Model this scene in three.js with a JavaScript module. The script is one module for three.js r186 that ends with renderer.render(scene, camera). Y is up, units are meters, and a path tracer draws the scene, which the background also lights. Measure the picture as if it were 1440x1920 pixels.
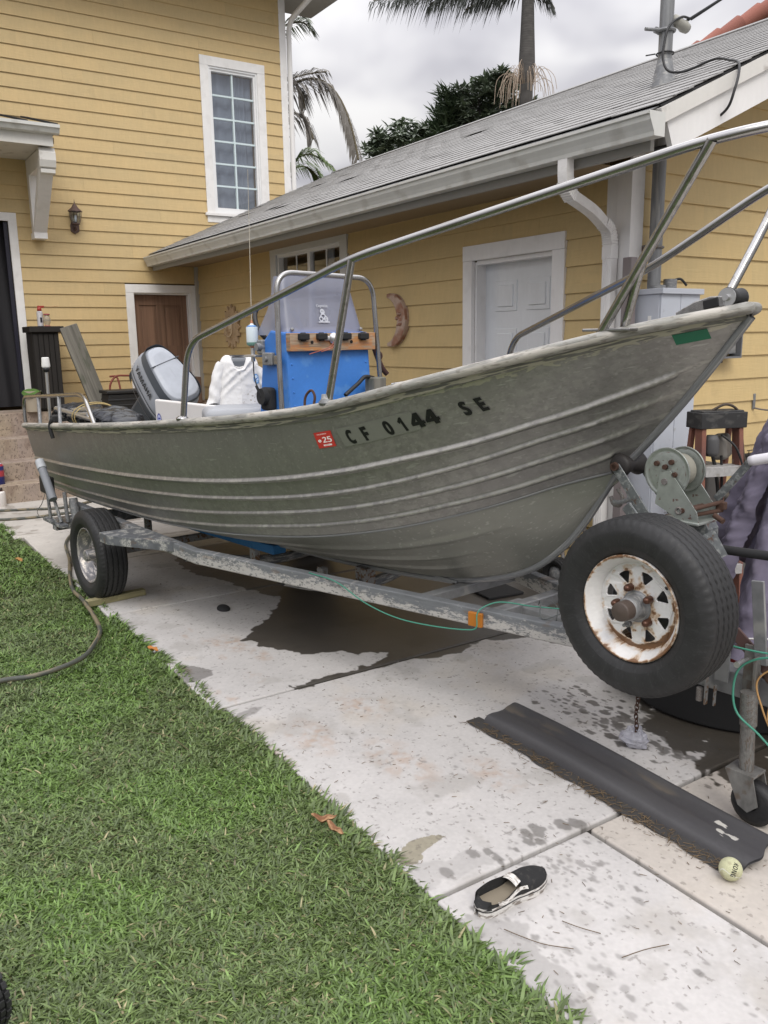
import * as THREE from 'three';
import { RoundedBoxGeometry } from 'three/addons/geometries/RoundedBoxGeometry.js';
import { mergeGeometries, mergeVertices, toCreasedNormals } from 'three/addons/utils/BufferGeometryUtils.js';
import { FontLoader } from 'three/addons/loaders/FontLoader.js';
import { TextGeometry } from 'three/addons/geometries/TextGeometry.js';

// ---------------------------------------------------------------- camera, sky, sun, exposure
const scene = new THREE.Scene();
const camera = new THREE.PerspectiveCamera(63.44, 0.75, 0.05, 400);
camera.position.set(0, 1.7, 0);
camera.rotation.set(-11.75 * Math.PI / 180, 57.0 * Math.PI / 180, -0.9025 * Math.PI / 180, 'YXZ');
scene.add(camera);
const renderer = new THREE.WebGLRenderer({ antialias: true });
renderer.toneMapping = THREE.LinearToneMapping;
renderer.toneMappingExposure = 1.0;
renderer.shadowMap.enabled = true;
const sun = new THREE.DirectionalLight(new THREE.Color(1, 0.96, 0.88), 1.35);
sun.position.set(9, 16, 3);
sun.target.position.set(-4, 0, -2.5);
sun.castShadow = true; sun.shadow.radius = 45;
sun.shadow.mapSize.set(2048, 2048);
Object.assign(sun.shadow.camera, { left: -14, right: 14, top: 14, bottom: -14, near: 0.5, far: 60 });
scene.add(sun, sun.target);

// ---------------------------------------------------------------- noise
function RNG(seed) { let s = seed >>> 0; return () => { s = (s + 0x6D2B79F5) | 0; let t = Math.imul(s ^ (s >>> 15), 1 | s); t = (t + Math.imul(t ^ (t >>> 7), 61 | t)) ^ t; return ((t ^ (t >>> 14)) >>> 0) / 4294967296; }; }
const rnd = RNG(7);
const rr = (a, b) => a + (b - a) * rnd();
function hsh(x, y, s) { let h = Math.imul(x, 374761393) + Math.imul(y, 668265263) + Math.imul(s, 1274126177); h = Math.imul(h ^ (h >>> 13), 1274126177); return ((h ^ (h >>> 16)) >>> 0) / 4294967296; }
const md = (a, n) => ((a % n) + n) % n;
function vn(x, y, p, s) { // value noise, period p (0: none)
  const xi = Math.floor(x), yi = Math.floor(y), fx = x - xi, fy = y - yi;
  const u = fx * fx * (3 - 2 * fx), v = fy * fy * (3 - 2 * fy);
  const X0 = p ? md(xi, p) : xi, X1 = p ? md(xi + 1, p) : xi + 1, Y0 = p ? md(yi, p) : yi, Y1 = p ? md(yi + 1, p) : yi + 1;
  const a = hsh(X0, Y0, s), b = hsh(X1, Y0, s), c = hsh(X0, Y1, s), d = hsh(X1, Y1, s);
  return a + (b - a) * u + (c - a) * v + (a - b - c + d) * u * v;
}
function fbm(x, y, oct, p, s) { let a = 0, w = 0.5, n = 0; for (let i = 0; i < oct; i++) { a += w * vn(x, y, p, s + i * 17); n += w; x *= 2; y *= 2; p *= 2; w *= 0.5; } return a / n; }
const sst = (a, b, x) => { const t = Math.min(1, Math.max(0, (x - a) / (b - a))); return t * t * (3 - 2 * t); };
const mix = (a, b, t) => a + (b - a) * t;
const mix3 = (a, b, t) => [mix(a[0], b[0], t), mix(a[1], b[1], t), mix(a[2], b[2], t)];
const toS = (c) => { c = Math.min(1, Math.max(0, c)); return c <= 0.0031308 ? c * 12.92 : 1.055 * Math.pow(c, 1 / 2.4) - 0.055; };
// texture from fn(u, v) -> linear [r, g, b] (colour) or a number (data)
function tex(w, h, fn, { data = false, repeat = [1, 1] } = {}) {
  const d = new Uint8Array(w * h * 4);
  for (let j = 0; j < h; j++) for (let i = 0; i < w; i++) {
    const c = fn((i + 0.5) / w, (j + 0.5) / h), k = (j * w + i) * 4;
    if (data) { const v = Math.min(255, Math.max(0, c * 255)); d[k] = d[k + 1] = d[k + 2] = v; } else for (let m = 0; m < 3; m++) d[k + m] = toS(c[m]) * 255;
    d[k + 3] = 255;
  }
  const t = new THREE.DataTexture(d, w, h, THREE.RGBAFormat);
  t.magFilter = THREE.LinearFilter; t.minFilter = THREE.LinearMipmapLinearFilter; t.generateMipmaps = true; t.anisotropy = 8;
  t.wrapS = t.wrapT = THREE.RepeatWrapping; t.repeat.set(...repeat);
  if (!data) t.colorSpace = THREE.SRGBColorSpace;
  t.needsUpdate = true; return t;
}
// ---------------------------------------------------------------- sky: overcast, computed
{
  const W = 1024, H = 512, d = new Float32Array(W * H * 4);
  for (let j = 0; j < H; j++) for (let i = 0; i < W; i++) {
    const v = (j + 0.5) / H, el = (v - 0.5) * Math.PI, az = i / W;
    const sy = Math.sin(el), cy = Math.max(0.12, Math.cos(el));
    // project onto a cloud layer so that the clouds shrink towards the horizon
    const a = az * 2 * Math.PI, r = cy / Math.max(0.16, Math.abs(sy) + 0.12);
    const px = Math.cos(a) * r * 2.1 + 11.3, py = Math.sin(a) * r * 2.1 + 4.7;
    const wob = fbm(px * 0.8, py * 0.8, 3, 0, 5);
    let n = fbm(px * 1.0 + wob * 1.4, py * 1.0 + wob, 6, 0, 31);
    const n2 = fbm(px * 0.55, py * 0.55, 3, 0, 77);
    let k = sst(0.36, 0.70, n * 0.65 + n2 * 0.4);
    const grad = sy > 0 ? mix(0.53, 2.95, Math.pow(sy, 1.7)) : 0.35;
    const L = grad * mix(0.60, 1.26, k);
    const c = mix3([0.955, 0.95, 1.06], [1.01, 1.0, 1.0], k), q = (j * W + i) * 4;
    d[q] = L * c[0]; d[q + 1] = L * c[1]; d[q + 2] = L * c[2]; d[q + 3] = 1;
  }
  const t = new THREE.DataTexture(d, W, H, THREE.RGBAFormat, THREE.FloatType);
  t.mapping = THREE.EquirectangularReflectionMapping; t.magFilter = t.minFilter = THREE.LinearFilter; t.wrapS = THREE.RepeatWrapping; t.needsUpdate = true;
  scene.background = t; scene.environment = t;
}
// ---------------------------------------------------------------- naming and geometry helpers
const used = {};
function numbered(n) { used[n] = (used[n] ?? -1) + 1; return used[n] ? n + '_' + String(used[n]).padStart(3, '0') : n; }
function tag(o, label, category, group, kind) { if (label) o.userData.label = label; if (category) o.userData.category = category; if (group) o.userData.group = group; if (kind) o.userData.kind = kind; return o; }
function thing(name, label, category, pos = [0, 0, 0], turn = 0, group) {
  const o = new THREE.Group(); o.name = numbered(name); o.position.set(...pos); o.rotation.y = turn; scene.add(o);
  return tag(o, label, category, group);
}
function sh(m) { m.castShadow = m.receiveShadow = true; return m; }
// part with geometry in the parent's frame
function part(parent, name, geo, mat, label) {
  if (Array.isArray(geo)) geo = merge(geo);
  const m = sh(new THREE.Mesh(geo, mat)); m.name = name; parent.add(m); if (label) m.userData.label = label; return m;
}
// part whose geometry is in world coordinates, parent an unrotated Group at the top level
function wpart(parent, name, geo, mat, label) { const m = part(parent, name, geo, mat, label); m.position.copy(parent.position).negate(); return m; }
function one(name, geo, mat, label, category, group) { // a thing that is one mesh
  if (Array.isArray(geo)) geo = merge(geo);
  geo.computeBoundingBox(); const b = geo.boundingBox, c = [(b.min.x + b.max.x) / 2, b.min.y, (b.min.z + b.max.z) / 2];
  geo.translate(-c[0], -c[1], -c[2]);
  const m = sh(new THREE.Mesh(geo, mat)); m.name = numbered(name); m.position.set(...c); scene.add(m); return tag(m, label, category, group);
}
function merge(list) {
  list = list.map(g => { g = g.index ? g.toNonIndexed() : g; for (const k of Object.keys(g.attributes)) if (!['position', 'normal', 'uv'].includes(k)) g.deleteAttribute(k); if (!g.attributes.uv) g.setAttribute('uv', new THREE.BufferAttribute(new Float32Array(g.attributes.position.count * 2), 2)); if (!g.attributes.normal) g.computeVertexNormals(); return g; });
  return mergeGeometries(list);
}
// uv in metres from the dominant axis of the normal
function buv(g, ou = 0, ov = 0) {
  const p = g.attributes.position, n = g.attributes.normal, uv = new Float32Array(p.count * 2);
  for (let i = 0; i < p.count; i++) {
    const ax = Math.abs(n.getX(i)), ay = Math.abs(n.getY(i)), az = Math.abs(n.getZ(i));
    let a, b; if (ay >= ax && ay >= az) { a = p.getX(i); b = p.getZ(i); } else if (ax >= az) { a = p.getZ(i); b = p.getY(i); } else { a = p.getX(i); b = p.getY(i); }
    uv[2 * i] = a + ou; uv[2 * i + 1] = b + ov;
  }
  g.setAttribute('uv', new THREE.BufferAttribute(uv, 2)); return g;
}
const V = (x, y, z) => new THREE.Vector3(x, y, z);
function box(x0, x1, y0, y1, z0, z1) { const g = new THREE.BoxGeometry(x1 - x0, y1 - y0, z1 - z0); g.translate((x0 + x1) / 2, (y0 + y1) / 2, (z0 + z1) / 2); return buv(g); }
function rbox(x0, x1, y0, y1, z0, z1, r = 0.006, seg = 2) { const g = new RoundedBoxGeometry(x1 - x0, y1 - y0, z1 - z0, seg, r); g.translate((x0 + x1) / 2, (y0 + y1) / 2, (z0 + z1) / 2); return buv(g); }
function rod(a, b, r, r2 = r, seg = 14) {
  a = V(...a); b = V(...b); const d = b.clone().sub(a), L = d.length(), g = new THREE.CylinderGeometry(r2, r, L, seg);
  g.translate(0, L / 2, 0); g.applyQuaternion(new THREE.Quaternion().setFromUnitVectors(V(0, 1, 0), d.normalize())); g.translate(a.x, a.y, a.z); return g;
}
function pipe(pts, r, seg = 64, rad = 12, bend = 0, closed = false) { // bend > 0: straight runs with rounded corners
  let c; const P = pts.map(p => V(...p));
  if (bend) {
    c = new THREE.CurvePath();
    let prev = P[0];
    for (let i = 1; i < P.length - 1; i++) {
      const a = P[i - 1].clone().sub(P[i]), b = P[i + 1].clone().sub(P[i]); const k = Math.min(bend, a.length() * 0.48, b.length() * 0.48);
      const s = P[i].clone().addScaledVector(a.normalize(), k), e = P[i].clone().addScaledVector(b.normalize(), k);
      c.add(new THREE.LineCurve3(prev, s)); c.add(new THREE.QuadraticBezierCurve3(s, P[i], e)); prev = e;
    }
    c.add(new THREE.LineCurve3(prev, P[P.length - 1]));
    const n = []; const N = seg; const Ls = c.getCurveLengths(), tot = Ls[Ls.length - 1];
    for (let i = 0; i <= N; i++) { const q = c.getPoint(i / N); if (!n.length || q.distanceTo(n[n.length - 1]) > 1e-4) n.push(q); }
    c = new THREE.CatmullRomCurve3(n, false, 'centripetal');
    return new THREE.TubeGeometry(c, N, r, rad, false);
  }
  c = new THREE.CatmullRomCurve3(P, closed, 'centripetal');
  return new THREE.TubeGeometry(c, seg, r, rad, closed);
}
function sweepGeo(P, rs) { return pipe(P, rs); }
function lathe(pts, seg = 48) { return new THREE.LatheGeometry(pts.map(p => new THREE.Vector2(Math.max(1e-5, p[0]), p[1])), seg); }
function rot(g, x = 0, y = 0, z = 0) { if (x) g.rotateX(x); if (y) g.rotateY(y); if (z) g.rotateZ(z); return g; }
function mv(g, x, y, z) { g.translate(x, y, z); return g; }
function grid(nu, nv, fn, close = false) { // surface fn(u, v) -> [x, y, z]
  const pos = [], uv = [], idx = [];
  for (let j = 0; j <= nv; j++) for (let i = 0; i <= nu; i++) { const p = fn(i / nu, j / nv); pos.push(p[0], p[1], p[2]); uv.push(p.length > 3 ? p[3] : i / nu, p.length > 3 ? p[4] : j / nv); }
  for (let j = 0; j < nv; j++) for (let i = 0; i < nu; i++) { const a = j * (nu + 1) + i; idx.push(a, a + 1, a + nu + 2, a, a + nu + 2, a + nu + 1); }
  const g = new THREE.BufferGeometry(); g.setAttribute('position', new THREE.Float32BufferAttribute(pos, 3)); g.setAttribute('uv', new THREE.Float32BufferAttribute(uv, 2)); g.setIndex(idx); g.computeVertexNormals(); return g;
}
function prism(pts, depth, bevel = 0, holes = []) { // outline in xy, extruded along z, centred
  const s = new THREE.Shape(pts.map(p => new THREE.Vector2(...p)));
  for (const h of holes) s.holes.push(new THREE.Path(h.map(p => new THREE.Vector2(...p))));
  const g = new THREE.ExtrudeGeometry(s, { depth: depth - 2 * bevel, bevelEnabled: bevel > 0, bevelSize: bevel, bevelThickness: bevel, bevelSegments: 2, bevelOffset: -bevel, steps: 1, curveSegments: 10 });
  g.translate(0, 0, -(depth - 2 * bevel) / 2); return buv(g);
}
function pchip(tab) {
  const T = tab.slice().sort((a, b) => a[0] - b[0]), x = T.map(t => t[0]), y = T.map(t => t[1]), n = x.length, h = [], dd = [], m = [];
  for (let i = 0; i < n - 1; i++) { h.push(x[i + 1] - x[i]); dd.push((y[i + 1] - y[i]) / h[i]); }
  m[0] = dd[0]; m[n - 1] = dd[n - 2];
  for (let i = 1; i < n - 1; i++) m[i] = dd[i - 1] * dd[i] <= 0 ? 0 : 3 * (h[i - 1] + h[i]) / ((2 * h[i] + h[i - 1]) / dd[i - 1] + (h[i] + 2 * h[i - 1]) / dd[i]);
  return v => { v = Math.min(x[n - 1], Math.max(x[0], v)); let i = 0; while (i < n - 2 && v > x[i + 1]) i++; const t = (v - x[i]) / h[i], t2 = t * t, t3 = t2 * t; return (2 * t3 - 3 * t2 + 1) * y[i] + (t3 - 2 * t2 + t) * h[i] * m[i] + (-2 * t3 + 3 * t2) * y[i + 1] + (t3 - t2) * h[i] * m[i + 1]; };
}
const lin = (r, g, b) => new THREE.Color().setRGB(r, g, b);
const std = (o) => new THREE.MeshStandardMaterial(o);
const phy = (o) => new THREE.MeshPhysicalMaterial(o);
function inPoly(P, x, y) { let c = false; for (let i = 0, j = P.length - 1; i < P.length; j = i++) if ((P[i][1] > y) !== (P[j][1] > y) && x < (P[j][0] - P[i][0]) * (y - P[i][1]) / (P[j][1] - P[i][1]) + P[i][0]) c = !c; return c; }
function canvasTex(w, h, draw, srgb = true) { const c = document.createElement('canvas'); c.width = w; c.height = h; const x = c.getContext('2d'); draw(x, w, h); const t = new THREE.CanvasTexture(c); if (srgb) t.colorSpace = THREE.SRGBColorSpace; t.anisotropy = 8; return t; }

// ---------------------------------------------------------------- materials
const grainT = tex(512, 512, (u, v) => { const n = fbm(u * 8, v * 8, 6, 8, 3); return 0.5 + (n - 0.5) * 0.9; }, { data: true });
const fineT = tex(512, 512, (u, v) => fbm(u * 48, v * 48, 4, 48, 9), { data: true });
const M = {};
{
  const sidingMap = (c, s) => tex(1024, 512, (u, v) => {
    const a = fbm(u * 5, v * 4, 5, 0, s), b = fbm(u * 160, v * 18, 3, 0, s + 3), st = fbm(u * 40, v * 2, 3, 0, s + 9);
    const k = 0.93 + (a - 0.5) * 0.16 + (b - 0.5) * 0.08 + (st - 0.5) * 0.05;
    const dk = sst(0.66, 0.84, fbm(u * 22, v * 9, 4, 0, s + 21)) * 0.05;
    return [c[0] * (k - dk), c[1] * (k - dk) * (1 - (a - 0.5) * 0.05), c[2] * (k - dk * 0.9) * (1 - (a - 0.5) * 0.12)];
  }, { repeat: [0.42, 0.85] });
  const bumpS = tex(512, 256, (u, v) => fbm(u * 12, v * 70, 4, 0, 44), { data: true, repeat: [0.9, 1.8] });
  M.sidingH = std({ map: sidingMap([0.61, 0.455, 0.228], 101), roughness: 0.62, bumpMap: bumpS, bumpScale: 0.0012 });
  M.sidingG = std({ map: sidingMap([0.615, 0.46, 0.222], 177), roughness: 0.62, bumpMap: bumpS, bumpScale: 0.0012 });
  M.sidingEnd = M.sidingH;
  const trimMap = (c, s, dirt) => tex(512, 512, (u, v) => { const a = fbm(u * 6, v * 6, 5, 6, s), b = fbm(u * 60, v * 14, 3, 0, s + 4); const d = sst(0.58, 0.78, fbm(u * 10, v * 10, 5, 10, s + 8)) * dirt; const k = 0.95 + (a - 0.5) * 0.12 + (b - 0.5) * 0.06; return mix3([c[0] * k, c[1] * k, c[2] * k], [0.25, 0.22, 0.18], d); }, { repeat: [0.8, 0.8] });
  M.trim = std({ map: trimMap([0.84, 0.825, 0.81], 5, 0.10), roughness: 0.5 });
  M.trimDirty = std({ map: trimMap([0.72, 0.70, 0.66], 15, 0.55), roughness: 0.6 });
  M.gutter = std({ map: trimMap([0.64, 0.64, 0.61], 25, 0.3), roughness: 0.42 });
  M.doorWhite = std({ map: trimMap([0.77, 0.79, 0.81], 35, 0.04), roughness: 0.4 });
  M.vinyl = std({ color: lin(0.8, 0.8, 0.8), roughness: 0.35 });
  M.muntin = std({ color: lin(0.62, 0.72, 0.74), roughness: 0.4 });
  M.glass = phy({ color: 0xffffff, transmission: 1, thickness: 0, roughness: 0.015, ior: 2.33 });
  M.dark = std({ color: lin(0.012, 0.011, 0.011), roughness: 0.9 });
  M.room = std({ color: lin(0.16, 0.18, 0.22), roughness: 0.95 });
  M.curtain_backing = std({ color: lin(0.42, 0.47, 0.55), roughness: 0.95, side: THREE.DoubleSide });
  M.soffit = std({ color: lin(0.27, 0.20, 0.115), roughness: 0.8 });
  M.backing = std({ color: lin(0.16, 0.11, 0.05), roughness: 0.9 });
  M.shingles = [0, 1, 2, 3].map(i => std({ map: tex(256, 256, (u, v) => { const n = fbm(u * 110, v * 110, 3, 0, 60 + i), a = fbm(u * 5, v * 5, 4, 0, 70 + i), st = sst(0.62, 0.8, fbm(u * 14, v * 5, 4, 0, 90 + i)); const k = (0.62 + n * 0.72) * (0.88 + a * 0.24) * (1 - st * 0.22); const b = [0.31, 0.315, 0.322, 0.305][i]; return [b * k, b * k * 0.985, b * k * 0.965]; }, { repeat: [2.5, 2.5] }), roughness: 0.95, bumpMap: fineT, bumpScale: 0.002 }));
  M.felt = std({ color: lin(0.02, 0.02, 0.021), roughness: 0.95 });
  M.roofTile = std({ color: lin(0.022, 0.02, 0.02), roughness: 0.8, bumpMap: grainT, bumpScale: 0.004 });
  M.galv = std({ map: tex(512, 512, (u, v) => { const a = fbm(u * 14, v * 14, 4, 14, 210), w = sst(0.52, 0.75, fbm(u * 7, v * 7, 6, 7, 215)); const k = 0.22 + (a - 0.5) * 0.12; return mix3([k, k * 1.02, k * 1.05], [0.48, 0.47, 0.44], w * 0.45); }, { repeat: [2, 2] }), metalness: 0.35, roughness: 0.55, bumpMap: grainT, bumpScale: 0.0008 });
  M.galvWorn = std({ map: tex(1024, 1024, (u, v) => { const a = fbm(u * 14, v * 14, 5, 14, 310), w = sst(0.42, 0.66, fbm(u * 16, v * 16, 7, 16, 315)), f = sst(0.46, 0.62, fbm(u * 120, v * 120, 3, 120, 318)), r = sst(0.70, 0.80, fbm(u * 6, v * 6, 5, 6, 321)); const k = 0.13 + (a - 0.5) * 0.09; let c = mix3([k * 0.95, k * 1.0, k * 1.08], [0.50, 0.49, 0.455], w * (0.30 + 0.55 * f)); return mix3(c, [0.14, 0.085, 0.05], r * 0.6); }, { repeat: [1.6, 1.6] }), metalness: 0.25, roughness: 0.7, bumpMap: fineT, bumpScale: 0.001 });
  M.rustySteel = std({ map: tex(512, 512, (u, v) => { const w = sst(0.50, 0.70, fbm(u * 16, v * 16, 6, 16, 415)); const n = fbm(u * 40, v * 40, 3, 40, 416); return mix3([0.16 + n * 0.1, 0.16 + n * 0.1, 0.16 + n * 0.1], [0.09 + n * 0.06, 0.05 + n * 0.03, 0.03], w); }, { repeat: [4, 4] }), metalness: 0.2, roughness: 0.75, bumpMap: grainT, bumpScale: 0.001 });
  M.rust = std({ map: tex(256, 256, (u, v) => { const n = fbm(u * 20, v * 20, 5, 20, 431); return [0.03 + n * 0.07, 0.018 + n * 0.03, 0.013 + n * 0.018]; }, { repeat: [8, 8] }), roughness: 0.9, bumpMap: grainT, bumpScale: 0.001 });
  M.stainless = std({ map: tex(512, 256, (u, v) => { const a = fbm(u * 30, v * 30, 4, 30, 501), w = sst(0.6, 0.75, fbm(u * 12, v * 12, 5, 12, 505)); const k = 0.40 + (a - 0.5) * 0.16; return mix3([k, k * 0.985, k * 0.97], [0.24, 0.225, 0.20], w * 0.7); }, { repeat: [2, 2] }), metalness: 1, roughness: 0.27 });
  M.alu = std({ color: lin(0.62, 0.62, 0.62), metalness: 0.9, roughness: 0.35 });
  M.rubber = std({ map: tex(512, 512, (u, v) => { const a = fbm(u * 10, v * 10, 5, 10, 601), s = sst(0.63, 0.72, fbm(u * 60, v * 60, 3, 60, 602)); const k = 0.0165 + (a - 0.5) * 0.012 + s * 0.008; return [k, k * 1.0, k * 1.04]; }, { repeat: [3, 3] }), roughness: 0.6, bumpMap: fineT, bumpScale: 0.0006 });
  M.black = std({ color: lin(0.013, 0.013, 0.014), roughness: 0.5 });
  M.blackMatte = std({ color: lin(0.018, 0.018, 0.019), roughness: 0.85 });
  M.whiteP = std({ color: lin(0.75, 0.74, 0.72), roughness: 0.35 });
  M.woodGrey = std({ map: tex(512, 1024, (u, v) => { const g = fbm(u * 26 + fbm(u * 3, v * 2, 3, 0, 704) * 3, v * 2.2, 5, 0, 701), k = 0.17 + (g - 0.5) * 0.2, m = sst(0.55, 0.75, fbm(u * 5, v * 6, 5, 0, 703)); return mix3([k * 1.06, k, k * 0.86], [0.06, 0.075, 0.045], m * 0.5); }, { repeat: [2.5, 0.9] }), roughness: 0.9, bumpMap: grainT, bumpScale: 0.001 });
  M.woodOrange = std({ map: tex(1024, 256, (u, v) => { const g = fbm(u * 3, v * 30 + fbm(u * 4, v * 2, 3, 0, 714) * 4, 5, 0, 711), m = sst(0.42, 0.6, fbm(u * 9, v * 5, 5, 0, 713)); const a = [0.42 + (g - 0.5) * 0.3, 0.20 + (g - 0.5) * 0.16, 0.085], b = [0.33 + (g - 0.5) * 0.5, 0.26 + (g - 0.5) * 0.4, 0.19 + (g - 0.5) * 0.3]; return mix3(a, b, m * 0.85); }, { repeat: [1.6, 6] }), roughness: 0.75 });
  M.woodDoor = std({ map: tex(512, 1024, (u, v) => { const g = fbm(u * 40, v * 1.6, 5, 0, 721), a = fbm(u * 4, v * 3, 4, 0, 725); const k = 0.85 + (g - 0.5) * 0.7 + (a - 0.5) * 0.35; return [0.215 * k, 0.122 * k, 0.078 * k]; }, { repeat: [1.5, 0.6] }), roughness: 0.6 });
  M.woodDark = std({ map: tex(256, 512, (u, v) => { const g = fbm(u * 24, v * 2, 4, 0, 731); const k = 0.5 + g * 0.8; return [0.013 * k, 0.010 * k, 0.008 * k]; }, { repeat: [2, 1] }), roughness: 0.7 });
  M.woodPale = std({ map: tex(256, 256, (u, v) => { const g = fbm(u * 3, v * 26, 4, 0, 741); return [0.25 + (g - 0.5) * 0.16, 0.225 + (g - 0.5) * 0.15, 0.12 + (g - 0.5) * 0.08]; }, { repeat: [2, 2] }), roughness: 0.85 });
  // trailer rails: dark zinc above, white corrosion thickening towards the lower edge (v is height across the rail)
  M.railZinc = std({ map: tex(2048, 256, (u, v) => { const x = u * 3, y = v - 0.5; const a = fbm(x * 14, v * 6, 5, 0, 330), n = fbm(x * 30, v * 7, 5, 0, 333), f = fbm(x * 130, v * 26, 3, 0, 335), r = sst(0.70, 0.8, fbm(x * 9, v * 3, 4, 0, 337)); const w = sst(0.42, 0.66, n * 0.6 + f * 0.35 + 0.07 - y * 0.62 + (fbm(x * 2, 1, 3, 0, 339) - 0.5) * 0.5); const k = 0.17 + (a - 0.5) * 0.08; let c = mix3([k * 0.95, k, k * 1.06], [0.48, 0.46, 0.435], w * 0.9); const p = sst(0.62, 0.68, fbm(x * 60, v * 14, 3, 0, 341)) * w; c = mix3(c, [0.07, 0.075, 0.08], p * 0.7); return mix3(c, [0.16, 0.10, 0.06], r * 0.35); }), metalness: 0.2, roughness: 0.7, bumpMap: fineT, bumpScale: 0.001 });
}
// ---------------------------------------------------------------- lap siding: every board a mesh of its own
// facing 'x': wall looks towards +x, u = -z; facing 'z': wall looks towards +z, u = x
function wallFrame(facing, plane) {
  return {
    box: (u0, u1, y0, y1, n0, n1) => facing === 'z' ? box(u0, u1, y0, y1, plane + n0, plane + n1) : box(plane + n0, plane + n1, y0, y1, -u1, -u0),
    rbox: (u0, u1, y0, y1, n0, n1, r) => facing === 'z' ? rbox(u0, u1, y0, y1, plane + n0, plane + n1, r) : rbox(plane + n0, plane + n1, y0, y1, -u1, -u0, r),
    p: (u, y, n) => facing === 'z' ? [u, y, plane + n] : [plane + n, y, -u],
  };
}
function siding(parent, facing, plane, u0, u1, y0, y1, expo, mat, { holes = [], top = null, name = 'board', len = 3.66, joints = true } = {}) {
  let row = 0;
  for (let y = y0; y < y1 - 0.01; y += expo, row++) {
    const h = Math.min(expo, y1 - y);
    let a = u0, b = u1;
    if (top) { [a, b] = top(y, u0, u1); if (b - a < 0.05) continue; }
    let spans = [[a, b]]; const extra = [];
    for (const [h0, h1, v0, v1] of holes) if (v1 > y + 0.012 && v0 < y + h - 0.012) { if (v1 < y + h - 0.02 || v0 > y + 0.02) { const a2 = Math.max(h0, a), b2 = Math.min(h1, b), ya = v1 < y + h - 0.02 ? v1 : y, yb = v1 < y + h - 0.02 ? y + h : v0; if (b2 - a2 > 0.05 && yb - ya > 0.02) extra.push([a2, b2, ya, yb]); } spans = spans.flatMap(([p, q]) => h1 <= p || h0 >= q ? [[p, q]] : [[p, Math.min(q, h0)], [Math.max(p, h1), q]].filter(s => s[1] - s[0] > 0.02)); }
    const off = ((row * 1.37) % 1) * len;
    for (const [p, q, ya = y, yb = y + h] of [...spans, ...extra]) {
      const cuts = [p];
      if (joints) for (let c = u0 - len + off; c < q; c += len) if (c > p + 0.25 && c < q - 0.25) cuts.push(c);
      cuts.push(q);
      for (let i = 0; i < cuts.length - 1; i++) {
        const s = cuts[i] + 0.0006, e = cuts[i + 1] - 0.0006, L = e - s, T = 0.012, HH = yb - ya + (yb > y + h - 0.001 ? 0.014 : 0);
        const g = new THREE.BoxGeometry(L, HH, T); buv(g, rr(0, 9), rr(0, 9));
        const m = sh(new THREE.Mesh(g, mat)); m.name = name;
        const tilt = -Math.atan2(0.0155 * HH / (h + 0.014), HH), c = wallFrame(facing, plane).p((s + e) / 2, ya + HH / 2, 0.015 + (ya > y + 0.01 ? -0.003 : 0) + rr(-0.0002, 0.0002));
        m.position.set(c[0] - parent.position.x, c[1] - parent.position.y, c[2] - parent.position.z);
        m.rotation.order = 'YXZ'; m.rotation.y = facing === 'x' ? Math.PI / 2 : 0; m.rotation.x = tilt;
        parent.add(m);
      }
    }
  }
}
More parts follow.
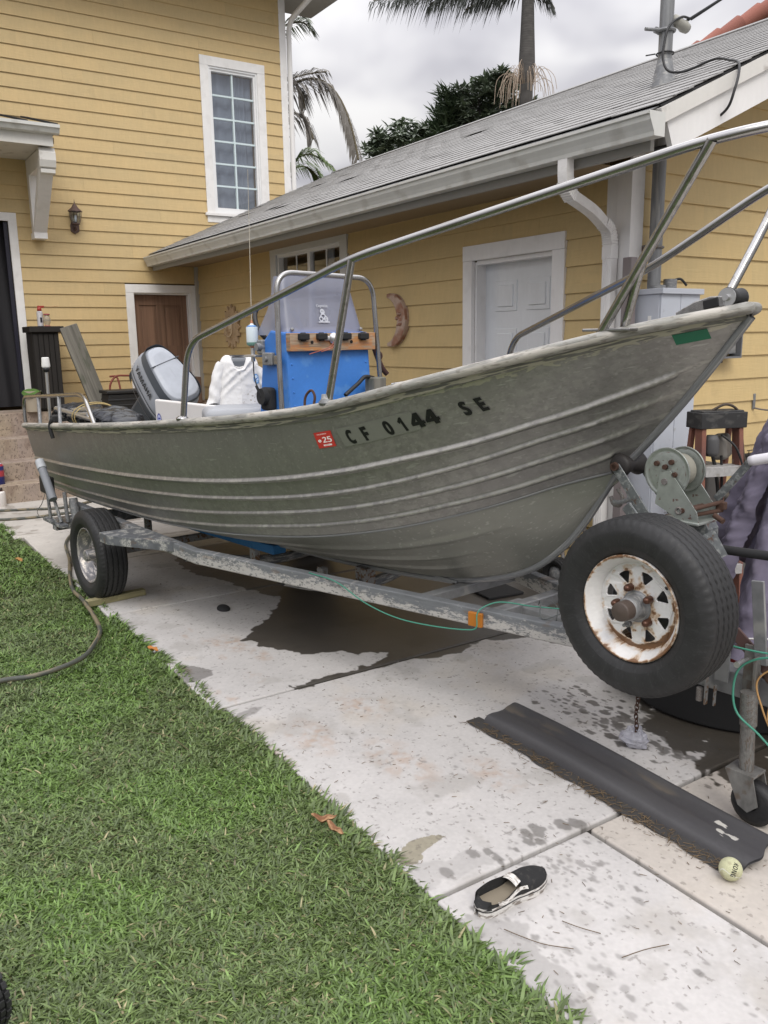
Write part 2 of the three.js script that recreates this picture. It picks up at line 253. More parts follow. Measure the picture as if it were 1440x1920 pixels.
// ---------------------------------------------------------------- two-storey house (left)
const HX = -11.19;
{
  const H = thing('two_storey_house', 'yellow two-storey house at left with tall grid window and brown door', 'house', [-14, 0, -2]);
  const w = wallFrame('x', HX), cornerU = 5.735;
  const P = (n, g, m, l) => wpart(H, n, g, m, l);
  // wall body, with openings behind window and doors
  const body = [box(-18, HX - 0.35, 0, 6.45, -cornerU + 0.02, 3.2), w.box(-3.2, 1.0, 0, 6.45, -0.35, -0.001), w.box(1.0, 1.97, 3.2, 6.45, -0.35, -0.001), w.box(1.97, 2.0, 0, 6.45, -0.35, -0.001),
    w.box(2.0, 3.36, 0, 6.45, -0.35, -0.001), w.box(3.36, 4.16, 2.37, 6.45, -0.35, -0.001), w.box(4.16, 4.62, 0, 6.45, -0.35, -0.001), w.box(4.62, 5.25, 0, 3.48, -0.35, -0.001), w.box(4.62, 5.25, 5.22, 6.45, -0.35, -0.001), w.box(5.25, cornerU - 0.02, 0, 6.45, -0.35, -0.001)];
  P('wall', body, M.backing);
  siding(H, 'x', HX, -3.2, cornerU - 0.075, 0.915 - 0.157 * 1.0, 6.25, 0.1563, M.sidingH, { holes: [[4.479, 5.41, 3.36, 5.385], [3.29, 4.28, 0, 2.46], [0.9, 2.045, 0.9, 3.256], [4.28, 9, 0, 2.86]] });
  // corner trim and downspout at the far corner
  P('corner_trim', [w.box(cornerU - 0.075, cornerU + 0.012, 0, 6.28, 0.001, 0.026), box(HX - 0.1, HX + 0.024, 0, 6.28, -cornerU - 0.026, -cornerU - 0.002)], M.trim);
  const ds = [pipe([[HX + 0.62, 6.36, -5.93], [HX + 0.62, 6.22, -5.93], [HX + 0.10, 6.02, -5.82], [HX + 0.02, 5.9, -5.81], [HX + 0.02, 2.0, -5.81]], 0.036, 120, 10, 0.12)];
  P('downspout', ds, M.trim);
  P('soffit', [box(HX - 0.4, HX + 0.62, 6.27, 6.31, -6.4, 3.2)], std({ color: lin(0.36, 0.34, 0.31), roughness: 0.8 }));
  P('eave_gutter', [box(HX + 0.60, HX + 0.72, 6.29, 6.42, -6.45, 3.2)], M.trim);
  P('roof', [rot(box(-4.6, 0, 0, 0.08, -6.5, 3.3), 0, 0, -0.42).translate(HX + 0.72, 6.42, 0)], M.shingles[1]);
  // tall window
  {
    const u0 = 4.479, u1 = 5.41, y0 = 3.414, y1 = 5.383, t = 0.115;
    const f = P('window', [w.rbox(u0, u0 + t, y0, y1 - t, 0.002, 0.036, 0.003), w.rbox(u1 - t, u1, y0, y1 - t, 0.002, 0.036, 0.003), w.rbox(u0, u1, y1 - t, y1, 0.002, 0.038, 0.003)], M.trim);
    const ip = (n, g, m) => part(f, n, g, m);
    ip('sill', [w.rbox(u0 - 0.03, u1 + 0.03, y0 - 0.03, y0 + 0.008, 0.002, 0.06, 0.004), w.rbox(u0, u1, y0 - 0.115, y0 - 0.032, 0.002, 0.03, 0.003)], M.trim);
    const a0 = u0 + t, a1 = u1 - t, b0 = y0 + 0.008, b1 = y1 - t;
    ip('frame', [w.rbox(a0, a0 + 0.022, b0, b1, -0.02, 0.026, 0.002), w.rbox(a1 - 0.022, a1, b0, b1, -0.02, 0.026, 0.002), w.rbox(a0, a1, b1 - 0.024, b1, -0.02, 0.024, 0.002), w.rbox(a0, a1, b0, b0 + 0.03, -0.02, 0.027, 0.002),
      w.rbox(a0 + 0.02, a0 + 0.05, b0 + 0.02, b1 - 0.02, -0.05, 0.008, 0.002), w.rbox(a1 - 0.05, a1 - 0.02, b0 + 0.02, b1 - 0.02, -0.05, 0.008, 0.002), w.rbox(a0 + 0.02, a1 - 0.02, b1 - 0.055, b1 - 0.022, -0.05, 0.007, 0.002), w.rbox(a0 + 0.02, a1 - 0.02, b0 + 0.028, b0 + 0.075, -0.05, 0.009, 0.002)], M.vinyl);
    const g0 = a0 + 0.05, g1 = a1 - 0.05, h0 = b0 + 0.075, h1 = b1 - 0.055, rows = 6, mw = 0.011;
    const mun = [w.box((g0 + g1) / 2 - mw, (g0 + g1) / 2 + mw, h0, h1, -0.052, -0.012)];
    for (let r = 1; r < rows; r++) mun.push(w.box(g0, g1, h0 + (h1 - h0) * r / rows - mw, h0 + (h1 - h0) * r / rows + mw, -0.050, -0.014));
    ip('muntin', mun, M.muntin);
    for (let r = 0; r < rows; r++) for (let c = 0; c < 2; c++) { // every pane
      const p0 = c ? (g0 + g1) / 2 + mw : g0, p1 = c ? g1 : (g0 + g1) / 2 - mw, q0 = h0 + (h1 - h0) * r / rows + (r ? mw : 0), q1 = h0 + (h1 - h0) * (r + 1) / rows - (r < rows - 1 ? mw : 0);
      const g = new THREE.PlaneGeometry(p1 - p0, q1 - q0); g.rotateY(Math.PI / 2 + rr(-0.004, 0.004)); g.rotateZ(rr(-0.004, 0.004)); const c3 = w.p((p0 + p1) / 2, (q0 + q1) / 2, -0.03); g.translate(...c3);
      ip('pane', g, M.glass);
    }
    P('curtain_backing', [grid(60, 2, (a, b) => w.p(4.60 + a * 0.68, 3.3 + b * 2.0, -0.125 + Math.sin(a * 46 + 3 * Math.sin(a * 9)) * 0.012))], std({ color: lin(0.20, 0.235, 0.29), roughness: 0.95, side: THREE.DoubleSide }));  // added sheet, its colour standing in for sky reflected in the panes
    P('room', [box(-11.545, -11.54, 3.3, 5.4, -5.4, -4.5)], M.room);
  }
  // brown panelled door with white casing
  {
    const u0 = 3.29, u1 = 4.245, y1 = 2.459, t = 0.105, yb = 0.93;
    P('door_trim', [w.rbox(u0, u0 + t, yb, y1 - t, 0.002, 0.034, 0.003), w.rbox(u1 - t + 0.02, u1, yb, y1 - t, 0.002, 0.034, 0.003), w.rbox(u0, u1, y1 - t, y1, 0.002, 0.036, 0.003), w.box(u0 + t - 0.02, u0 + t, yb, y1 - t, -0.12, 0.001), w.box(u1 - t, u1 - t + 0.02, yb, y1 - t, -0.12, 0.001), w.box(u0 + t, u1 - t, y1 - t - 0.02, y1 - t, -0.12, 0.001)], M.trim);
    const d0 = u0 + t, d1 = u1 - t, d = P('brown_door', [w.box(d0, d1, yb, y1 - t - 0.02, -0.12, -0.085)], M.woodDoor);
    const mid = (d0 + d1) / 2;
    const fr = [w.rbox(d0, d0 + 0.09, yb, 2.33, -0.086, -0.07, 0.003), w.rbox(d1 - 0.09, d1, yb, 2.33, -0.086, -0.07, 0.003), w.rbox(mid - 0.055, mid + 0.055, yb, 2.22, -0.086, -0.071, 0.003), w.rbox(d0 + 0.09, d1 - 0.09, 2.20, 2.33, -0.086, -0.070, 0.003)];
    part(d, 'rail', fr, M.woodDoor);
    for (const [a, b] of [[d0 + 0.115, mid - 0.08], [mid + 0.08, d1 - 0.115]]) part(d, 'door_panel', [w.rbox(a, b, 1.0, 2.165, -0.088, -0.076, 0.005)], M.woodDoor);
  }
  // open dark doorway at the left edge with a black screen
  {
    P('entry_door_trim', [w.rbox(1.95, 2.045, 0.93, 3.16, 0.002, 0.036, 0.003), w.rbox(0.9, 2.045, 3.16, 3.256, 0.002, 0.037, 0.003)], M.trim);
    const scr = P('entry_door', [grid(24, 16, (a, b) => w.p(1.1 + a * 0.845, 0.95 + b * 2.2, -0.06 - 0.02 * Math.sin(a * 30 + b * 4) - 0.05 * a))], std({ color: lin(0.014, 0.013, 0.016), roughness: 0.75, side: THREE.DoubleSide }));
    part(scr, 'door_rail', [w.box(1.90, 1.945, 0.95, 3.15, -0.05, -0.01)], std({ color: lin(0.018, 0.017, 0.03), roughness: 0.4 }));
  }
  // small porch roof on a white bracket
  {
    const zE = -2.40, yG = 4.0;
    P('porch_gutter', [prism([[0, 0.085], [0.0, 0.0], [0.03, -0.012], [0.075, 0.0], [0.1, 0.045], [0.115, 0.05], [0.115, 0.085]], 3.2).translate(-10.23, 3.985, zE + 1.6)], M.gutter);
    P('porch_fascia', [box(-10.27, -10.232, 3.86, 4.06, zE + 0.06, 0.8), box(-11.18, -10.27, 3.87, 3.90, zE + 0.06, 0.8)], M.trimDirty);
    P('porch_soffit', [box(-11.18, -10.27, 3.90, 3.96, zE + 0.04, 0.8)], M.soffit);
    const pr = P('porch_roof', [prism([[-11.18, 4.0], [-10.2, 4.0], [-10.16, 4.07], [-11.18, 4.32]], 3.15).translate(0, 0, zE + 1.6)], M.felt);
    for (let i = 0; i < 8; i++) part(pr, 'tile', [rot(rbox(-0.25, 0.12, 0, 0.02, -0.16, 0.16, 0.006), -0.09, 0, -0.24).translate(-10.26, 4.11, zE + 0.17 + i * 0.31)], M.roofTile);
    // bracket: vertical wall leg, top arm and a sloping brace with rounded cap
    const zb = -2.275, hw = 0.072;
    const br = P('porch_bracket', [box(-11.178, -11.06, 2.98, 3.86, zb - hw + 0.01, zb + hw - 0.01), box(-11.06, -10.33, 3.68, 3.86, zb - hw + 0.012, zb + hw - 0.012)], M.trim);
    part(br, 'brace', [prism([[-11.06, 3.02], [-10.985, 3.02], [-10.33, 3.66], [-10.33, 3.78], [-10.42, 3.78]], hw * 2).translate(0, 0, zb)], M.trim);
    part(br, 'brace_cap', [prism([[-10.335, 3.63], [-10.285, 3.65], [-10.26, 3.72], [-10.265, 3.80], [-10.30, 3.855], [-10.345, 3.86]], hw * 2 + 0.03).translate(0, 0, zb), prism([[-10.345, 3.575], [-10.30, 3.59], [-10.295, 3.63], [-10.345, 3.63]], hw * 2 + 0.012).translate(0, 0, zb)], M.trimDirty);
    part(br, 'foot_block', [rbox(-11.19, -10.98, 2.955, 3.03, zb - hw - 0.004, zb + hw + 0.004, 0.004)], M.trim);
  }
}
// wall lantern beside the porch bracket
{
  const L = thing('wall_lantern', 'small weathered bronze lantern on the yellow wall right of the porch bracket', 'lantern', [HX, 3.06, -2.72]);
  const br = std({ color: lin(0.13, 0.085, 0.075), roughness: 0.6, metalness: 0.4, bumpMap: grainT, bumpScale: 0.001 });
  part(L, 'back_plate', [rot(prism([[0, -0.01], [0.05, 0.02], [0.055, 0.09], [0.03, 0.14], [-0.03, 0.14], [-0.055, 0.09], [-0.05, 0.02]], 0.02, 0.004), 0, Math.PI / 2).translate(0.028, 0, 0)], br);
  part(L, 'arm', [pipe([[0.03, 0.07, 0], [0.07, 0.03, 0], [0.105, 0.05, 0], [0.11, 0.10, 0]], 0.012, 20, 8)], br);
  part(L, 'roof_cap', [lathe([[0.09, 0.245], [0.085, 0.255], [0.045, 0.29], [0.022, 0.325], [0.012, 0.335], [0.006, 0.34]], 6).translate(0.11, 0, 0), lathe([[0.012, 0.335], [0.004, 0.345], [0.008, 0.355], [0.003, 0.365], [0.003, 0.385], [0.0, 0.39]], 10).translate(0.11, 0, 0)], br);
  part(L, 'globe', [lathe([[0.042, 0.10], [0.05, 0.12], [0.068, 0.19], [0.07, 0.245]], 6).translate(0.11, 0, 0)], phy({ color: lin(0.8, 0.85, 0.9), transmission: 1, thickness: 0, roughness: 0.15, side: THREE.DoubleSide }));
  part(L, 'bulb', [lathe([[0.0, 0.12], [0.015, 0.13], [0.02, 0.16], [0.012, 0.2], [0, 0.21]], 12).translate(0.11, 0, 0)], M.whiteP);
  const cage = [lathe([[0.045, 0.095], [0.05, 0.10], [0.045, 0.108], [0.01, 0.085]], 12).translate(0.11, 0, 0)];
  for (let i = 0; i < 6; i++) { const a = i / 6 * 2 * Math.PI, c = Math.cos(a), s = Math.sin(a); cage.push(pipe([[0.11 + 0.044 * c, 0.1, 0.044 * s], [0.11 + 0.07 * c, 0.19, 0.07 * s], [0.11 + 0.072 * c, 0.247, 0.072 * s]], 0.004, 8, 5)); }
  part(L, 'cage', cage, br);
}
// ---------------------------------------------------------------- garage (right)
const GZ = -4.3, GX = -3.72, RS = 0.4455;           // side wall, gable wall, roof slope
const roofY = z => 2.845 + RS * (-3.66 - z);          // top of the roof deck
{
  const G = thing('garage', 'yellow garage with grey shingle roof and white panel door behind the boat', 'garage', [-7, 0, -6.5]);
  const P = (n, g, m, l) => wpart(G, n, g, m, l);
  const w = wallFrame('z', GZ), wx = wallFrame('x', GX), zb = -8.8, ridge = -6.55;
  const prof = [[-GZ * -1, 0]];
  // wall bodies with thickness
  P('wall', [w.box(-11.17, -8.70, 0, 3.0, -0.15, -0.001), w.box(-8.70, -7.30, 0, 1.86, -0.15, -0.001), w.box(-7.3, -5.25, 0, 3.0, -0.15, -0.001), w.box(-5.25, -4.37, 2.28, 3.0, -0.15, -0.001), w.box(-4.37, GX - 0.02, 0, 3.0, -0.15, -0.001),
    w.box(-8.7, -7.3, 2.63, 3.0, -0.15, -0.001),
    rot(prism([[4.3, 0], [8.8, 0], [8.8, 3.0], [6.55, 3.98], [4.3, 3.0]], 0.15), 0, Math.PI / 2).translate(GX - 0.08, 0, 0), box(-11.1, GX - 0.2, 0, 3.0, zb - 0.15, zb), rot(prism([[4.46, 0], [8.8, 0], [8.8, 3.0], [6.55, 3.98], [4.46, 3.06]], 0.15), 0, Math.PI / 2).translate(-11.06, 0, 0)], M.backing);
  siding(G, 'z', GZ, -11.15, -3.9, 0.04, 2.95, 0.1772, M.sidingG, { holes: [[-5.36, -4.25, 0, 2.405], [-8.853, -7.155, 1.72, 2.77]] });
  siding(G, 'x', GX, 4.385, 8.7, 0.055, 4.0, 0.166, M.sidingG, { len: 4.88, top: (y, a, b) => { const k = (y + 0.02 - 2.92) / RS; return y > 2.92 ? [4.3 + k, 8.8 - k] : [a, b]; } });
  P('corner_trim', [w.rbox(-3.90, -3.815, 0.02, 2.72, 0.002, 0.026, 0.003), w.rbox(-3.813, GX + 0.028, 0.02, 2.72, 0.002, 0.036, 0.004), wx.rbox(4.267, 4.385, 0.02, 2.9, 0.003, 0.026, 0.003)], M.trim);
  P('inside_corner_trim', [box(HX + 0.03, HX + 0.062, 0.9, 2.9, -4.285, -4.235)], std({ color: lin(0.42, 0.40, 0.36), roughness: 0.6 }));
  // roof: deck, barge boards, fascia, shingles
  const x0 = -11.16, x1 = -3.02, ang = Math.atan(RS), L = (-3.66 - ridge) / Math.cos(ang);
  const deckAt = (s, n = 0) => [s * Math.cos(ang) * -1 - n * -Math.sin(ang) * 1, 0];
  const onRoof = (x, s, n) => V(x, roofY(-3.66) + s * Math.sin(ang) + n * Math.cos(ang), -3.66 - s * Math.cos(ang) + n * Math.sin(ang));
  const slab = (xa, xb, sa, sb, na, nb) => { const g = new THREE.BoxGeometry(xb - xa, nb - na, sb - sa); g.rotateX(ang); const c = onRoof((xa + xb) / 2, (sa + sb) / 2, (na + nb) / 2); g.translate(c.x, c.y, c.z); return buv(g); };
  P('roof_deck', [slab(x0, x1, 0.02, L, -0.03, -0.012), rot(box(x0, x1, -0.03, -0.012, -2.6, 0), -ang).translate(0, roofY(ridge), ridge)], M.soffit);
  P('underlay', [slab(x0, x1 + 0.02, -0.01, L, -0.011, -0.002)], M.felt);
  P('back_slope', [rot(box(x0, x1, -0.01, 0.006, -2.6, 0), -ang).translate(0, roofY(ridge), ridge)], M.shingles[0]);
  P('ridge_cap', [rot(box(x0, x1, -0.002, 0.012, 0, 0.14), ang).translate(0, roofY(ridge) + 0.012, ridge), rot(box(x0, x1, -0.002, 0.012, -0.14, 0), -ang).translate(0, roofY(ridge) + 0.012, ridge)], M.shingles[0]);
  P('drip_edge', [slab(x0, x1 + 0.005, -0.06, 0.05, -0.008, -0.003)], M.galv);
  // barge board at the gable, with a moulding
  const bg = (sa, sb, ya, yb, xa, xb) => slab(xa, xb, sa, sb, ya, yb);
  P('barge_board', [bg(0.02, L + 0.05, -0.235, -0.088, x1 - 0.02, x1 + 0.012)], M.trim);
  P('barge_moulding', [bg(-0.03, L + 0.05, -0.087, -0.014, x1 - 0.02, x1 + 0.034)], M.trimDirty);
  P('barge_board', [rot(box(x1 - 0.02, x1 + 0.012, -0.235, -0.014, -2.6, 0), -ang).translate(0, roofY(ridge), ridge)], M.trim);
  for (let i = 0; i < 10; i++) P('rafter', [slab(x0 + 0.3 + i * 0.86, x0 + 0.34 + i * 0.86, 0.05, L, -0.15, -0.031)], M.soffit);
  P('lookout_soffit', [bg(0.05, L, -0.06, -0.032, GX + 0.01, x1 - 0.02)], std({ color: lin(0.5, 0.46, 0.4), roughness: 0.8 }));
  // fascia with a hollow behind the gutter (gutter stops short of the barge board)
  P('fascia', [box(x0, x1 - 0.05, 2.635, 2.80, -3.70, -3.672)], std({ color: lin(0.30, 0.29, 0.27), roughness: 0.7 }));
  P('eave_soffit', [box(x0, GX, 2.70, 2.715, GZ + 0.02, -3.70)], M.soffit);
  const gp = []; for (const [a, b] of [[0, 0.115], [0, 0.0], [0.078, 0.0], [0.082, 0.02], [0.094, 0.045], [0.110, 0.072], [0.113, 0.095], [0.124, 0.1], [0.124, 0.115], [0.118, 0.115], [0.118, 0.103], [0.106, 0.098], [0.104, 0.078], [0.088, 0.050], [0.076, 0.024], [0.072, 0.006], [0.006, 0.006], [0.006, 0.115]]) gp.push([-a, b]);
  const gut = P('gutter', [rot(prism(gp, 8.15), 0, Math.PI / 2).translate(-7.06, 2.685, -3.668 + 0.0), rot(prism([[0, 0.115], [0, 0], [-0.078, 0], [-0.082, 0.02], [-0.112, 0.078], [-0.124, 0.115]], 0.003), 0, Math.PI / 2).translate(-2.982, 2.685, -3.668), rot(prism([[0, 0.115], [0, 0], [-0.055, 0], [-0.062, 0.02], [-0.112, 0.078], [-0.124, 0.115]], 0.003), 0, Math.PI / 2).translate(-11.138, 2.685, -3.668)], M.gutter);
  part(gut, 'gutter_debris', [box(-11.1, -3.0, 2.693, 2.73, -3.66, -3.596)], M.blackMatte);
  // shingles: lower courses tab by tab, the rest as one part
  {
    const ex = 0.127, tabW = 0.305, n = Math.floor(L / ex), geo = [0, 1, 2].map(() => { const g = new THREE.BoxGeometry(tabW - 0.005, 0.005, ex + 0.03); return buv(g); });
    let count = 0; const rest = [];
    const cells = [];
    for (let r = 0; r < n; r++) for (let k = -1; k < 28; k++) { const xc = x1 + 0.02 - (k + 0.5) * tabW - (r % 2) * tabW / 2; cells.push([r, k, xc]); }
    const near = c => Math.hypot(c[2] - 0, -3.66 - c[0] * ex * 0.9);
    cells.sort((a, b) => near(a) - near(b));
    for (const [r, k, xc] of cells) {
      let a = xc - tabW / 2 + 0.0025, b = xc + tabW / 2 - 0.0025; a = Math.max(a, x0); b = Math.min(b, x1 + 0.03); if (b - a < 0.02) continue;
      const lift = rnd() < 0.012 ? rr(0.012, 0.024) : rr(0, 0.003), s = r * ex - 0.02 + rr(-0.004, 0.004);
      const warp = rnd() < 0.04 ? rr(-0.02, 0.02) : rr(-0.004, 0.004);
      const g0 = (b - a > tabW - 0.01) ? geo[(r + k + 9) % 3] : buv(new THREE.BoxGeometry(b - a, 0.005, ex + 0.03));
      const m = new THREE.Object3D(); m.rotation.order = 'XYZ'; m.rotation.x = ang - 0.035 - lift * 1.6; m.rotation.z = warp; m.position.copy(onRoof((a + b) / 2, s + ex / 2 + 0.01, 0.008 + lift * 0.45)); m.updateMatrix();
      if (count < 300) { const q = sh(new THREE.Mesh(g0, M.shingles[Math.floor(rnd() * 3.999)])); q.name = 'shingle'; q.rotation.copy(m.rotation); q.position.copy(m.position).sub(G.position); G.add(q); count++; }
      else { const g = g0.clone(); g.applyMatrix4(m.matrix); rest.push(g); }
    }
    const q = P('shingles', rest, M.shingles[0]); q.userData.kind = 'stuff';
  }
  // white panelled door
  {
    const a0 = -5.25, a1 = -4.37, y1 = 2.28;
    P('door_trim', [w.rbox(-5.36, -5.25, 0.12, y1 + 0.01, 0.004, 0.04, 0.003), w.rbox(-4.37, -4.25, 0.12, y1 + 0.01, 0.004, 0.04, 0.003), w.rbox(-5.36, -4.25, y1 + 0.011, 2.405, 0.004, 0.042, 0.003), w.box(a0 - 0.001, a0 + 0.022, 0.12, y1, -0.13, 0.003), w.box(a1 - 0.022, a1 + 0.001, 0.12, y1, -0.13, 0.003), w.box(a0 + 0.022, a1 - 0.022, y1 - 0.022, y1 + 0.01, -0.13, 0.003)], M.trim);
    const d = P('white_door', [w.box(a0 + 0.022, a1 - 0.022, 0.14, y1 - 0.022, -0.12, -0.09)], M.doorWhite);
    const cols = [[a0 + 0.14, a0 + 0.39], [a0 + 0.49, a0 + 0.74]], rows = [[1.90, 2.13], [1.13, 1.77], [0.34, 0.98]];
    for (const [p, q] of cols) for (const [r, s] of rows) part(d, 'door_panel', [w.rbox(p, q, r, s, -0.094, -0.082, 0.006), w.rbox(p + 0.035, q - 0.035, r + 0.035, s - 0.035, -0.088, -0.072, 0.007)], M.doorWhite);
    part(d, 'knob', [rot(lathe([[0.0, 0.0], [0.028, 0.0], [0.028, 0.006], [0.012, 0.01], [0.012, 0.03], [0.028, 0.045], [0.026, 0.062], [0.0, 0.068]], 20), Math.PI / 2).translate(a1 - 0.09, 1.1, GZ - 0.09)], M.alu);
    P('threshold', [w.rbox(-5.30, -4.31, 0.02, 0.14, -0.14, 0.08, 0.01)], M.trimDirty);
  }
  // sliding window under the eave
  {
    const u0 = -8.853, u1 = -7.155, y0 = 1.80, y1 = 2.75;
    const tr = std({ color: lin(0.62, 0.63, 0.63), roughness: 0.5 });
    const f = P('window', [w.rbox(u0, u0 + 0.14, y0, y1 - 0.11, 0.003, 0.036, 0.003), w.rbox(u1 - 0.14, u1, y0, y1 - 0.11, 0.003, 0.036, 0.003), w.rbox(u0, u1, y1 - 0.11, y1, 0.003, 0.038, 0.003), w.rbox(u0, u1, y0 - 0.1, y0, 0.003, 0.05, 0.003)], tr);
    const a0 = u0 + 0.14, a1 = u1 - 0.14, b0 = y0, b1 = y1 - 0.11, mid = -7.99;
    part(f, 'frame', [w.rbox(a0, a0 + 0.035, b0, b1, -0.05, 0.012, 0.003), w.rbox(a1 - 0.035, a1, b0, b1, -0.05, 0.012, 0.003), w.rbox(a0, a1, b1 - 0.03, b1, -0.05, 0.013, 0.003), w.rbox(a0, a1, b0, b0 + 0.04, -0.05, 0.013, 0.003), w.rbox(mid - 0.03, mid + 0.03, b0, b1, -0.04, 0.004, 0.003)], M.vinyl);
    part(f, 'muntin', [w.box(-7.66, -7.645, b0 + 0.04, b1 - 0.03, -0.032, -0.018), w.box(mid + 0.03, a1 - 0.035, 2.14, 2.155, -0.031, -0.019), w.box(-8.35, -8.335, b0 + 0.04, b1 - 0.03, -0.045, -0.034), w.box(a0 + 0.035, mid - 0.03, 2.14, 2.155, -0.044, -0.035)], M.vinyl);
    for (const [p, q, n] of [[a0 + 0.035, mid - 0.03, -0.04], [mid + 0.03, a1 - 0.035, -0.025]]) { const g = new THREE.PlaneGeometry(q - p, b1 - b0 - 0.07); g.translate((p + q) / 2, (b0 + b1) / 2 + 0.005, GZ + n); part(f, 'pane', g, M.glass); }
    P('curtain_backing', [grid(24, 3, (a, b) => w.p(-7.92 + a * 0.13, 1.8 + b * 0.85, -0.2 + Math.sin(a * 20) * 0.012))], M.curtain_backing);
  }
  P('floor_slab', [box(-11.1, GX - 0.01, -0.05, 0.03, -8.9, GZ - 0.01)], std({ color: lin(0.3, 0.3, 0.3), roughness: 0.9 }));
}
// square downspout with ribbed elbows
{
  const D = thing('downspout', 'white ribbed square downspout beside the white corner trim of the garage', 'downspout', [-3.83, 0, -4.24]);
  const sq = (pts, sx, sz, ribs) => { // square section swept along points in world coordinates
    const c = new THREE.CatmullRomCurve3(pts.map(p => V(...p)), false, 'centripetal'), N = 90, ux = V(1, 0, 0);
    return grid(N, 4, (a, b) => { const p = c.getPoint(a), t = c.getTangent(a), nz = V().crossVectors(ux, t).normalize(); const k = [[-1, -1], [1, -1], [1, 1], [-1, 1], [-1, -1]][Math.round(b * 4)]; const rb = ribs ? 1 + 0.09 * (Math.sin(a * ribs) > 0.2 ? 1 : 0) : 1; return [p.x + k[0] * sx * rb - D.position.x, p.y + nz.y * k[1] * sz * rb, p.z + nz.z * k[1] * sz * rb - D.position.z]; });
  };
  const flat = g => toCreasedNormals(g, 0.5);
  const pm = M.trim.clone(); pm.side = THREE.DoubleSide;
  part(D, 'outlet', [flat(sq([[-3.62, 2.72, -3.62], [-3.62, 2.62, -3.62], [-3.625, 2.56, -3.63]], 0.036, 0.028, 0))], pm);
  part(D, 'elbow', [flat(sq([[-3.625, 2.575, -3.625], [-3.63, 2.53, -3.645], [-3.645, 2.49, -3.70]], 0.037, 0.029, 60))], pm);
  part(D, 'offset_pipe', [flat(sq([[-3.642, 2.497, -3.69], [-3.72, 2.44, -3.95], [-3.79, 2.385, -4.13]], 0.036, 0.028, 0))], pm);
  part(D, 'elbow', [flat(sq([[-3.785, 2.39, -4.12], [-3.80, 2.36, -4.18], [-3.812, 2.31, -4.215], [-3.813, 2.25, -4.224]], 0.037, 0.029, 60))], pm);
  const ribs = []; for (let i = 0; i < 3; i++) ribs.push(rod([-3.83 + i * 0.018 - D.position.x, 0.2, -4.192 - D.position.z], [-3.83 + i * 0.018 - D.position.x, 2.2, -4.192 - D.position.z], 0.004, 0.004, 6));
  part(D, 'pipe', [rbox(-3.850 - D.position.x, -3.776 - D.position.x, 0.1, 2.27, -4.254 - D.position.z, -4.193 - D.position.z, 0.006), ...ribs], M.trim);
  part(D, 'strap', [rbox(-3.853 - D.position.x, -3.773 - D.position.x, 2.18, 2.26, -4.256 - D.position.z, -4.190 - D.position.z, 0.004)], M.trim);
}
// neighbour with a red tiled roof beyond the garage
{
  const N = thing('neighbour_house', 'beige house with red tiled roof edge showing above the garage at top right', 'house', [-9.5, 0, -14.5]);
  const a = V(-10.2, 3.7, -7.9), b = V(-7.2, 7.45, -13.6), d = b.clone().sub(a), n = V(-d.z, 0, d.x).normalize();
  const hz = Math.hypot(d.x, d.z), yaw = Math.atan2(-d.z, d.x);
  const g = prism([[0, -4.2], [hz, -4.2], [hz, d.y], [0, 0]], 0.3); g.rotateY(yaw); g.translate(a.x + n.x * 0.3, a.y, a.z + n.z * 0.3);
  // the wall stands beyond the garage
  const off = V(-4.6, 0, -6.0);
  const sl = Math.atan2(d.y, hz), LL = Math.hypot(hz, d.y);
  const S = [];
  const mk = (geo) => geo;
  const wall = prism([[0, -7], [9, -7], [9, 9 * Math.tan(sl)], [0, 0]], 0.3);
  const pos = [-9.05, 5.29, -10.4];
  wall.rotateY(yaw); wall.translate(pos[0] - N.position.x - 0.05, pos[1] - 0.16, pos[2] - N.position.z - 0.05);
  part(N, 'wall', [wall], std({ color: lin(0.55, 0.42, 0.32), roughness: 0.9, bumpMap: grainT, bumpScale: 0.004 }));
  for (let i = 0; i < 16; i++) { const t = new THREE.CylinderGeometry(0.105, 0.125, 0.40, 14, 1, false); t.rotateZ(Math.PI / 2 + 0.06); t.rotateZ(sl); t.translate(0.17 + i * 0.34 * Math.cos(sl), 0.17 + i * 0.34 * Math.sin(sl) - 0.12, 0.12); t.rotateY(yaw); t.translate(pos[0] - N.position.x, pos[1], pos[2] - N.position.z); part(N, 'tile', buv(t), i % 2 ? std({ color: lin(0.30, 0.115, 0.085), roughness: 0.85, bumpMap: grainT, bumpScale: 0.003 }) : std({ color: lin(0.26, 0.10, 0.075), roughness: 0.85, bumpMap: grainT, bumpScale: 0.003 })); }
}
// ---------------------------------------------------------------- ground: soil sheet, lawn, concrete slabs
{
  const soilT = tex(512, 512, (u, v) => { const n = fbm(u * 30, v * 30, 5, 30, 801), a = fbm(u * 5, v * 5, 4, 5, 803); const k = 0.5 + n * 0.7; return mix3([0.030 * k, 0.036 * k, 0.014 * k], [0.055 * k, 0.045 * k, 0.022 * k], sst(0.45, 0.65, a)); }, { repeat: [60, 60] });
  const g = new THREE.PlaneGeometry(160, 160); g.rotateX(-Math.PI / 2); g.translate(0, -0.035, 0);
  const m = sh(new THREE.Mesh(g, std({ map: soilT, roughness: 1 }))); m.name = 'ground'; m.userData.kind = 'structure'; m.position.y = 0; scene.add(m);
}
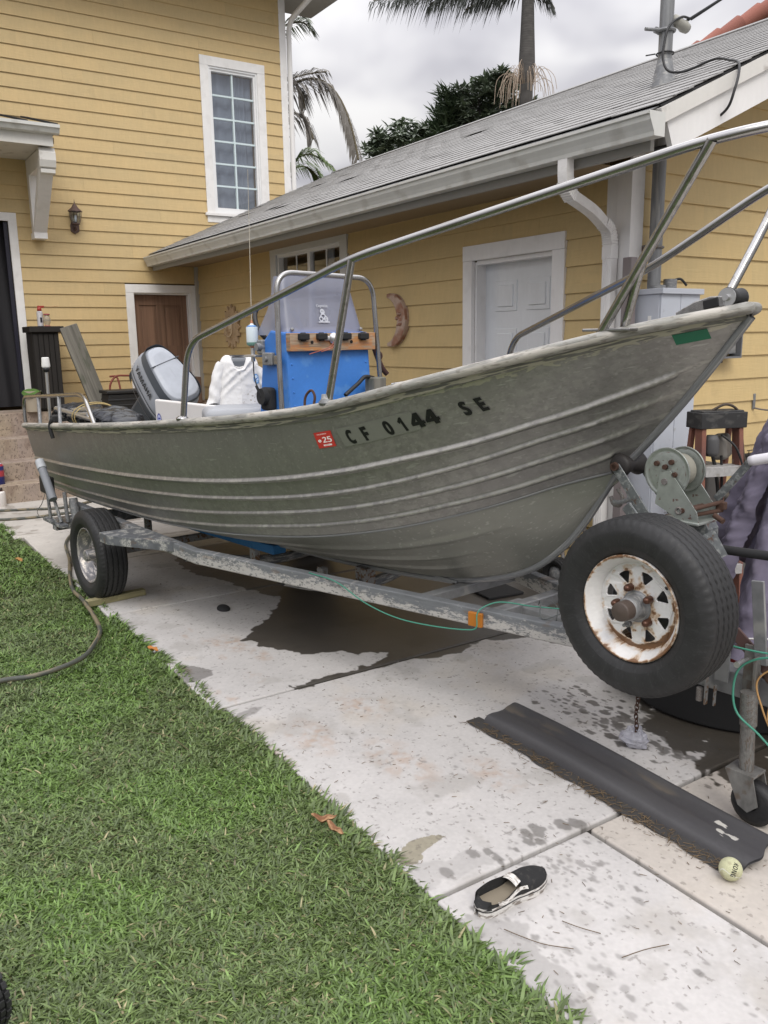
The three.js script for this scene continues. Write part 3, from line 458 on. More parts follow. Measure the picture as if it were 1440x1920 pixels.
// wet patches on the concrete, the last partly painted hull shade (outlines as they lie on the ground, x and z)
const WET_SHADE = [
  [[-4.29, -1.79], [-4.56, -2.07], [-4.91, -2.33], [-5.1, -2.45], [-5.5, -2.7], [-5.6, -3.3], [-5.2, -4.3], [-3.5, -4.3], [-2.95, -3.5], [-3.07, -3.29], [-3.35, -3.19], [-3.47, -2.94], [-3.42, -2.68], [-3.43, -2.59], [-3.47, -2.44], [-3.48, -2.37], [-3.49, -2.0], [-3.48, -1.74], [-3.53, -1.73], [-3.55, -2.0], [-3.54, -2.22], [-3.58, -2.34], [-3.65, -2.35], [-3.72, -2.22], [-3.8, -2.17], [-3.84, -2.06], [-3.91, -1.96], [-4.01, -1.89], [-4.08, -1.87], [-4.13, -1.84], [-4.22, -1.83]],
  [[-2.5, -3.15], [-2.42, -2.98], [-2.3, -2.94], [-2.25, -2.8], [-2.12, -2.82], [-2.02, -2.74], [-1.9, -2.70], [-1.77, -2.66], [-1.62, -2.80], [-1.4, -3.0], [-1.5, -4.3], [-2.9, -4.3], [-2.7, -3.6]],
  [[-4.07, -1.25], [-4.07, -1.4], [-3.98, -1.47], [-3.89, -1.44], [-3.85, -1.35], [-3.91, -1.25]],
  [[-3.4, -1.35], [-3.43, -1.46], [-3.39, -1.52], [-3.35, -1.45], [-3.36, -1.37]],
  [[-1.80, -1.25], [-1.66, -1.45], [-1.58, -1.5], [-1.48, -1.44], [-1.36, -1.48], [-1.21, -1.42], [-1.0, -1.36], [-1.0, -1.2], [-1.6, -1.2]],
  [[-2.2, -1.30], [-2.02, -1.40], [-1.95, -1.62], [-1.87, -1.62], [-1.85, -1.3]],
  [[-4.95, -2.30], [-5.35, -2.22], [-5.9, -2.05], [-6.3, -2.1], [-6.64, -2.4], [-6.64, -4.3], [-5, -4.3]],  // dark damp ground with the shade under the hull painted in
];
const MUD = [[-2.08, -1.36], [-2.13, -1.45], [-2.12, -1.54], [-2.08, -1.59], [-2.05, -1.46], [-2.01, -1.42], [-2.03, -1.36]];
const RUSTY = [[-4.06, -1.36, 0.05, 0.02], [-4.35, -1.62, 0.07, 0.03], [-4.28, -1.72, 0.10, 0.05], [-4.10, -1.60, 0.03, 0.02], [-4.02, -1.78, 0.08, 0.03], [-3.75, -1.62, 0.05, 0.03], [-4.55, -1.55, 0.05, 0.02], [-4.62, -1.62, 0.04, 0.02], [-3.70, -1.38, 0.03, 0.02], [-3.55, -1.42, 0.04, 0.02], [-3.0, -1.55, 0.12, 0.06], [-2.6, -1.75, 0.14, 0.07], [-2.3, -2.0, 0.10, 0.05], [-3.15, -1.9, 0.1, 0.08], [-2.9, -1.35, 0.07, 0.03]];
{
  const X0 = -6.65, X1 = -0.75, Z0 = -4.35, Z1 = -1.15, TW = 2048, TH = 1456;
  const wetShadeAt = (x, z) => {
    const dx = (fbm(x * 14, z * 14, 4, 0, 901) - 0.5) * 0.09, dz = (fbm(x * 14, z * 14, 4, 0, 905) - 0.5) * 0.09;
    for (let i = 0; i < WET_SHADE.length; i++) if (inPoly(WET_SHADE[i], x + dx, z + dz)) {
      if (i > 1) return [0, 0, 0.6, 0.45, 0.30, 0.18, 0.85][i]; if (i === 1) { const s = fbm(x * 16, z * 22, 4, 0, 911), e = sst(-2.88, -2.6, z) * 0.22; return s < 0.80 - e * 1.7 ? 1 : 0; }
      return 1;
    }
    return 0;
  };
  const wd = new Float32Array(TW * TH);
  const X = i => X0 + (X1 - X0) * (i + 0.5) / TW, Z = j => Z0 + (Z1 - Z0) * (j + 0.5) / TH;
  for (let j = 0; j < TH; j++) for (let i = 0; i < TW; i++) wd[j * TW + i] = wetShadeAt(X(i), Z(j));
  { // splashed drops, each an uneven little pool
    const q = RNG(57), drop = (x, z, r, w) => { const ci = (x - X0) / (X1 - X0) * TW, cj = (z - Z0) / (Z1 - Z0) * TH, s = TW / (X1 - X0), R = Math.ceil(r * 1.8 * s) + 1; for (let j = Math.max(0, Math.floor(cj - R)); j <= Math.min(TH - 1, cj + R); j++) for (let i = Math.max(0, Math.floor(ci - R)); i <= Math.min(TW - 1, ci + R); i++) { const dx = (i - ci) / s, dz = (j - cj) / s, a = Math.atan2(dz, dx), e = r * (0.75 + 0.75 * (vn(Math.cos(a) * 1.7 + x * 90, Math.sin(a) * 1.7 + z * 90, 0, 5) - 0.2)); if (Math.hypot(dx * 0.85, dz) < e) wd[j * TW + i] = Math.max(wd[j * TW + i], w); } };
    for (let i = 0; i < 70; i++) { const a = q() * q(); drop(mix(-1.80, -0.95, q()), mix(-2.0, -1.35, q()), 0.004 + 0.016 * q() * q(), 0.35 + 0.25 * q()); }
    for (let i = 0; i < 80; i++) drop(-1.70 + (q() + q() - 1) * 0.32, -1.80 + (q() + q() - 1) * 0.22, 0.004 + 0.018 * q() * q(), 0.28 + 0.2 * q());
    for (let i = 0; i < 90; i++) drop(-1.42 + (q() + q() - 1) * 0.35, -1.50 + (q() + q() - 1) * 0.14, 0.004 + 0.02 * q() * q(), 0.2 + 0.2 * q());
    for (let i = 0; i < 260; i++) drop(-2.25 + (q() + q() - 1) * 0.6, -2.78 + (q() + q() - 1) * 0.22, 0.005 + 0.03 * q() * q(), 0.6 + 0.3 * q());
    for (let i = 0; i < 60; i++) drop(mix(-3.4, -1.9, q()), mix(-2.2, -1.35, q()), 0.003 + 0.012 * q() * q(), 0.4);
    for (let i = 0; i < 14; i++) drop(mix(-1.95, -1.86, q()), mix(-2.05, -1.35, q()), 0.012 + 0.022 * q(), 0.6);
  }
  for (let pass = 0; pass < 3; pass++) { const src = wd.slice(); for (let j = 1; j < TH - 1; j++) for (let i = 1; i < TW - 1; i++) { const k = j * TW + i; if (src[k] !== src[k + 1] || src[k] !== src[k + TW] || src[k] !== src[k - 1] || src[k] !== src[k - TW]) wd[k] = (src[k] * 2 + src[k + 1] + src[k - 1] + src[k + TW] + src[k - TW]) / 6; } }
  const specks = []; const r2 = RNG(55);
  for (let i = 0; i < 300; i++) { const x = X0 + r2() * (X1 - X0), z = Z0 + r2() * (Z1 - Z0); specks.push([x, z, 0.002 + r2() * r2() * 0.009, r2() * 3.14, 0.3 + r2() * 0.45]); }
  const colour = (i, j) => {
    const x = X(i), z = Z(j);
    const a = fbm(x * 1.3, z * 1.3, 4, 0, 921), b = fbm(x * 9, z * 9, 4, 0, 923), f = fbm(x * 90, z * 90, 3, 0, 925);
    let k = 0.475 + (a - 0.5) * 0.10 + (b - 0.5) * 0.07 + (f - 0.5) * 0.07;
    let c = [k * 1.02, k * 0.98, k * 0.95];
    const y = sst(0.55, 0.72, fbm(x * 3.1 + 7, z * 3.1, 5, 0, 931)) * 0.4; c = mix3(c, [k * 1.0, k * 0.90, k * 0.77], y);           // old rust tint
    const gd = sst(0.6, 0.72, fbm(x * 6, z * 6, 5, 0, 937)) * 0.25; c = mix3(c, [0.22, 0.2, 0.17], gd);
    if (x > -1.83 && z < -2.03) c = mix3(c, [k * 0.92, k * 0.80, k * 0.66], 0.55);
    for (const [rx, rz, sx, sz] of RUSTY) { const d = ((x - rx) / sx) ** 2 + ((z - rz) / sz) ** 2; if (d < 4) { const n = fbm(x * 30, z * 30, 4, 0, 941); c = mix3(c, [0.36, 0.19, 0.08], Math.max(0, 1 - d / 3.6) * sst(0.3, 0.8, n) * 0.42); } }
    if (inPoly(MUD, x + (b - 0.5) * 0.05, z + (f - 0.5) * 0.03)) c = mix3(c, [0.20 + f * 0.06, 0.175 + f * 0.06, 0.12 + f * 0.04], 0.85);
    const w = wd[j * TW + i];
    if (w > 0) c = [c[0] * mix(1, 0.15, w), c[1] * mix(1, 0.14, w), c[2] * mix(1, 0.125, w)];  // wet tone, deepened further to carry shade under boat and tongue
    const spot = sst(0.73, 0.76, fbm(x * 60, z * 60, 3, 0, 951)); c = mix3(c, [0.10, 0.085, 0.07], spot * 0.4);
    return c;
  };
  const d = new Uint8Array(TW * TH * 4), ro = new Uint8Array(TW * TH * 4);
  for (let j = 0; j < TH; j++) for (let i = 0; i < TW; i++) { const c = colour(i, j), k = (j * TW + i) * 4; for (let m = 0; m < 3; m++) d[k + m] = toS(c[m]) * 255; d[k + 3] = ro[k + 3] = 255; const w = wd[j * TW + i]; ro[k] = ro[k + 1] = ro[k + 2] = 255 * mix(0.88, 0.42, w); }
  for (const [x, z, r, t, o] of specks) { // crumbs of leaf litter and tar, drawn as small ellipses
    const ci = (x - X0) / (X1 - X0) * TW, cj = (z - Z0) / (Z1 - Z0) * TH, s = TW / (X1 - X0), R = Math.ceil(r * 1.6 * s) + 1;
    for (let j = Math.max(0, Math.floor(cj - R)); j <= Math.min(TH - 1, cj + R); j++) for (let i = Math.max(0, Math.floor(ci - R)); i <= Math.min(TW - 1, ci + R); i++) {
      const dx = (i - ci) / s, dz = (j - cj) / s, u = dx * Math.cos(t) + dz * Math.sin(t), v = -dx * Math.sin(t) + dz * Math.cos(t);
      if ((u / (r * 1.5)) ** 2 + (v / (r * 0.7)) ** 2 < 1) { const k = (j * TW + i) * 4; d[k] = mix(d[k], 66, o); d[k + 1] = mix(d[k + 1], 56, o); d[k + 2] = mix(d[k + 2], 46, o); }
    }
  }
  const mkT = (arr, srgb) => { const t = new THREE.DataTexture(arr, TW, TH, THREE.RGBAFormat); t.magFilter = THREE.LinearFilter; t.minFilter = THREE.LinearMipmapLinearFilter; t.generateMipmaps = true; t.anisotropy = 8; if (srgb) t.colorSpace = THREE.SRGBColorSpace; t.needsUpdate = true; return t; };
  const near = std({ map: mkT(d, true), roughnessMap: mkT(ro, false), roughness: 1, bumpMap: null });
  const farT = tex(1024, 1024, (u, v) => { const x = u * 4, z = v * 4; const a = fbm(x * 1.3, z * 1.3, 4, 0, 961), b = fbm(x * 9, z * 9, 4, 0, 963), f = fbm(x * 60, z * 60, 2, 0, 965); const k = 0.43 + (a - 0.5) * 0.2 + (b - 0.5) * 0.1 + (f - 0.5) * 0.06; const s = sst(0.62, 0.7, fbm(x * 8, z * 8, 5, 0, 967)) * 0.5; return mix3([k * 1.02, k * 0.96, k * 0.88], [0.16, 0.13, 0.10], s); }, { repeat: [0.25, 0.25] });
  const far = std({ map: farT, roughness: 0.9 });
  const D = new THREE.Group(); D.name = 'driveway'; D.userData.kind = 'structure'; scene.add(D);
  const slab = (x0, x1, z0, z1) => {
    const g = new THREE.BoxGeometry(x1 - x0 - 0.014, 0.1, z1 - z0 - 0.014, 1, 1, 1);
    const r = new RoundedBoxGeometry(x1 - x0 - 0.018, 0.1, z1 - z0 - 0.018, 3, 0.010); r.translate((x0 + x1) / 2, -0.05, (z0 + z1) / 2);
    const isNear = x0 > -6.7 && x1 < -0.7; const p = r.attributes.position, uv = new Float32Array(p.count * 2);
    for (let i = 0; i < p.count; i++) { if (isNear) { uv[2 * i] = (p.getX(i) - X0) / (X1 - X0); uv[2 * i + 1] = (p.getZ(i) - Z0) / (Z1 - Z0); } else { uv[2 * i] = p.getX(i); uv[2 * i + 1] = p.getZ(i); } }
    r.setAttribute('uv', new THREE.BufferAttribute(uv, 2));
    const m = sh(new THREE.Mesh(r, isNear ? near : far)); m.name = 'slab'; D.add(m);
  };
  const zs = [-4.3, -2.02, -1.24];
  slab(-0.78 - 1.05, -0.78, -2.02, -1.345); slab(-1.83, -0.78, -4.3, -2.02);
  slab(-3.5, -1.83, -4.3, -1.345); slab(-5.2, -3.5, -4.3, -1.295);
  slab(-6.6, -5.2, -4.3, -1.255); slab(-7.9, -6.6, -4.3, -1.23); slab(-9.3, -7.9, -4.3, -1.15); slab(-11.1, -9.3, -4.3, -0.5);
  slab(-0.78, 2.5, -4.3, -1.345); slab(-3.7, -0.78, -8.5, -4.3); slab(-0.78, 2.5, -8.5, -4.3);
  const j = sh(new THREE.Mesh(box(-11.1, 2.5, -0.09, -0.022, -8.5, -1.35), std({ color: lin(0.035, 0.03, 0.025), roughness: 1 }))); j.name = 'joint_bed'; D.add(j);
}
// ---------------------------------------------------------------- lawn: broad grass blades
{
  const blade = (() => { // a bent, pointed strip
    const pos = [], idx = [], N = 4;
    for (let i = 0; i <= N; i++) { const t = i / N, w = 0.5 * Math.pow(1 - t, 0.55) * (0.75 + 0.5 * t), y = Math.sin(t * 1.25) * 0.78, z = (1 - Math.cos(t * 1.25)) * 0.95; if (i < N) pos.push(-w, y, z, w, y, z); else pos.push(0, y, z); }
    for (let i = 0; i < N - 1; i++) idx.push(2 * i, 2 * i + 1, 2 * i + 3, 2 * i, 2 * i + 3, 2 * i + 2); idx.push(2 * N - 2, 2 * N - 1, 2 * N);
    const g = new THREE.BufferGeometry(); g.setAttribute('position', new THREE.Float32BufferAttribute(pos, 3)); g.setIndex(idx); g.computeVertexNormals(); return g;
  })();
  const mat = phy({ color: 0xffffff, roughness: 0.5, transmission: 0.18, thickness: 0, side: THREE.DoubleSide });
  const r = RNG(99), list = [];
  const place = (n, x0, x1, z0, z1, sz, test) => { for (let i = 0; i < n; i++) { const x = x0 + r() * (x1 - x0), z = z0 + r() * (z1 - z0); if (!test || test(x, z)) list.push([x, z, sz]); } };
  const edgeT = pchip([[-9.6, -1.08], [-8.6, -1.12], [-5.2, -1.268], [-3.4, -1.305], [-2.1, -1.33], [2, -1.335]]), edge = x => edgeT(x) - 0.012 - 0.06 * (fbm(x * 5, 1, 4, 0, 71) - 0.5);
  const ok = (x, z) => z > edge(x) && z < 0.16 * x + 0.55;
  place(235000, -3.4, -0.6, -1.38, 0.45, 1, ok);
  place(120000, -6, -3.4, -1.38, 0.1, 1.1, ok);
  place(26000, -9.6, -6, -1.36, -0.1, 1.3, ok);
  place(120000, -9, 1.5, -1.3, 2.4, 1.4, (x, z) => z >= 0.16 * x + 0.55 && z > edge(x));
  // edge tufts leaning over the concrete
  for (let i = 0; i < 24000; i++) { const x = -9 + r() * 8.2, z = edge(x) + 0.06 * r() * r() - 0.004; list.push([x, z, 1.25 + 0.75 * r() * fbm(x * 9, 3, 3, 0, 73), 1]); }
  const im = new THREE.InstancedMesh(blade, mat, list.length), o = new THREE.Object3D(), c = new THREE.Color();
  o.rotation.order = 'YXZ';
  list.forEach(([x, z, s, e], i) => {
    const patch = fbm(x * 2.1, z * 2.1, 3, 0, 61), p2 = fbm(x * 7, z * 7, 3, 0, 63);
    const len = (0.018 + 0.026 * r() * r() + 0.008 * r()) * s * (0.75 + p2 * 0.6), w = (0.0058 + 0.0048 * r()) * s;
    o.position.set(x, -0.033 + (p2 - 0.5) * 0.012, z); o.rotation.set(0.15 + r() * 0.85, e ? Math.PI + (r() - 0.5) * 2.4 : r() * 6.283, (r() - 0.5) * 0.5); o.scale.set(w, len * 1.25, len * (0.7 + r() * 0.9));
    o.updateMatrix(); im.setMatrixAt(i, o.matrix);
    const lush = sst(0.42, 0.62, patch), dry = r();
    let k = 0.5 + r() * 1.05, col = mix3([0.104, 0.150, 0.044], [0.110, 0.200, 0.032], lush * (0.3 + 0.6 * r()));
    if (dry < 0.05 - lush * 0.03) col = mix3(col, [0.30, 0.25, 0.14], 0.4 + r() * 0.5);
    if (dry > 0.93) col = mix3(col, [0.17, 0.28, 0.07], 0.6);
    c.setRGB(col[0] * k, col[1] * k, col[2] * k); im.setColorAt(i, c);
  });
  im.castShadow = im.receiveShadow = true; im.name = 'grass'; tag(im, 'short broad-bladed green lawn grass beside the concrete driveway', 'grass', null, 'stuff'); scene.add(im);
}
// ---------------------------------------------------------------- porch steps
{
  const S = thing('porch_steps', 'stained tan concrete steps leading up to the porch of the yellow house', 'steps', [-10.5, 0, -1]);
  const stT = tex(1024, 512, (u, v) => { const x = u * 4, y = v * 2; const a = fbm(x * 1.5, y * 1.5, 4, 0, 971), b = fbm(x * 14, y * 14, 4, 0, 973), s = sst(0.60, 0.72, fbm(x * 34, y * 26, 4, 0, 975)), q = sst(0.5, 0.7, fbm(x * 4, y * 3, 5, 0, 977)); let c = [0.33 + (b - 0.5) * 0.14 + (a - 0.5) * 0.1, 0.265 + (b - 0.5) * 0.11 + (a - 0.5) * 0.08, 0.215 + (b - 0.5) * 0.09]; c = mix3(c, [0.20, 0.14, 0.105], q * 0.5); return mix3(c, [0.07, 0.045, 0.035], s * 0.6); }, { repeat: [0.6, 0.9] });
  const sm = std({ map: stT, roughness: 0.9, bumpMap: grainT, bumpScale: 0.004 });
  const H = [0.202, 0.412, 0.648, 0.918];
  for (let i = 0; i < 4; i++) wpart(S, 'step', [rbox(-11.18 + i * 0.002, -9.74 - i * 0.3, i ? H[i - 1] - 0.04 : -0.03, H[i], -4.28 + i * 0.002, 1.5 - i * 0.002, 0.014)], sm);
}
// ---------------------------------------------------------------- boat: local x = forward, y = up, z = near side; origin under the bow tip
const BO = [-1.735, 0, -2.621], BT = 6 * Math.PI / 180;
const bGun = pchip([[0.02, 0.006], [0, 0.02], [-0.25, 0.2], [-0.5, 0.35], [-1, 0.56], [-1.5, 0.70], [-2, 0.79], [-2.5, 0.85], [-3, 0.88], [-3.5, 0.9], [-4.5, 0.89], [-5.5, 0.83]]);
const yGun = pchip([[0.02, 1.79], [0, 1.785], [-0.25, 1.73], [-0.6, 1.64], [-1.04, 1.53], [-1.55, 1.412], [-2, 1.35], [-2.6, 1.29], [-3.4, 1.222], [-4.4, 1.15], [-5.5, 1.075]]);
const bChi = pchip([[0.03, -0.2915], [0, -0.275], [-0.25, -0.138], [-0.5, 0], [-0.7, 0.10], [-1, 0.25], [-1.5, 0.44], [-2, 0.555], [-2.5, 0.63], [-3, 0.68], [-3.5, 0.7], [-4.5, 0.7], [-5.5, 0.66]]);
const yChi = pchip([[0.03, 1.34], [0, 1.33], [-0.25, 1.25], [-0.5, 1.168], [-0.69, 1.103], [-0.886, 1.02], [-1.106, 0.938], [-1.388, 0.851], [-1.58, 0.804], [-1.87, 0.746], [-2.24, 0.694], [-2.72, 0.645], [-3.76, 0.593], [-5.2, 0.56], [-5.5, 0.555]]);
const yStem = pchip([[0.02, 1.77], [0, 1.755], [-0.216, 1.505], [-0.521, 1.122], [-0.752, 0.825], [-0.928, 0.687], [-1.122, 0.603], [-1.446, 0.522], [-2.1, 0.455], [-3, 0.41], [-4, 0.40], [-5.5, 0.40]]);
const low = L => [Math.max(0.004, bChi(L)), yChi(L)];
const RIBS = [ // fraction from gunwale to chine along the length
  pchip([[-5.5, 0.51], [-2.4, 0.503], [-1.355, 0.486], [-0.928, 0.496], [-0.651, 0.478], [-0.415, 0.430], [-0.268, 0.381], [-0.15, 0.325]]),
  pchip([[-5.5, 0.70], [-3.5, 0.663], [-2.4, 0.652], [-1.0, 0.637], [-0.598, 0.602], [-0.42, 0.562], [-0.248, 0.504], [-0.15, 0.46]]),
  pchip([[-5.5, 0.86], [-3.6, 0.84], [-2.6, 0.795], [-1.9, 0.776], [-1.04, 0.776], [-0.749, 0.768], [-0.498, 0.726], [-0.338, 0.667], [-0.2, 0.60]]),
  pchip([[-5.5, 0.97], [-3.3, 0.95], [-2.676, 0.92], [-1.95, 0.897], [-1.2, 0.897], [-0.782, 0.905], [-0.583, 0.879], [-0.449, 0.835], [-0.3, 0.77]])];
const RIBEND = [-0.20, -0.27, -0.36, -0.46];
const sideBase = (L, t) => [L, mix(yGun(L), yChi(L), t), mix(bGun(L), bChi(L), t) + 0.035 * 4 * t * (1 - t) * Math.min(1, Math.max(0, (-L - 0.08) / 0.9))];
const tMax = L => { if (L <= -0.5 || sideBase(L, 1)[2] > 0.003) return 1; let a = 0, b = 1; for (let i = 0; i < 30; i++) { const m = (a + b) / 2; if (sideBase(L, m)[2] > 0.003) a = m; else b = m; } return a; };
function sideN(L, t) { const e = 0.004, a = sideBase(L + e, t), b = sideBase(L - e, t), c = sideBase(L, t + e), d = sideBase(L, t - e); const u = V(a[0] - b[0], a[1] - b[1], a[2] - b[2]), v = V(d[0] - c[0], d[1] - c[1], d[2] - c[2]); return u.cross(v).normalize(); }
function sideAt(L, t, n = 0) { // outer skin with pressed ribs
  const p = sideBase(L, t), h = Math.max(0.05, yGun(L) - yChi(L)); let d = n;
  for (let k = 0; k < 4; k++) { const s = (t - RIBS[k](L)) * h * 1.12, w = k === 0 ? 0.017 : 0.0145; const f = sst(RIBEND[k] + 0.02, RIBEND[k] - 0.06, L); if (Math.abs(s) < w) d += f * (k === 0 ? 0.016 : 0.0125) * (0.5 + 0.5 * Math.cos(Math.PI * s / w)); }
  if (d === 0) return p; const q = sideN(L, t); return [p[0] + q.x * d, p[1] + q.y * d, p[2] + q.z * d];
}
const botAt = (L, t) => { // chine to keel, with two pressed strakes
  const [b, y] = low(L), k = yStem(L); const yy = mix(y, k, t) - Math.sin(t * Math.PI) * 0.03 * sst(-3, -1, L); let d = 0;
  for (const c of [0.24, 0.46, 0.68]) { const w = 0.055; const s = t - c - 0.0; if (Math.abs(s) < w) d += 0.010 * (0.5 + 0.5 * Math.cos(Math.PI * s / w)) * sst(-0.75 - c * 0.5, -1.1 - c * 0.5, L); }
  return [L, yy - d * 0.8, b * (1 - t) + d * 0.6 + 0.004 * t];
};
const boat = thing('aluminium_skiff', 'grey-green aluminium skiff with blue console and bow rails on the trailer', 'boat', BO, BT);
{
  const hullT = tex(2048, 1024, (u, v) => { // u along 5.6 m from stern to bow, v from gunwale to chine
    const x = u * 5.6, y = v * 0.75; const L = x - 5.6;
    const a = fbm(x * 2.4, y * 2.4, 5, 0, 1001), b = fbm(x * 26, y * 26, 4, 0, 1003), f = fbm(x * 120, y * 120, 2, 0, 1005), st = fbm(x * 30, y * 2, 4, 0, 1007);
    let k = 0.275 + (a - 0.5) * 0.04 + (b - 0.5) * 0.025 + (f - 0.5) * 0.03 + (st - 0.5) * 0.05;
    let c = [k * 1.03, k * 0.995, k * 0.955];
    const pat = fbm(x * 2.3, y * 2.3, 5, 0, 1011), m = fbm(x * 42 + a * 3, y * 42, 4, 0, 1012);
    const worn = sst(0.40, 0.62, pat + sst(-2.6, -0.3, L) * 0.22 - 0.06);
    c = mix3(c, [0.42, 0.415, 0.385], worn * sst(0.40, 0.66, m) * 0.28);            // bare oxidised metal where the paint has gone
    c = mix3(c, [0.20, 0.20, 0.18], worn * sst(0.60, 0.70, fbm(x * 75, y * 75, 3, 0, 1013)) * 0.30);
    const lip = v < 0.07 + 0.06 * fbm(x * 16, 2, 3, 0, 1015) && v > 0.015 ? sst(0.40, 0.52, fbm(x * 55, y * 70, 4, 0, 1017)) * sst(-1.7, -1.1, L + (fbm(x * 6, 5, 3, 0, 1016) - 0.5)) : 0; c = mix3(c, [0.46, 0.44, 0.35], lip * 0.85); // peeling paint under the rail
    for (let q = 0; q < 4; q++) { const d = Math.abs(v - RIBS[q](L)) * 0.7; if (d < 0.017) { const w2 = sst(0.017, 0.006, d) * sst(0.40, 0.56, fbm(x * 34, y * 60, 4, 0, 1018) + sst(-2.4, -0.7, L) * 0.20 - 0.13); c = mix3(c, [0.50, 0.485, 0.44], w2 * 0.45); } }   // paint worn off the crests
    const sp = sst(0.765, 0.79, fbm(x * 70, y * 70, 2, 0, 1019)); c = mix3(c, [0.5, 0.5, 0.46], sp * 0.25);
    const scr = sst(0.79, 0.83, fbm(x * 9 + y * 20, y * 60 - x * 8, 3, 0, 1021)); return mix3(c, [0.55, 0.56, 0.52], scr * 0.35);
  });
  hullT.wrapS = hullT.wrapT = THREE.ClampToEdgeWrapping;
  const botT = tex(1024, 256, (u, v) => { const x = u * 5.6, y = v * 0.7; const a = fbm(x * 3, y * 3, 5, 0, 1031), b = fbm(x * 30, y * 30, 3, 0, 1033), s = sst(0.76, 0.79, fbm(x * 60, y * 60, 2, 0, 1035)); let k = 0.275 + (a - 0.5) * 0.05 + (b - 0.5) * 0.03; return mix3([k, k, k * 0.9], [0.5, 0.49, 0.45], s * 0.4); });
  const hm = std({ map: hullT, metalness: 0.62, roughness: 0.42, side: THREE.DoubleSide, bumpMap: fineT.clone(), bumpScale: 0.0004 }); hm.bumpMap.repeat.set(30, 5);
  const bm = std({ map: botT, metalness: 0.62, roughness: 0.44, side: THREE.DoubleSide });
  // lengthwise stations, denser at the bow; crosswise denser at the ribs
  const NL = 150, NT = 170, Lf = a => -5.5 + 5.50 * (1 - Math.pow(1 - a, 1.25));
  for (const s of [1, -1]) {
    const g = grid(NL, NT, (a, t) => { const L = Lf(a), te = t * tMax(L), p = sideAt(L, te); return [p[0], p[1], s * Math.max(0.003, p[2]), (L + 5.6) / 5.6, te]; });
    if (s < 0) { const ix = g.index.array; for (let i = 0; i < ix.length; i += 3) { const q = ix[i]; ix[i] = ix[i + 1]; ix[i + 1] = q; } g.computeVertexNormals(); }
    part(boat, 'hull_side', g, hm);
    const h = grid(110, 60, (a, t) => { const L = -5.5 + 5.0 * a, p = botAt(L, t); return [p[0], p[1], s * p[2], a, t]; });
    if (s < 0) { const ix = h.index.array; for (let i = 0; i < ix.length; i += 3) { const q = ix[i]; ix[i] = ix[i + 1]; ix[i + 1] = q; } h.computeVertexNormals(); }
    part(boat, 'hull_bottom', h, bm);
    // chine seam
    const ch = []; for (let i = 0; i <= 60; i++) { const L = -5.5 + 4.98 * i / 60, [b, y] = low(L); ch.push([L, y + 0.003, s * (b + 0.004)]); } part(boat, 'chine_seam', pipe(ch, 0.0055, 140, 6), M.galv);
    // gunwale extrusion: round rail over a flat flange
    const gu = []; for (let i = 0; i <= 80; i++) { const L = Lf(i / 80); gu.push([L, yGun(L), s * (bGun(L) + 0.012)]); } gu.push([-0.005, 1.786, s * 0.006]);
    const gunT = M.gunT || (M.gunT = tex(1024, 128, (u, v) => { const a = fbm(u * 60, v * 6, 5, 0, 1041), w = sst(0.44, 0.6, fbm(u * 40 + 9, v * 5, 6, 0, 1043) ), p = sst(0.62, 0.7, fbm(u * 220, v * 14, 3, 0, 1045)); const k = 0.30 + (a - 0.5) * 0.2; let c = mix3([k * 0.98, k * 0.96, k * 0.88], [0.52, 0.49, 0.44], w * 0.8); return mix3(c, [0.16, 0.14, 0.11], p * 0.5); }));
    const gm = M.gunM || (M.gunM = std({ map: gunT, metalness: 0.25, roughness: 0.6, bumpMap: fineT.clone(), bumpScale: 0.0008 })); gm.bumpMap.repeat.set(24, 1);
    const rg = [pipe(gu, 0.021, 220, 14), new THREE.SphereGeometry(0.0208, 14, 10).translate(-0.005, 1.786, s * 0.006)]; part(boat, 'gunwale', rg, gm);
    part(boat, 'gunwale_flange', grid(160, 3, (a, t) => { const L = Lf(a * 0.995), p = sideBase(L, 0.0 + t * 0.07), q = sideN(L, 0.03); return [p[0] + q.x * 0.004, p[1] - 0.004 + q.y * 0.004, s * (p[2] + q.z * 0.004 + 0.001), a * 8, t]; }), (M.flange || (M.flange = (() => { const m = gm.clone(); m.side = THREE.DoubleSide; m.map = tex(1024, 64, (u, v) => { const n = fbm(u * 90, v * 6, 4, 0, 1051), w = sst(0.48, 0.56, fbm(u * 60, v * 7, 4, 0, 1053)); const k = 0.17 + (n - 0.5) * 0.1; return mix3([k, k * 0.98, k * 0.88], [0.44, 0.42, 0.33], w); }); m.map.repeat.set(0.125, 1); return m; })())));
  }
  // stem bar, keel bar, transom
  const st = []; for (let i = 0; i <= 60; i++) { const L = 0.004 - 1.47 * i / 60, y = L > -0.5 ? mix(yGun(L), yChi(L), tMax(L)) : yStem(L) + 0.02 * sst(-0.65, -0.5, L); st.push([L, y - 0.006, 0]); }
  part(boat, 'stem_bar', pipe(st, 0.016, 120, 8), M.galv);
  part(boat, 'keel_bar', [pipe([[-1.44, 0.508, 0], [-2.1, 0.442, 0], [-3, 0.397, 0], [-5.45, 0.387, 0]], 0.016, 60, 8), rbox(-1.56, -1.40, 0.505, 0.520, -0.022, 0.022, 0.004)], M.galv);
  const tr = []; { const p = [[0.83, 1.075], [0.66, 0.555], [0, 0.40], [-0.66, 0.555], [-0.83, 1.075], [-0.30, 1.06], [-0.28, 0.93], [0.28, 0.93], [0.30, 1.06]]; tr.push(rot(prism(p, 0.045), 0, Math.PI / 2).translate(-5.49, 0, 0)); }
  part(boat, 'transom', tr, M.galv);
  const deckY = L => 0.80 + 0.35 * sst(-1.8, -0.9, L), deckB = L => { const y = deckY(L), te = (yGun(L) - y) / (yGun(L) - yChi(L)); return Math.max(0.01, sideBase(L, Math.min(1, te))[2] - 0.04); };
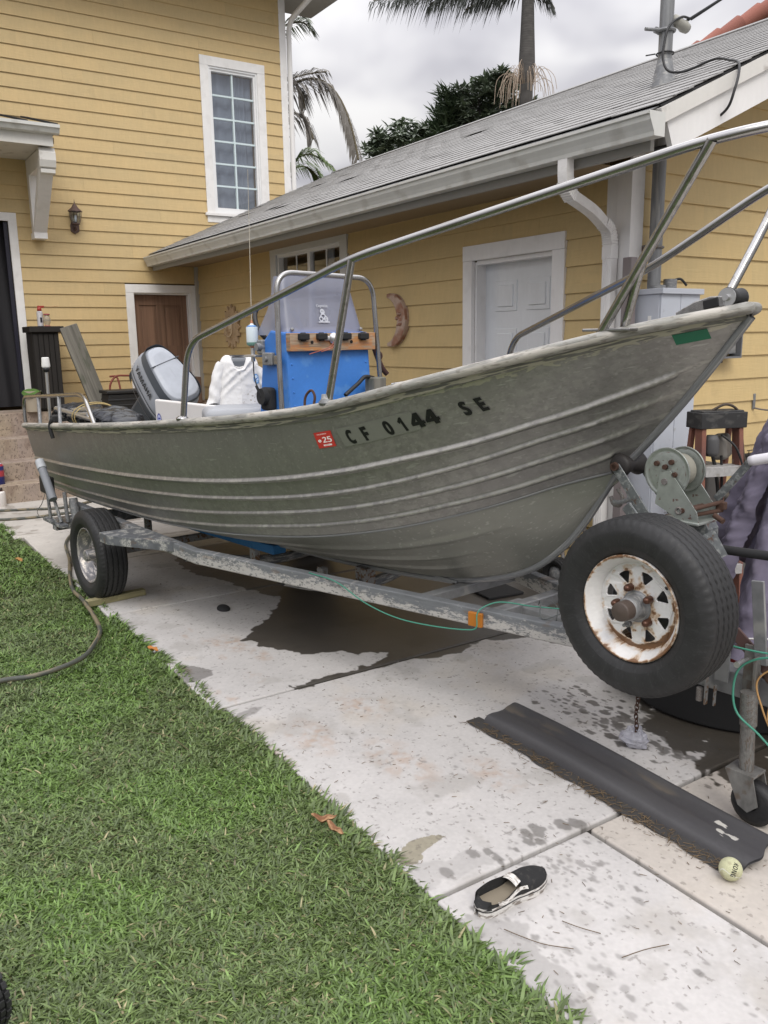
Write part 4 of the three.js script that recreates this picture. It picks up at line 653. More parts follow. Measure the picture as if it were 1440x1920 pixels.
  part(boat, 'deck', [grid(60, 2, (a, t) => { const L = -5.45 + 4.6 * a; return [L, deckY(L), (t - 0.5) * 2 * deckB(L)]; })], std({ color: lin(0.22, 0.22, 0.2), roughness: 0.8, side: THREE.DoubleSide }));
  part(boat, 'bench', [rbox(-4.1, -3.7, 0.80, 1.08, -0.8, 0.8, 0.015)], M.galv);
  // rail pipes (stainless)
  const rail = (n, p, r, seg, bend) => part(boat, n, pipe(p, r, seg, 14, bend), M.stainless);
  rail('bow_rail', [[-2.60, 1.30, 0.855], [-2.545, 1.70, 0.83], [-1.33, 2.025, 0.68], [0.06, 2.262, 0.40], [0.26, 2.30, 0.24], [0.34, 2.31, 0.0], [0.24, 2.30, -0.24], [-0.12, 2.235, -0.34], [-0.62, 1.985, -0.36], [-1.80, 1.69, -0.79], [-1.86, 1.37, -0.80]], 0.0165, 420, 0.13);
  rail('bow_stanchion', [[-1.50, 1.43, 0.70], [-1.335, 2.02, 0.68]], 0.0165, 8);
  rail('bow_stanchion', [[-0.405, 1.70, 0.285], [0.055, 2.258, 0.40]], 0.0165, 8);
  rail('bow_stanchion', [[-0.335, 1.71, 0.245], [-0.20, 1.955, 0.335]], 0.0150, 8);
  rail('bow_stanchion', [[-0.16, 1.80, -0.10], [-0.105, 2.11, -0.28], [-0.08, 2.245, -0.335]], 0.0165, 16);
  part(boat, 'rail_foot', [rbox(-0.47, -0.27, 1.717, 1.727, 0.235, 0.30, 0.003)].map(g => rot(g, 0, 0, 0)), M.stainless);
  part(boat, 'rail_foot', [lathe([[0, 0], [0.035, 0], [0.037, 0.012], [0.026, 0.024], [0.022, 0.045], [0.0, 0.045]], 18).translate(-1.505, 1.428, 0.702)], M.galv);
  part(boat, 'rail_foot', [lathe([[0, 0], [0.032, 0], [0.032, 0.01], [0.02, 0.02], [0.0, 0.02]], 16).translate(-2.60, 1.305, 0.86)], M.stainless);
  part(boat, 'eye_bolt', [pipe([[-1.655, 1.405, 0.72], [-1.655, 1.46, 0.71], [-1.625, 1.485, 0.70], [-1.60, 1.46, 0.70], [-1.60, 1.41, 0.71]], 0.006, 30, 8), rbox(-1.68, -1.57, 1.405, 1.415, 0.69, 0.73, 0.003)], M.rust);
  // stern corner rail
  rail('stern_rail', [[-5.48, 1.10, 0.835], [-5.49, 1.30, 0.83], [-4.12, 1.375, 0.835], [-3.78, 1.20, 0.90]], 0.0145, 140, 0.12);
  part(boat, 'stern_stanchion', pipe([[-5.02, 1.10, 0.86], [-5.10, 1.315, 0.832]], 0.013, 6, 12), M.galv);
  part(boat, 'stern_stanchion', pipe([[-4.50, 1.14, 0.88], [-4.62, 1.345, 0.834]], 0.013, 6, 12), M.galv);
  rail('stern_rail', [[-5.48, 1.10, -0.835], [-5.49, 1.30, -0.83], [-4.4, 1.34, -0.835], [-4.1, 1.20, -0.90]], 0.0145, 100, 0.12);
  // stern light on a pole
  const lp = part(boat, 'stern_light', [rod([-5.42, 1.10, 0.66], [-5.40, 1.50, 0.66], 0.0125)], M.alu);
  part(lp, 'lamp_base', [lathe([[0.0, 0], [0.022, 0], [0.028, 0.02], [0.028, 0.035], [0, 0.035]], 18).translate(-5.40, 1.49, 0.66)], M.black);
  part(lp, 'lamp', [lathe([[0.026, 0], [0.033, 0.01], [0.028, 0.075], [0.024, 0.08], [0, 0.08]], 20).translate(-5.40, 1.525, 0.66)], M.whiteP);
  // anchor roller on the bow
  const ar = part(boat, 'anchor_roller', [rot(prism([[-0.075, 0], [0.11, 0], [0.11, 0.035], [0.06, 0.045], [0.0, 0.042], [-0.075, 0.022]], 0.075, 0.004), 0, 0, 0.2).translate(-0.165, 1.772, 0.03)], M.stainless);
  part(ar, 'cheek_plate', [rot(new THREE.CylinderGeometry(0.032, 0.032, 0.004, 28), Math.PI / 2).translate(-0.055, 1.822, 0.062), rot(new THREE.CylinderGeometry(0.032, 0.032, 0.004, 28), Math.PI / 2).translate(-0.055, 1.822, -0.025), rot(new THREE.CylinderGeometry(0.011, 0.011, 0.012, 12), Math.PI / 2).translate(-0.055, 1.822, 0.068)], M.alu);
  part(ar, 'roller', [rot(lathe([[0, -0.04], [0.034, -0.04], [0.026, 0], [0.034, 0.04], [0, 0.04]], 24), Math.PI / 2).translate(-0.055, 1.822, 0.018)], M.black);
  part(ar, 'black_block', [rot(rbox(-0.03, 0.03, 0, 0.034, -0.042, 0.042, 0.005), 0, 0, 0.2).translate(-0.105, 1.788, 0.028)], M.black);
  // cleat and bow eye
  part(boat, 'bow_eye', [pipe([[-0.50, 1.10, 0], [-0.475, 1.07, 0], [-0.485, 1.035, 0], [-0.515, 1.035, 0], [-0.53, 1.065, 0]], 0.008, 24, 8)], M.rustySteel);

  // marks on the near side, thin film following the plate
  const film = (L0, L1, t0, t1, map, name, opt = {}, shear = 0) => { const g = grid(40, 12, (a, b) => { const t = mix(t0, t1, 1 - b), L = mix(L0, L1, a) + shear * (b - 0.5), p = sideAt(L, t, opt.lift || 0.0022); return [p[0], p[1], p[2], a, b]; }); const m = std({ ...(map ? { map } : {}), roughness: opt.rough ?? 0.5, side: THREE.DoubleSide, ...(opt.mat || {}) }); return part(boat, name, g, m); };
  const T = canvasTex(2048, 384, (x, w, h) => { x.clearRect(0, 0, w, h); x.fillStyle = '#0b0c0d'; x.textBaseline = 'alphabetic'; const ch = (c, px, sx, font, y = h - 24) => { x.save(); x.translate(px, y); x.scale(sx, 1); x.font = font; x.lineJoin = 'miter'; x.strokeStyle = '#0b0c0d'; x.lineWidth = 22; x.strokeText(c, 0, 0); x.fillText(c, 0, 0); x.restore(); }; const A = 'bold 400px sans-serif', B = 'bold 420px sans-serif';
    ch('C', 26, 0.47, A); ch('F', 275, 0.52, A); ch('0', 640, 0.52, A); ch('1', 862, 0.46, A); ch('4', 1030, 0.76, B); ch('4', 1232, 0.76, B); ch('S', 1706, 0.48, A); ch('E', 1900, 0.48, A); });
  const film2 = film(-1.448, -0.806, 0.172, 0.303, T, 'registration_number', { lift: 0.0036, mat: { transparent: true, alphaTest: 0.5 } }, -0.028);
  film2.userData.label = 'black registration letters CF 0144 SE';
  const back = canvasTex(64, 64, (x, w, h) => { x.fillStyle = '#73756c'; x.fillRect(0, 0, w, h); });
  film(-1.475, -1.10, 0.168, 0.312, back, 'number_backing', { lift: 0.0024, rough: 0.4 }, -0.028);
  const tg = canvasTex(256, 256, (x, w, h) => { x.fillStyle = '#c23a34'; x.fillRect(0, 0, w, h); x.fillStyle = '#f4ece8'; x.font = 'bold 128px sans-serif'; x.fillText('25', 92, 176); x.font = 'bold 24px sans-serif'; x.fillText('CALIFORNIA', 40, 46); x.beginPath(); x.arc(52, 140, 24, 0, 7); x.fill(); x.fillStyle = '#c23a34'; x.font = 'bold 26px sans-serif'; x.fillText('5', 44, 150); x.fillStyle = '#f4ece8'; x.fillRect(84, 204, 120, 26); x.fillStyle = '#c23a34'; x.font = 'bold 20px sans-serif'; x.fillText('100624', 100, 224); });
  film(-1.612, -1.512, 0.172, 0.292, tg, 'registration_sticker', { lift: 0.0024, rough: 0.35 }, -0.01).userData.label = 'red registration sticker with 25';
  film(-0.203, -0.110, 0.083, 0.157, null, 'green_tape', { lift: 0.0026, rough: 0.45, mat: { color: lin(0.006, 0.13, 0.065) } }, -0.004).userData.label = 'green tape strip near the bow';
}
// ---------------------------------------------------------------- console with windshield and grab rail
{
  const blue = std({ map: tex(512, 512, (u, v) => { const a = fbm(u * 5, v * 5, 5, 5, 1101), b = fbm(u * 60, v * 60, 3, 60, 1103), s = sst(0.60, 0.74, fbm(u * 9, v * 9, 5, 9, 1105)); const k = 1 + (a - 0.5) * 0.25 + (b - 0.5) * 0.1; return mix3([0.042 * k, 0.185 * k, 0.56 * k], [0.13, 0.31, 0.62], s * 0.35); }, { repeat: [1.4, 1.4] }), roughness: 0.5 });
  const s0 = -0.255, s1 = 0.315, xf = -2.42;
  const prof = [[-2.43, 1.745], [-2.375, 1.0], [-2.35, 0.82], [-2.80, 0.82], [-2.72, 1.35], [-2.66, 1.70], [-2.58, 1.76]];
  const con = part(boat, 'console', [prism(prof, s1 - s0, 0.012).translate(0, 0, (s0 + s1) / 2)], blue);
  const bolts = []; for (let i = 0; i < 9; i++) { const y = 1.05 + i * 0.075, x = -2.375 - (y - 1.0) * 0.0738; for (const z of [s1 - 0.03, s0 + 0.03]) bolts.push(new THREE.SphereGeometry(0.006, 8, 6).translate(x, y, z)); }
  part(con, 'rivet', bolts, blue);
  // wood board with rod clips
  const bd = part(con, 'wood_board', [rbox(xf - 0.01, xf + 0.035, 1.645, 1.742, s0 - 0.02, s1 - 0.005, 0.004)], M.woodOrange);
  for (const z of [s1 - 0.085, s1 - 0.205, s1 - 0.37, s0 + 0.075]) part(bd, 'rod_clip', [rbox(xf + 0.03, xf + 0.062, 1.705, 1.74, z - 0.032, z + 0.032, 0.007), rbox(xf + 0.03, xf + 0.052, 1.698, 1.745, z - 0.014, z + 0.014, 0.005)], M.blackMatte);
  part(bd, 'nav_light', [rot(lathe([[0, 0], [0.03, 0], [0.032, 0.01], [0.02, 0.03], [0, 0.034]], 18), 0, 0, -Math.PI / 2).translate(xf + 0.036, 1.712, 0.028), rbox(xf + 0.03, xf + 0.05, 1.70, 1.724, -0.03, 0.09, 0.008)], M.alu);
  part(bd, 'bolt_hole', [rot(new THREE.CylinderGeometry(0.009, 0.009, 0.004, 12), 0, 0, Math.PI / 2).translate(xf + 0.0365, 1.692, 0.17), rot(new THREE.CylinderGeometry(0.009, 0.009, 0.004, 12), 0, 0, Math.PI / 2).translate(xf + 0.0365, 1.692, -0.10)], M.dark);
  part(bd, 'wire', [pipe([[xf + 0.055, 1.705, 0.03], [xf + 0.06, 1.67, 0.06], [xf + 0.05, 1.645, 0.13], [xf + 0.04, 1.632, 0.18], [xf + 0.05, 1.628, 0.2]], 0.0025, 30, 6), pipe([[xf + 0.055, 1.703, 0.02], [xf + 0.066, 1.66, 0.06], [xf + 0.05, 1.64, 0.12]], 0.0025, 30, 6)], std({ color: lin(0.4, 0.12, 0.08), roughness: 0.5 }));
  // hazy windshield wrapping round to the sides
  const ws = phy({ color: lin(0.38, 0.40, 0.51), transmission: 0.55, thickness: 0, roughness: 0.36, ior: 1.49, side: THREE.DoubleSide });
  ws.roughnessMap = tex(512, 512, (u, v) => 0.55 + fbm(u * 6, v * 4, 5, 0, 1121) * 0.7, { data: true });
  const shield = grid(60, 24, (a, b) => { // wraps: near side, corner, front, corner, far side
    const y = 1.735 + b * 0.325, inw = 0.035 * b, z1 = s1 - 0.008 - inw, z0 = s0 + 0.008 + inw, xF = -2.44 - b * 0.10, r = 0.05, back = 0.30 - b * 0.20; // path in plan
    const P = [[xF - back, z1 + 0.0], [xF - r, z1], [xF, z1 - r], [xF, z0 + r], [xF - r, z0], [xF - back, z0]], seg = [back - r, r * 1.2, z1 - z0 - 2 * r, r * 1.2, back - r], tot = seg.reduce((q, w) => q + w, 0);
    let s = a * tot, i = 0; while (i < 4 && s > seg[i]) { s -= seg[i]; i++; } const t = Math.min(1, s / seg[i]); let x, z;
    if (i === 1 || i === 3) { const cx = xF - r, cz = i === 1 ? z1 - r : z0 + r, a0 = i === 1 ? Math.PI / 2 - t * Math.PI / 2 : -t * Math.PI / 2; x = cx + Math.cos(a0) * r; z = cz + Math.sin(a0) * r; } else { x = mix(P[i][0], P[i + 1][0], t); z = mix(P[i][1], P[i + 1][1], t); }
    const cut = (i === 0 ? 1 - t : i === 4 ? t : 0); return [x, y - cut * b * 0.16 - (b > 0.9 ? (Math.abs(a - 0.5) > 0.32 && (i === 2 || i === 1 || i === 3) ? 0.01 : 0) : 0), z];
  });
  const W = part(con, 'windshield', shield, ws);
  part(con, 'shield_bolt', [[s1 - 0.05], [s0 + 0.05]].map(([z]) => new THREE.SphereGeometry(0.011, 12, 8).translate(xf - 0.012, 1.762, z)), M.galv);
  const skT = canvasTex(256, 256, (x, w, h) => { x.clearRect(0, 0, w, h); x.strokeStyle = x.fillStyle = 'rgb(186,189,198)'; x.lineWidth = 10; x.font = 'bold 46px serif'; x.fillText('Captain', 48, 52); x.beginPath(); x.arc(128, 108, 36, 0, 7); x.fill(); x.clearRect(112, 96, 10, 12); x.clearRect(134, 96, 10, 12); x.beginPath(); x.arc(128, 176, 40, Math.PI, 0); x.lineWidth = 16; x.stroke(); x.beginPath(); x.arc(90, 196, 26, 0, 7); x.arc(166, 196, 26, 0, 7); x.stroke(); x.fillRect(40, 226, 176, 16); });
  const dk = new THREE.PlaneGeometry(0.11, 0.12); dk.rotateY(Math.PI / 2); dk.rotateZ(0.29); dk.translate(xf - 0.0475, 1.85, 0.035); part(con, 'windshield_decal', dk, std({ map: skT, transparent: true, alphaTest: 0.4, roughness: 0.7, side: THREE.DoubleSide }));
  part(con, 'paper_label', [box(-2.50, -2.47, 1.735, 1.80, s1 + 0.002, s1 + 0.003)], M.whiteP);
  // inside: dark wheel seen through the shield
  part(con, 'steering_wheel', [rot(new THREE.TorusGeometry(0.15, 0.014, 10, 40), 0, Math.PI / 2, 0).rotateZ(0.5).translate(-2.80, 1.80, 0.12), rot(new THREE.CylinderGeometry(0.04, 0.04, 0.04, 16), 0, 0, Math.PI / 2 + 0.5).translate(-2.80, 1.80, 0.12)], M.black);
  // grab rail
  part(boat, 'console_rail', [pipe([[-2.36, 0.85, 0.385], [-2.40, 1.6, 0.375], [-2.42, 2.06, 0.36], [-2.42, 2.045, -0.285], [-2.40, 1.5, -0.315], [-2.36, 0.85, -0.33]], 0.0145, 260, 14, 0.11), rod([-2.41, 1.60, 0.375], [-2.50, 1.60, 0.32], 0.012), rbox(-2.53, -2.47, 1.575, 1.625, 0.315, 0.335, 0.006)], M.stainless);
  // fixtures on the near side face
  part(con, 'antenna_clamp', [rbox(-2.63, -2.53, 1.57, 1.64, s1, s1 + 0.03, 0.008), rbox(-2.70, -2.64, 1.63, 1.71, s1 - 0.02, s1 + 0.02, 0.010), rot(new THREE.CylinderGeometry(0.022, 0.022, 0.05, 16), Math.PI / 2).translate(-2.66, 1.67, s1 + 0.02), rot(new THREE.CylinderGeometry(0.014, 0.014, 0.02, 12), Math.PI / 2).translate(-2.58, 1.605, s1 + 0.035)], M.galv);
  part(con, 'black_winder', [rbox(-2.64, -2.53, 1.32, 1.45, s1, s1 + 0.05, 0.02), rot(new THREE.CylinderGeometry(0.045, 0.05, 0.03, 20), Math.PI / 2).translate(-2.585, 1.40, s1 + 0.06), rod([-2.585, 1.40, s1 + 0.07], [-2.61, 1.46, s1 + 0.085], 0.008)], M.blackMatte);
  // front fittings: bent black handle on a grey post
  const hp = part(con, 'grey_post', [rbox(-2.36, -2.27, 1.0, 1.49, s0 - 0.005, s0 + 0.085, 0.008)], M.woodGrey);
  part(hp, 'bent_handle', [pipe([[-2.30, 1.40, s0 + 0.27], [-2.31, 1.46, s0 + 0.17], [-2.32, 1.495, s0 + 0.11], [-2.32, 1.485, s0 + 0.05]], 0.0115, 30, 10)], M.black);
  part(con, 'rope_hank', [pipe([[-2.42, 1.65, s0 - 0.04], [-2.42, 1.58, s0 - 0.07], [-2.42, 1.53, s0 - 0.10], [-2.42, 1.50, s0 - 0.13]], 0.016, 20, 8), pipe([[-2.42, 1.66, s0 - 0.03], [-2.41, 1.61, s0 - 0.08], [-2.42, 1.57, s0 - 0.06]], 0.01, 20, 8)], std({ color: lin(0.05, 0.02, 0.018), roughness: 0.6 }));
  // far-side small rail
  part(boat, 'side_handrail', [pipe([[-2.45, 1.43, -0.45], [-2.30, 1.455, -0.52], [-2.16, 1.44, -0.58], [-2.12, 1.33, -0.60]], 0.013, 60, 12, 0.06)], M.stainless);
  // radio antenna
  const an = part(boat, 'antenna', [rod([-2.74, 1.80, 0.335], [-2.73, 2.62, 0.32], 0.0026, 0.0012, 6)], std({ color: lin(0.5, 0.46, 0.38), roughness: 0.5 }));
  part(an, 'loading_coil', [lathe([[0, 0], [0.012, 0], [0.018, 0.01], [0.033, 0.02], [0.033, 0.115], [0.022, 0.125], [0.01, 0.13], [0.005, 0.155], [0, 0.155]], 20).translate(-2.74, 1.665, 0.335)], std({ map: canvasTex(64, 128, (x, w, h) => { x.fillStyle = '#9a5e3c'; x.fillRect(0, 0, w, h); x.fillStyle = '#d9e4ea'; x.fillRect(0, 28, w, 60); x.fillStyle = '#2d6fae'; x.fillRect(0, 44, w, 16); x.fillStyle = '#6a8f86'; x.fillRect(0, 78, w, 14); }), roughness: 0.35 }));
  part(an, 'base_stud', [rod([-2.74, 1.59, 0.335], [-2.74, 1.67, 0.335], 0.012), rbox(-2.78, -2.66, 1.615, 1.628, 0.30, 0.37, 0.004)], M.alu);
  part(an, 'cable', [pipe([[-2.74, 1.60, 0.335], [-2.735, 1.50, 0.335], [-2.69, 1.43, 0.335], [-2.58, 1.41, 0.335]], 0.004, 30, 6)], M.black);
}
// ---------------------------------------------------------------- wheels
function tyreGeo(R, r, w, grooves = 4) { // axis along z, outer radius R, rim radius r, width w
  const pts = [], h = w / 2;
  pts.push([r - 0.004, -h * 0.62], [r + 0.006, -h * 0.74], [r + 0.02, -h * 0.86], [r + (R - r) * 0.38, -h * 0.985], [r + (R - r) * 0.55, -h], [r + (R - r) * 0.72, -h * 0.975], [R - 0.022, -h * 0.90], [R - 0.010, -h * 0.82], [R - 0.004, -h * 0.72]);
  const n = 56; for (let i = 0; i <= n; i++) { const z = -h * 0.70 + h * 1.4 * i / n; let g = 0; for (let k = 0; k < grooves; k++) { const c = -h * 0.70 + h * 1.4 * (k + 0.5) / grooves; if (Math.abs(z - c) < h * 0.034) g = 0.007; } pts.push([R - g - 0.004 * (z / h) ** 2 * 2, z]); }
  pts.push([R - 0.004, h * 0.72], [R - 0.010, h * 0.82], [R - 0.022, h * 0.90], [r + (R - r) * 0.72, h * 0.975], [r + (R - r) * 0.66, h * 0.985], [r + (R - r) * 0.64, h * 0.995], [r + (R - r) * 0.55, h], [r + (R - r) * 0.38, h * 0.985], [r + (R - r) * 0.30, h * 0.95], [r + (R - r) * 0.285, h * 0.955], [r + 0.02, h * 0.86], [r + 0.006, h * 0.74], [r - 0.004, h * 0.62]);
  const g = new THREE.LatheGeometry(pts.map(p => new THREE.Vector2(p[0], p[1])), 260); g.rotateX(Math.PI / 2);
  // zig-zag the groove edges
  const p = g.attributes.position; for (let i = 0; i < p.count; i++) { const x = p.getX(i), y = p.getY(i), z = p.getZ(i), q = Math.hypot(x, y); if (q > R - 0.014) { const a = Math.atan2(y, x); p.setZ(i, z + 0.0019 * Math.sin(a * 65)); } }
  g.computeVertexNormals(); const uv = g.attributes.uv; for (let i = 0; i < uv.count; i++) uv.setXY(i, uv.getX(i) * 1.9, uv.getY(i) * 0.5); return g;
}
function lugs(R, w) { const out = []; for (let i = 0; i < 72; i++) for (const k of [-1, 1]) { const a = i / 72 * 2 * Math.PI; const g = new THREE.BoxGeometry(0.006, 0.014, w * 0.10); g.translate(0, R - 0.012, k * w * 0.385); g.rotateZ(a); out.push(g); } return out; }
const TR = thing('boat_trailer', 'worn galvanised boat trailer with rusty white spare wheel and winch under the skiff', 'trailer', BO, BT);
{
  const P = (n, g, m, l) => part(TR, n, g, m, l);
  const tubeBetween = (a, b, w, h, zinc) => { // rectangular tube from a to b, w across, h tall
    const d = V(b[0] - a[0], b[1] - a[1], b[2] - a[2]), L = d.length(), g = new RoundedBoxGeometry(L, h, w, 2, 0.008); if (zinc) { buv(g); const q = g.attributes.uv, nn = g.attributes.normal, pp = g.attributes.position, o = rr(0, 3); for (let i = 0; i < q.count; i++) q.setXY(i, (pp.getX(i) + o) / 3, Math.abs(nn.getY(i)) > 0.8 ? 0.93 + pp.getZ(i) : 0.5 + pp.getY(i) / h * 0.9); } else buv(g, rr(0, 5), rr(0, 5)); g.translate(L / 2, 0, 0); g.applyQuaternion(new THREE.Quaternion().setFromUnitVectors(V(1, 0, 0), d.normalize())); g.translate(...a); return g; };
  const FY = 0.50, fw = 0.055, fh = 0.082;
  for (const s of [1, -1]) {
    P('frame_rail', [tubeBetween([-0.30, FY, s * 0.10], [-2.80, FY, s * 0.722], fw, fh, 1)], M.railZinc);
    P('frame_rail', [tubeBetween([-2.77, FY - 0.001, s * 0.722], [-3.70, FY - 0.001, s * 0.735], fw - 0.002, fh - 0.002, 1), tubeBetween([-3.68, FY, s * 0.735], [-4.85, FY, s * 0.735], fw, fh, 1)], M.railZinc);
    // step plate in front of the wheel
    P('fender_step', [rot(prism(s > 0 ? [[-3.02, 0.735], [-3.50, 0.985], [-3.62, 0.985], [-3.60, 0.735]] : [[-3.02, -0.735], [-3.60, -0.735], [-3.62, -0.985], [-3.50, -0.985]], 0.062, 0.004), Math.PI / 2).translate(0, 0.513, 0)], M.galvWorn);
  }
  P('tongue', [tubeBetween([-1.05, FY - 0.042, 0], [0.95, FY - 0.042, 0], 0.085, 0.095)], M.galv);
  P('cross_beam', [tubeBetween([-0.98, FY - 0.01, -0.27], [-0.98, FY - 0.01, 0.27], 0.06, 0.05), tubeBetween([-1.36, FY - 0.012, -0.36], [-1.36, FY - 0.012, 0.36], 0.06, 0.05)], M.galv);
  P('cross_member', [pipe([[-2.15, 0.47, 0.56], [-2.15, 0.40, 0.36], [-2.15, 0.345, 0.12], [-2.15, 0.345, -0.12], [-2.15, 0.40, -0.36], [-2.15, 0.47, -0.56]], 0.032, 60, 10), pipe([[-3.0, 0.46, 0.71], [-3.0, 0.36, 0.3], [-3.0, 0.33, 0], [-3.0, 0.36, -0.3], [-3.0, 0.46, -0.71]], 0.032, 50, 10)], M.galvWorn);
  P('rear_beam', [tubeBetween([-4.70, FY - 0.09, -0.85], [-4.70, FY - 0.09, 0.93], 0.075, 0.09)], M.galvWorn);
  P('axle', [tubeBetween([-4.01, 0.305, -0.80], [-4.01, 0.305, 0.80], 0.05, 0.05)], M.rustySteel);
  // bunks covered with blue carpet on rusty posts
  for (const s of [1, -1]) {
    P('bunk', [tubeBetween([-4.75, 0.505, s * 0.42], [-2.50, 0.535, s * 0.36], 0.09, 0.055)], std({ color: lin(0.02, 0.105, 0.24), roughness: 1, bumpMap: fineT, bumpScale: 0.004 }));
    for (const [x, z] of [[-2.75, 0.38], [-4.2, 0.42]]) P('bunk_post', [rbox(x - 0.03, x + 0.03, 0.36, 0.50, s * z - 0.018, s * z + 0.018, 0.003)], M.rustySteel);
  }
  P('keel_post', [rbox(-2.20, -2.10, 0.34, 0.44, -0.02, 0.05, 0.004), rbox(-2.34, -2.28, 0.36, 0.44, 0.18, 0.22, 0.004)], M.rustySteel);
  // road wheels
  for (const s of [1, -1]) {
    const z = s * 0.865;
    const ty = P('tyre', [tyreGeo(0.31, 0.182, 0.195, 4).translate(-4.012, 0.308, z)], M.rubber);
    const rimPts = [[0.186, 0.062], [0.19, 0.075], [0.183, 0.08], [0.176, 0.07], [0.168, 0.03], [0.15, 0.01], [0.142, -0.01], [0.135, 0.0], [0.11, 0.012], [0.075, 0.018], [0.05, 0.03], [0.042, 0.03], [0.04, 0.085], [0.034, 0.092], [0, 0.092]];
    const rim = P('rim', [rot(lathe(rimPts, 48), Math.PI / 2).scale(1, 1, s).translate(-4.012, 0.308, z)], (() => { const m = std({ map: M.galvWorn.map, metalness: 0.5, roughness: 0.5, color: lin(1.6, 1.5, 1.45), side: THREE.DoubleSide }); return m; })());
    const nuts = []; for (let i = 0; i < 5; i++) { const a = i / 5 * 2 * Math.PI; nuts.push(rot(new THREE.CylinderGeometry(0.009, 0.011, 0.02, 6), Math.PI / 2).translate(-4.012 + 0.068 * Math.cos(a), 0.308 + 0.068 * Math.sin(a), z + s * 0.028)); }
    part(rim, 'lug_nut', nuts, M.rustySteel);
  }
  // spare wheel
  {
    const cx = -0.109, cy = 0.795, cz = 0.385, R = 0.312, rf = 0.183;
    const at = g => g.translate(cx, cy, cz);
    P('spare_tyre', [at(tyreGeo(R, rf - 0.003, 0.20, 5))], M.rubber);
    const rt = tex(1024, 1024, (u, v) => { // rusty white paint, planar in the wheel's face
      const x = (u - 0.5) * 0.4, y = (v - 0.5) * 0.4, r = Math.hypot(x, y), a = Math.atan2(y, x), n = fbm(u * 14, v * 14, 6, 0, 1201), n2 = fbm(u * 50, v * 50, 4, 0, 1203), n3 = fbm(u * 5, v * 5, 4, 0, 1205);
      let c = [0.72 + (n2 - 0.5) * 0.1, 0.71 + (n2 - 0.5) * 0.1, 0.70 + (n2 - 0.5) * 0.1];
      const wet = sst(-0.2, 1, -Math.sin(a - 0.55));      // lower left side has rusted most
      const ring1 = Math.exp(-(((r - 0.142) / 0.010) ** 2)), ring2 = Math.exp(-(((r - 0.182) / 0.006) ** 2)), hub = Math.exp(-(((r - 0.058) / 0.020) ** 2));
      let k = ring1 * (0.55 + 0.9 * wet) + ring2 * 0.85 + hub * 0.6 + (r > 0.145 ? 0.02 + 0.20 * wet : 0.02) + (n3 - 0.5) * 0.9;
      for (let i = 0; i < 8; i++) { const b = (i + 0.5) / 8 * 2 * Math.PI + 0.1, d = Math.hypot(x - 0.106 * Math.cos(b), y - 0.106 * Math.sin(b)); k += Math.exp(-(((d - 0.024) / 0.009) ** 2)) * 0.4; }
      const m = sst(0.50, 0.74, k * 0.52 + n * 0.62 + (n2 - 0.5) * 0.25), m2 = sst(0.64, 0.82, k * 0.50 + n * 0.62 + (n2 - 0.5) * 0.4);
      c = mix3(c, [0.52, 0.34, 0.17], m * 0.7); return mix3(c, [0.10 + n2 * 0.1, 0.045 + n2 * 0.04, 0.025], m2 * 0.92);
    });
    const rm = std({ map: rt, roughness: 0.42, side: THREE.DoubleSide, bumpMap: fineT, bumpScale: 0.0005 });
    const planar = g => { const p = g.attributes.position, uv = new Float32Array(p.count * 2); for (let i = 0; i < p.count; i++) { uv[2 * i] = (p.getX(i) - cx) / 0.4 + 0.5; uv[2 * i + 1] = (p.getY(i) - cy) / 0.4 + 0.5; } g.setAttribute('uv', new THREE.BufferAttribute(uv, 2)); return g; };
    const barrel = at(rot(lathe([[0.176, -0.07], [0.172, -0.03], [0.160, 0.01], [0.160, 0.03], [0.172, 0.052], [0.178, 0.062], [0.183, 0.068], [0.187, 0.078], [0.184, 0.084], [0.178, 0.082], [0.174, 0.072], [0.168, 0.060], [0.158, 0.048], [0.1535, 0.034], [0.152, 0.0], [0.151, -0.05]], 96), Math.PI / 2));
    const rim = P('spare_rim', [planar(barrel)], rm);
    // spoke disc with eight triangular windows
    const sh8 = new THREE.Shape(); sh8.absarc(0, 0, 0.152, 0, Math.PI * 2);
    for (let i = 0; i < 8; i++) { const b = (i + 0.5) / 8 * 2 * Math.PI + 0.1, h = new THREE.Path(), q = (r, o) => [r * Math.cos(b + o / r), r * Math.sin(b + o / r)]; const pts = [[0.082, 0.0], [0.084, 0.006], [0.121, 0.025], [0.127, 0.021], [0.129, 0], [0.127, -0.021], [0.121, -0.025], [0.084, -0.006]].map(([r, o]) => q(r, o)); h.moveTo(...pts[0]); for (let k = 1; k < pts.length; k++) h.lineTo(...pts[k]); h.closePath(); sh8.holes.push(h); }
    let disc = new THREE.ExtrudeGeometry(sh8, { depth: 0.003, bevelEnabled: true, bevelSize: 0.002, bevelThickness: 0.002, bevelSegments: 2, curveSegments: 96 });
    disc.translate(0, 0, 0.030); // dish it a little
    { const p = disc.attributes.position; for (let i = 0; i < p.count; i++) { const r = Math.hypot(p.getX(i), p.getY(i)); p.setZ(i, p.getZ(i) + (r < 0.080 ? 0.012 * sst(0.082, 0.068, r) : -0.008 * sst(0.13, 0.15, r))); } disc.computeVertexNormals(); }
    part(rim, 'spoke_disc', [planar(at(disc))], rm);
    part(rim, 'hub_cap', [at(rot(lathe([[0.056, 0.036], [0.044, 0.042], [0.042, 0.06], [0.040, 0.085], [0.036, 0.087], [0.034, 0.09]], 36), Math.PI / 2)), ], M.galv);
    part(rim, 'grease_cap', [at(rot(lathe([[0.035, 0.08], [0.0335, 0.125], [0.031, 0.135], [0.0, 0.137]], 36), Math.PI / 2))], std({ color: lin(0.075, 0.055, 0.045), roughness: 0.55 }));
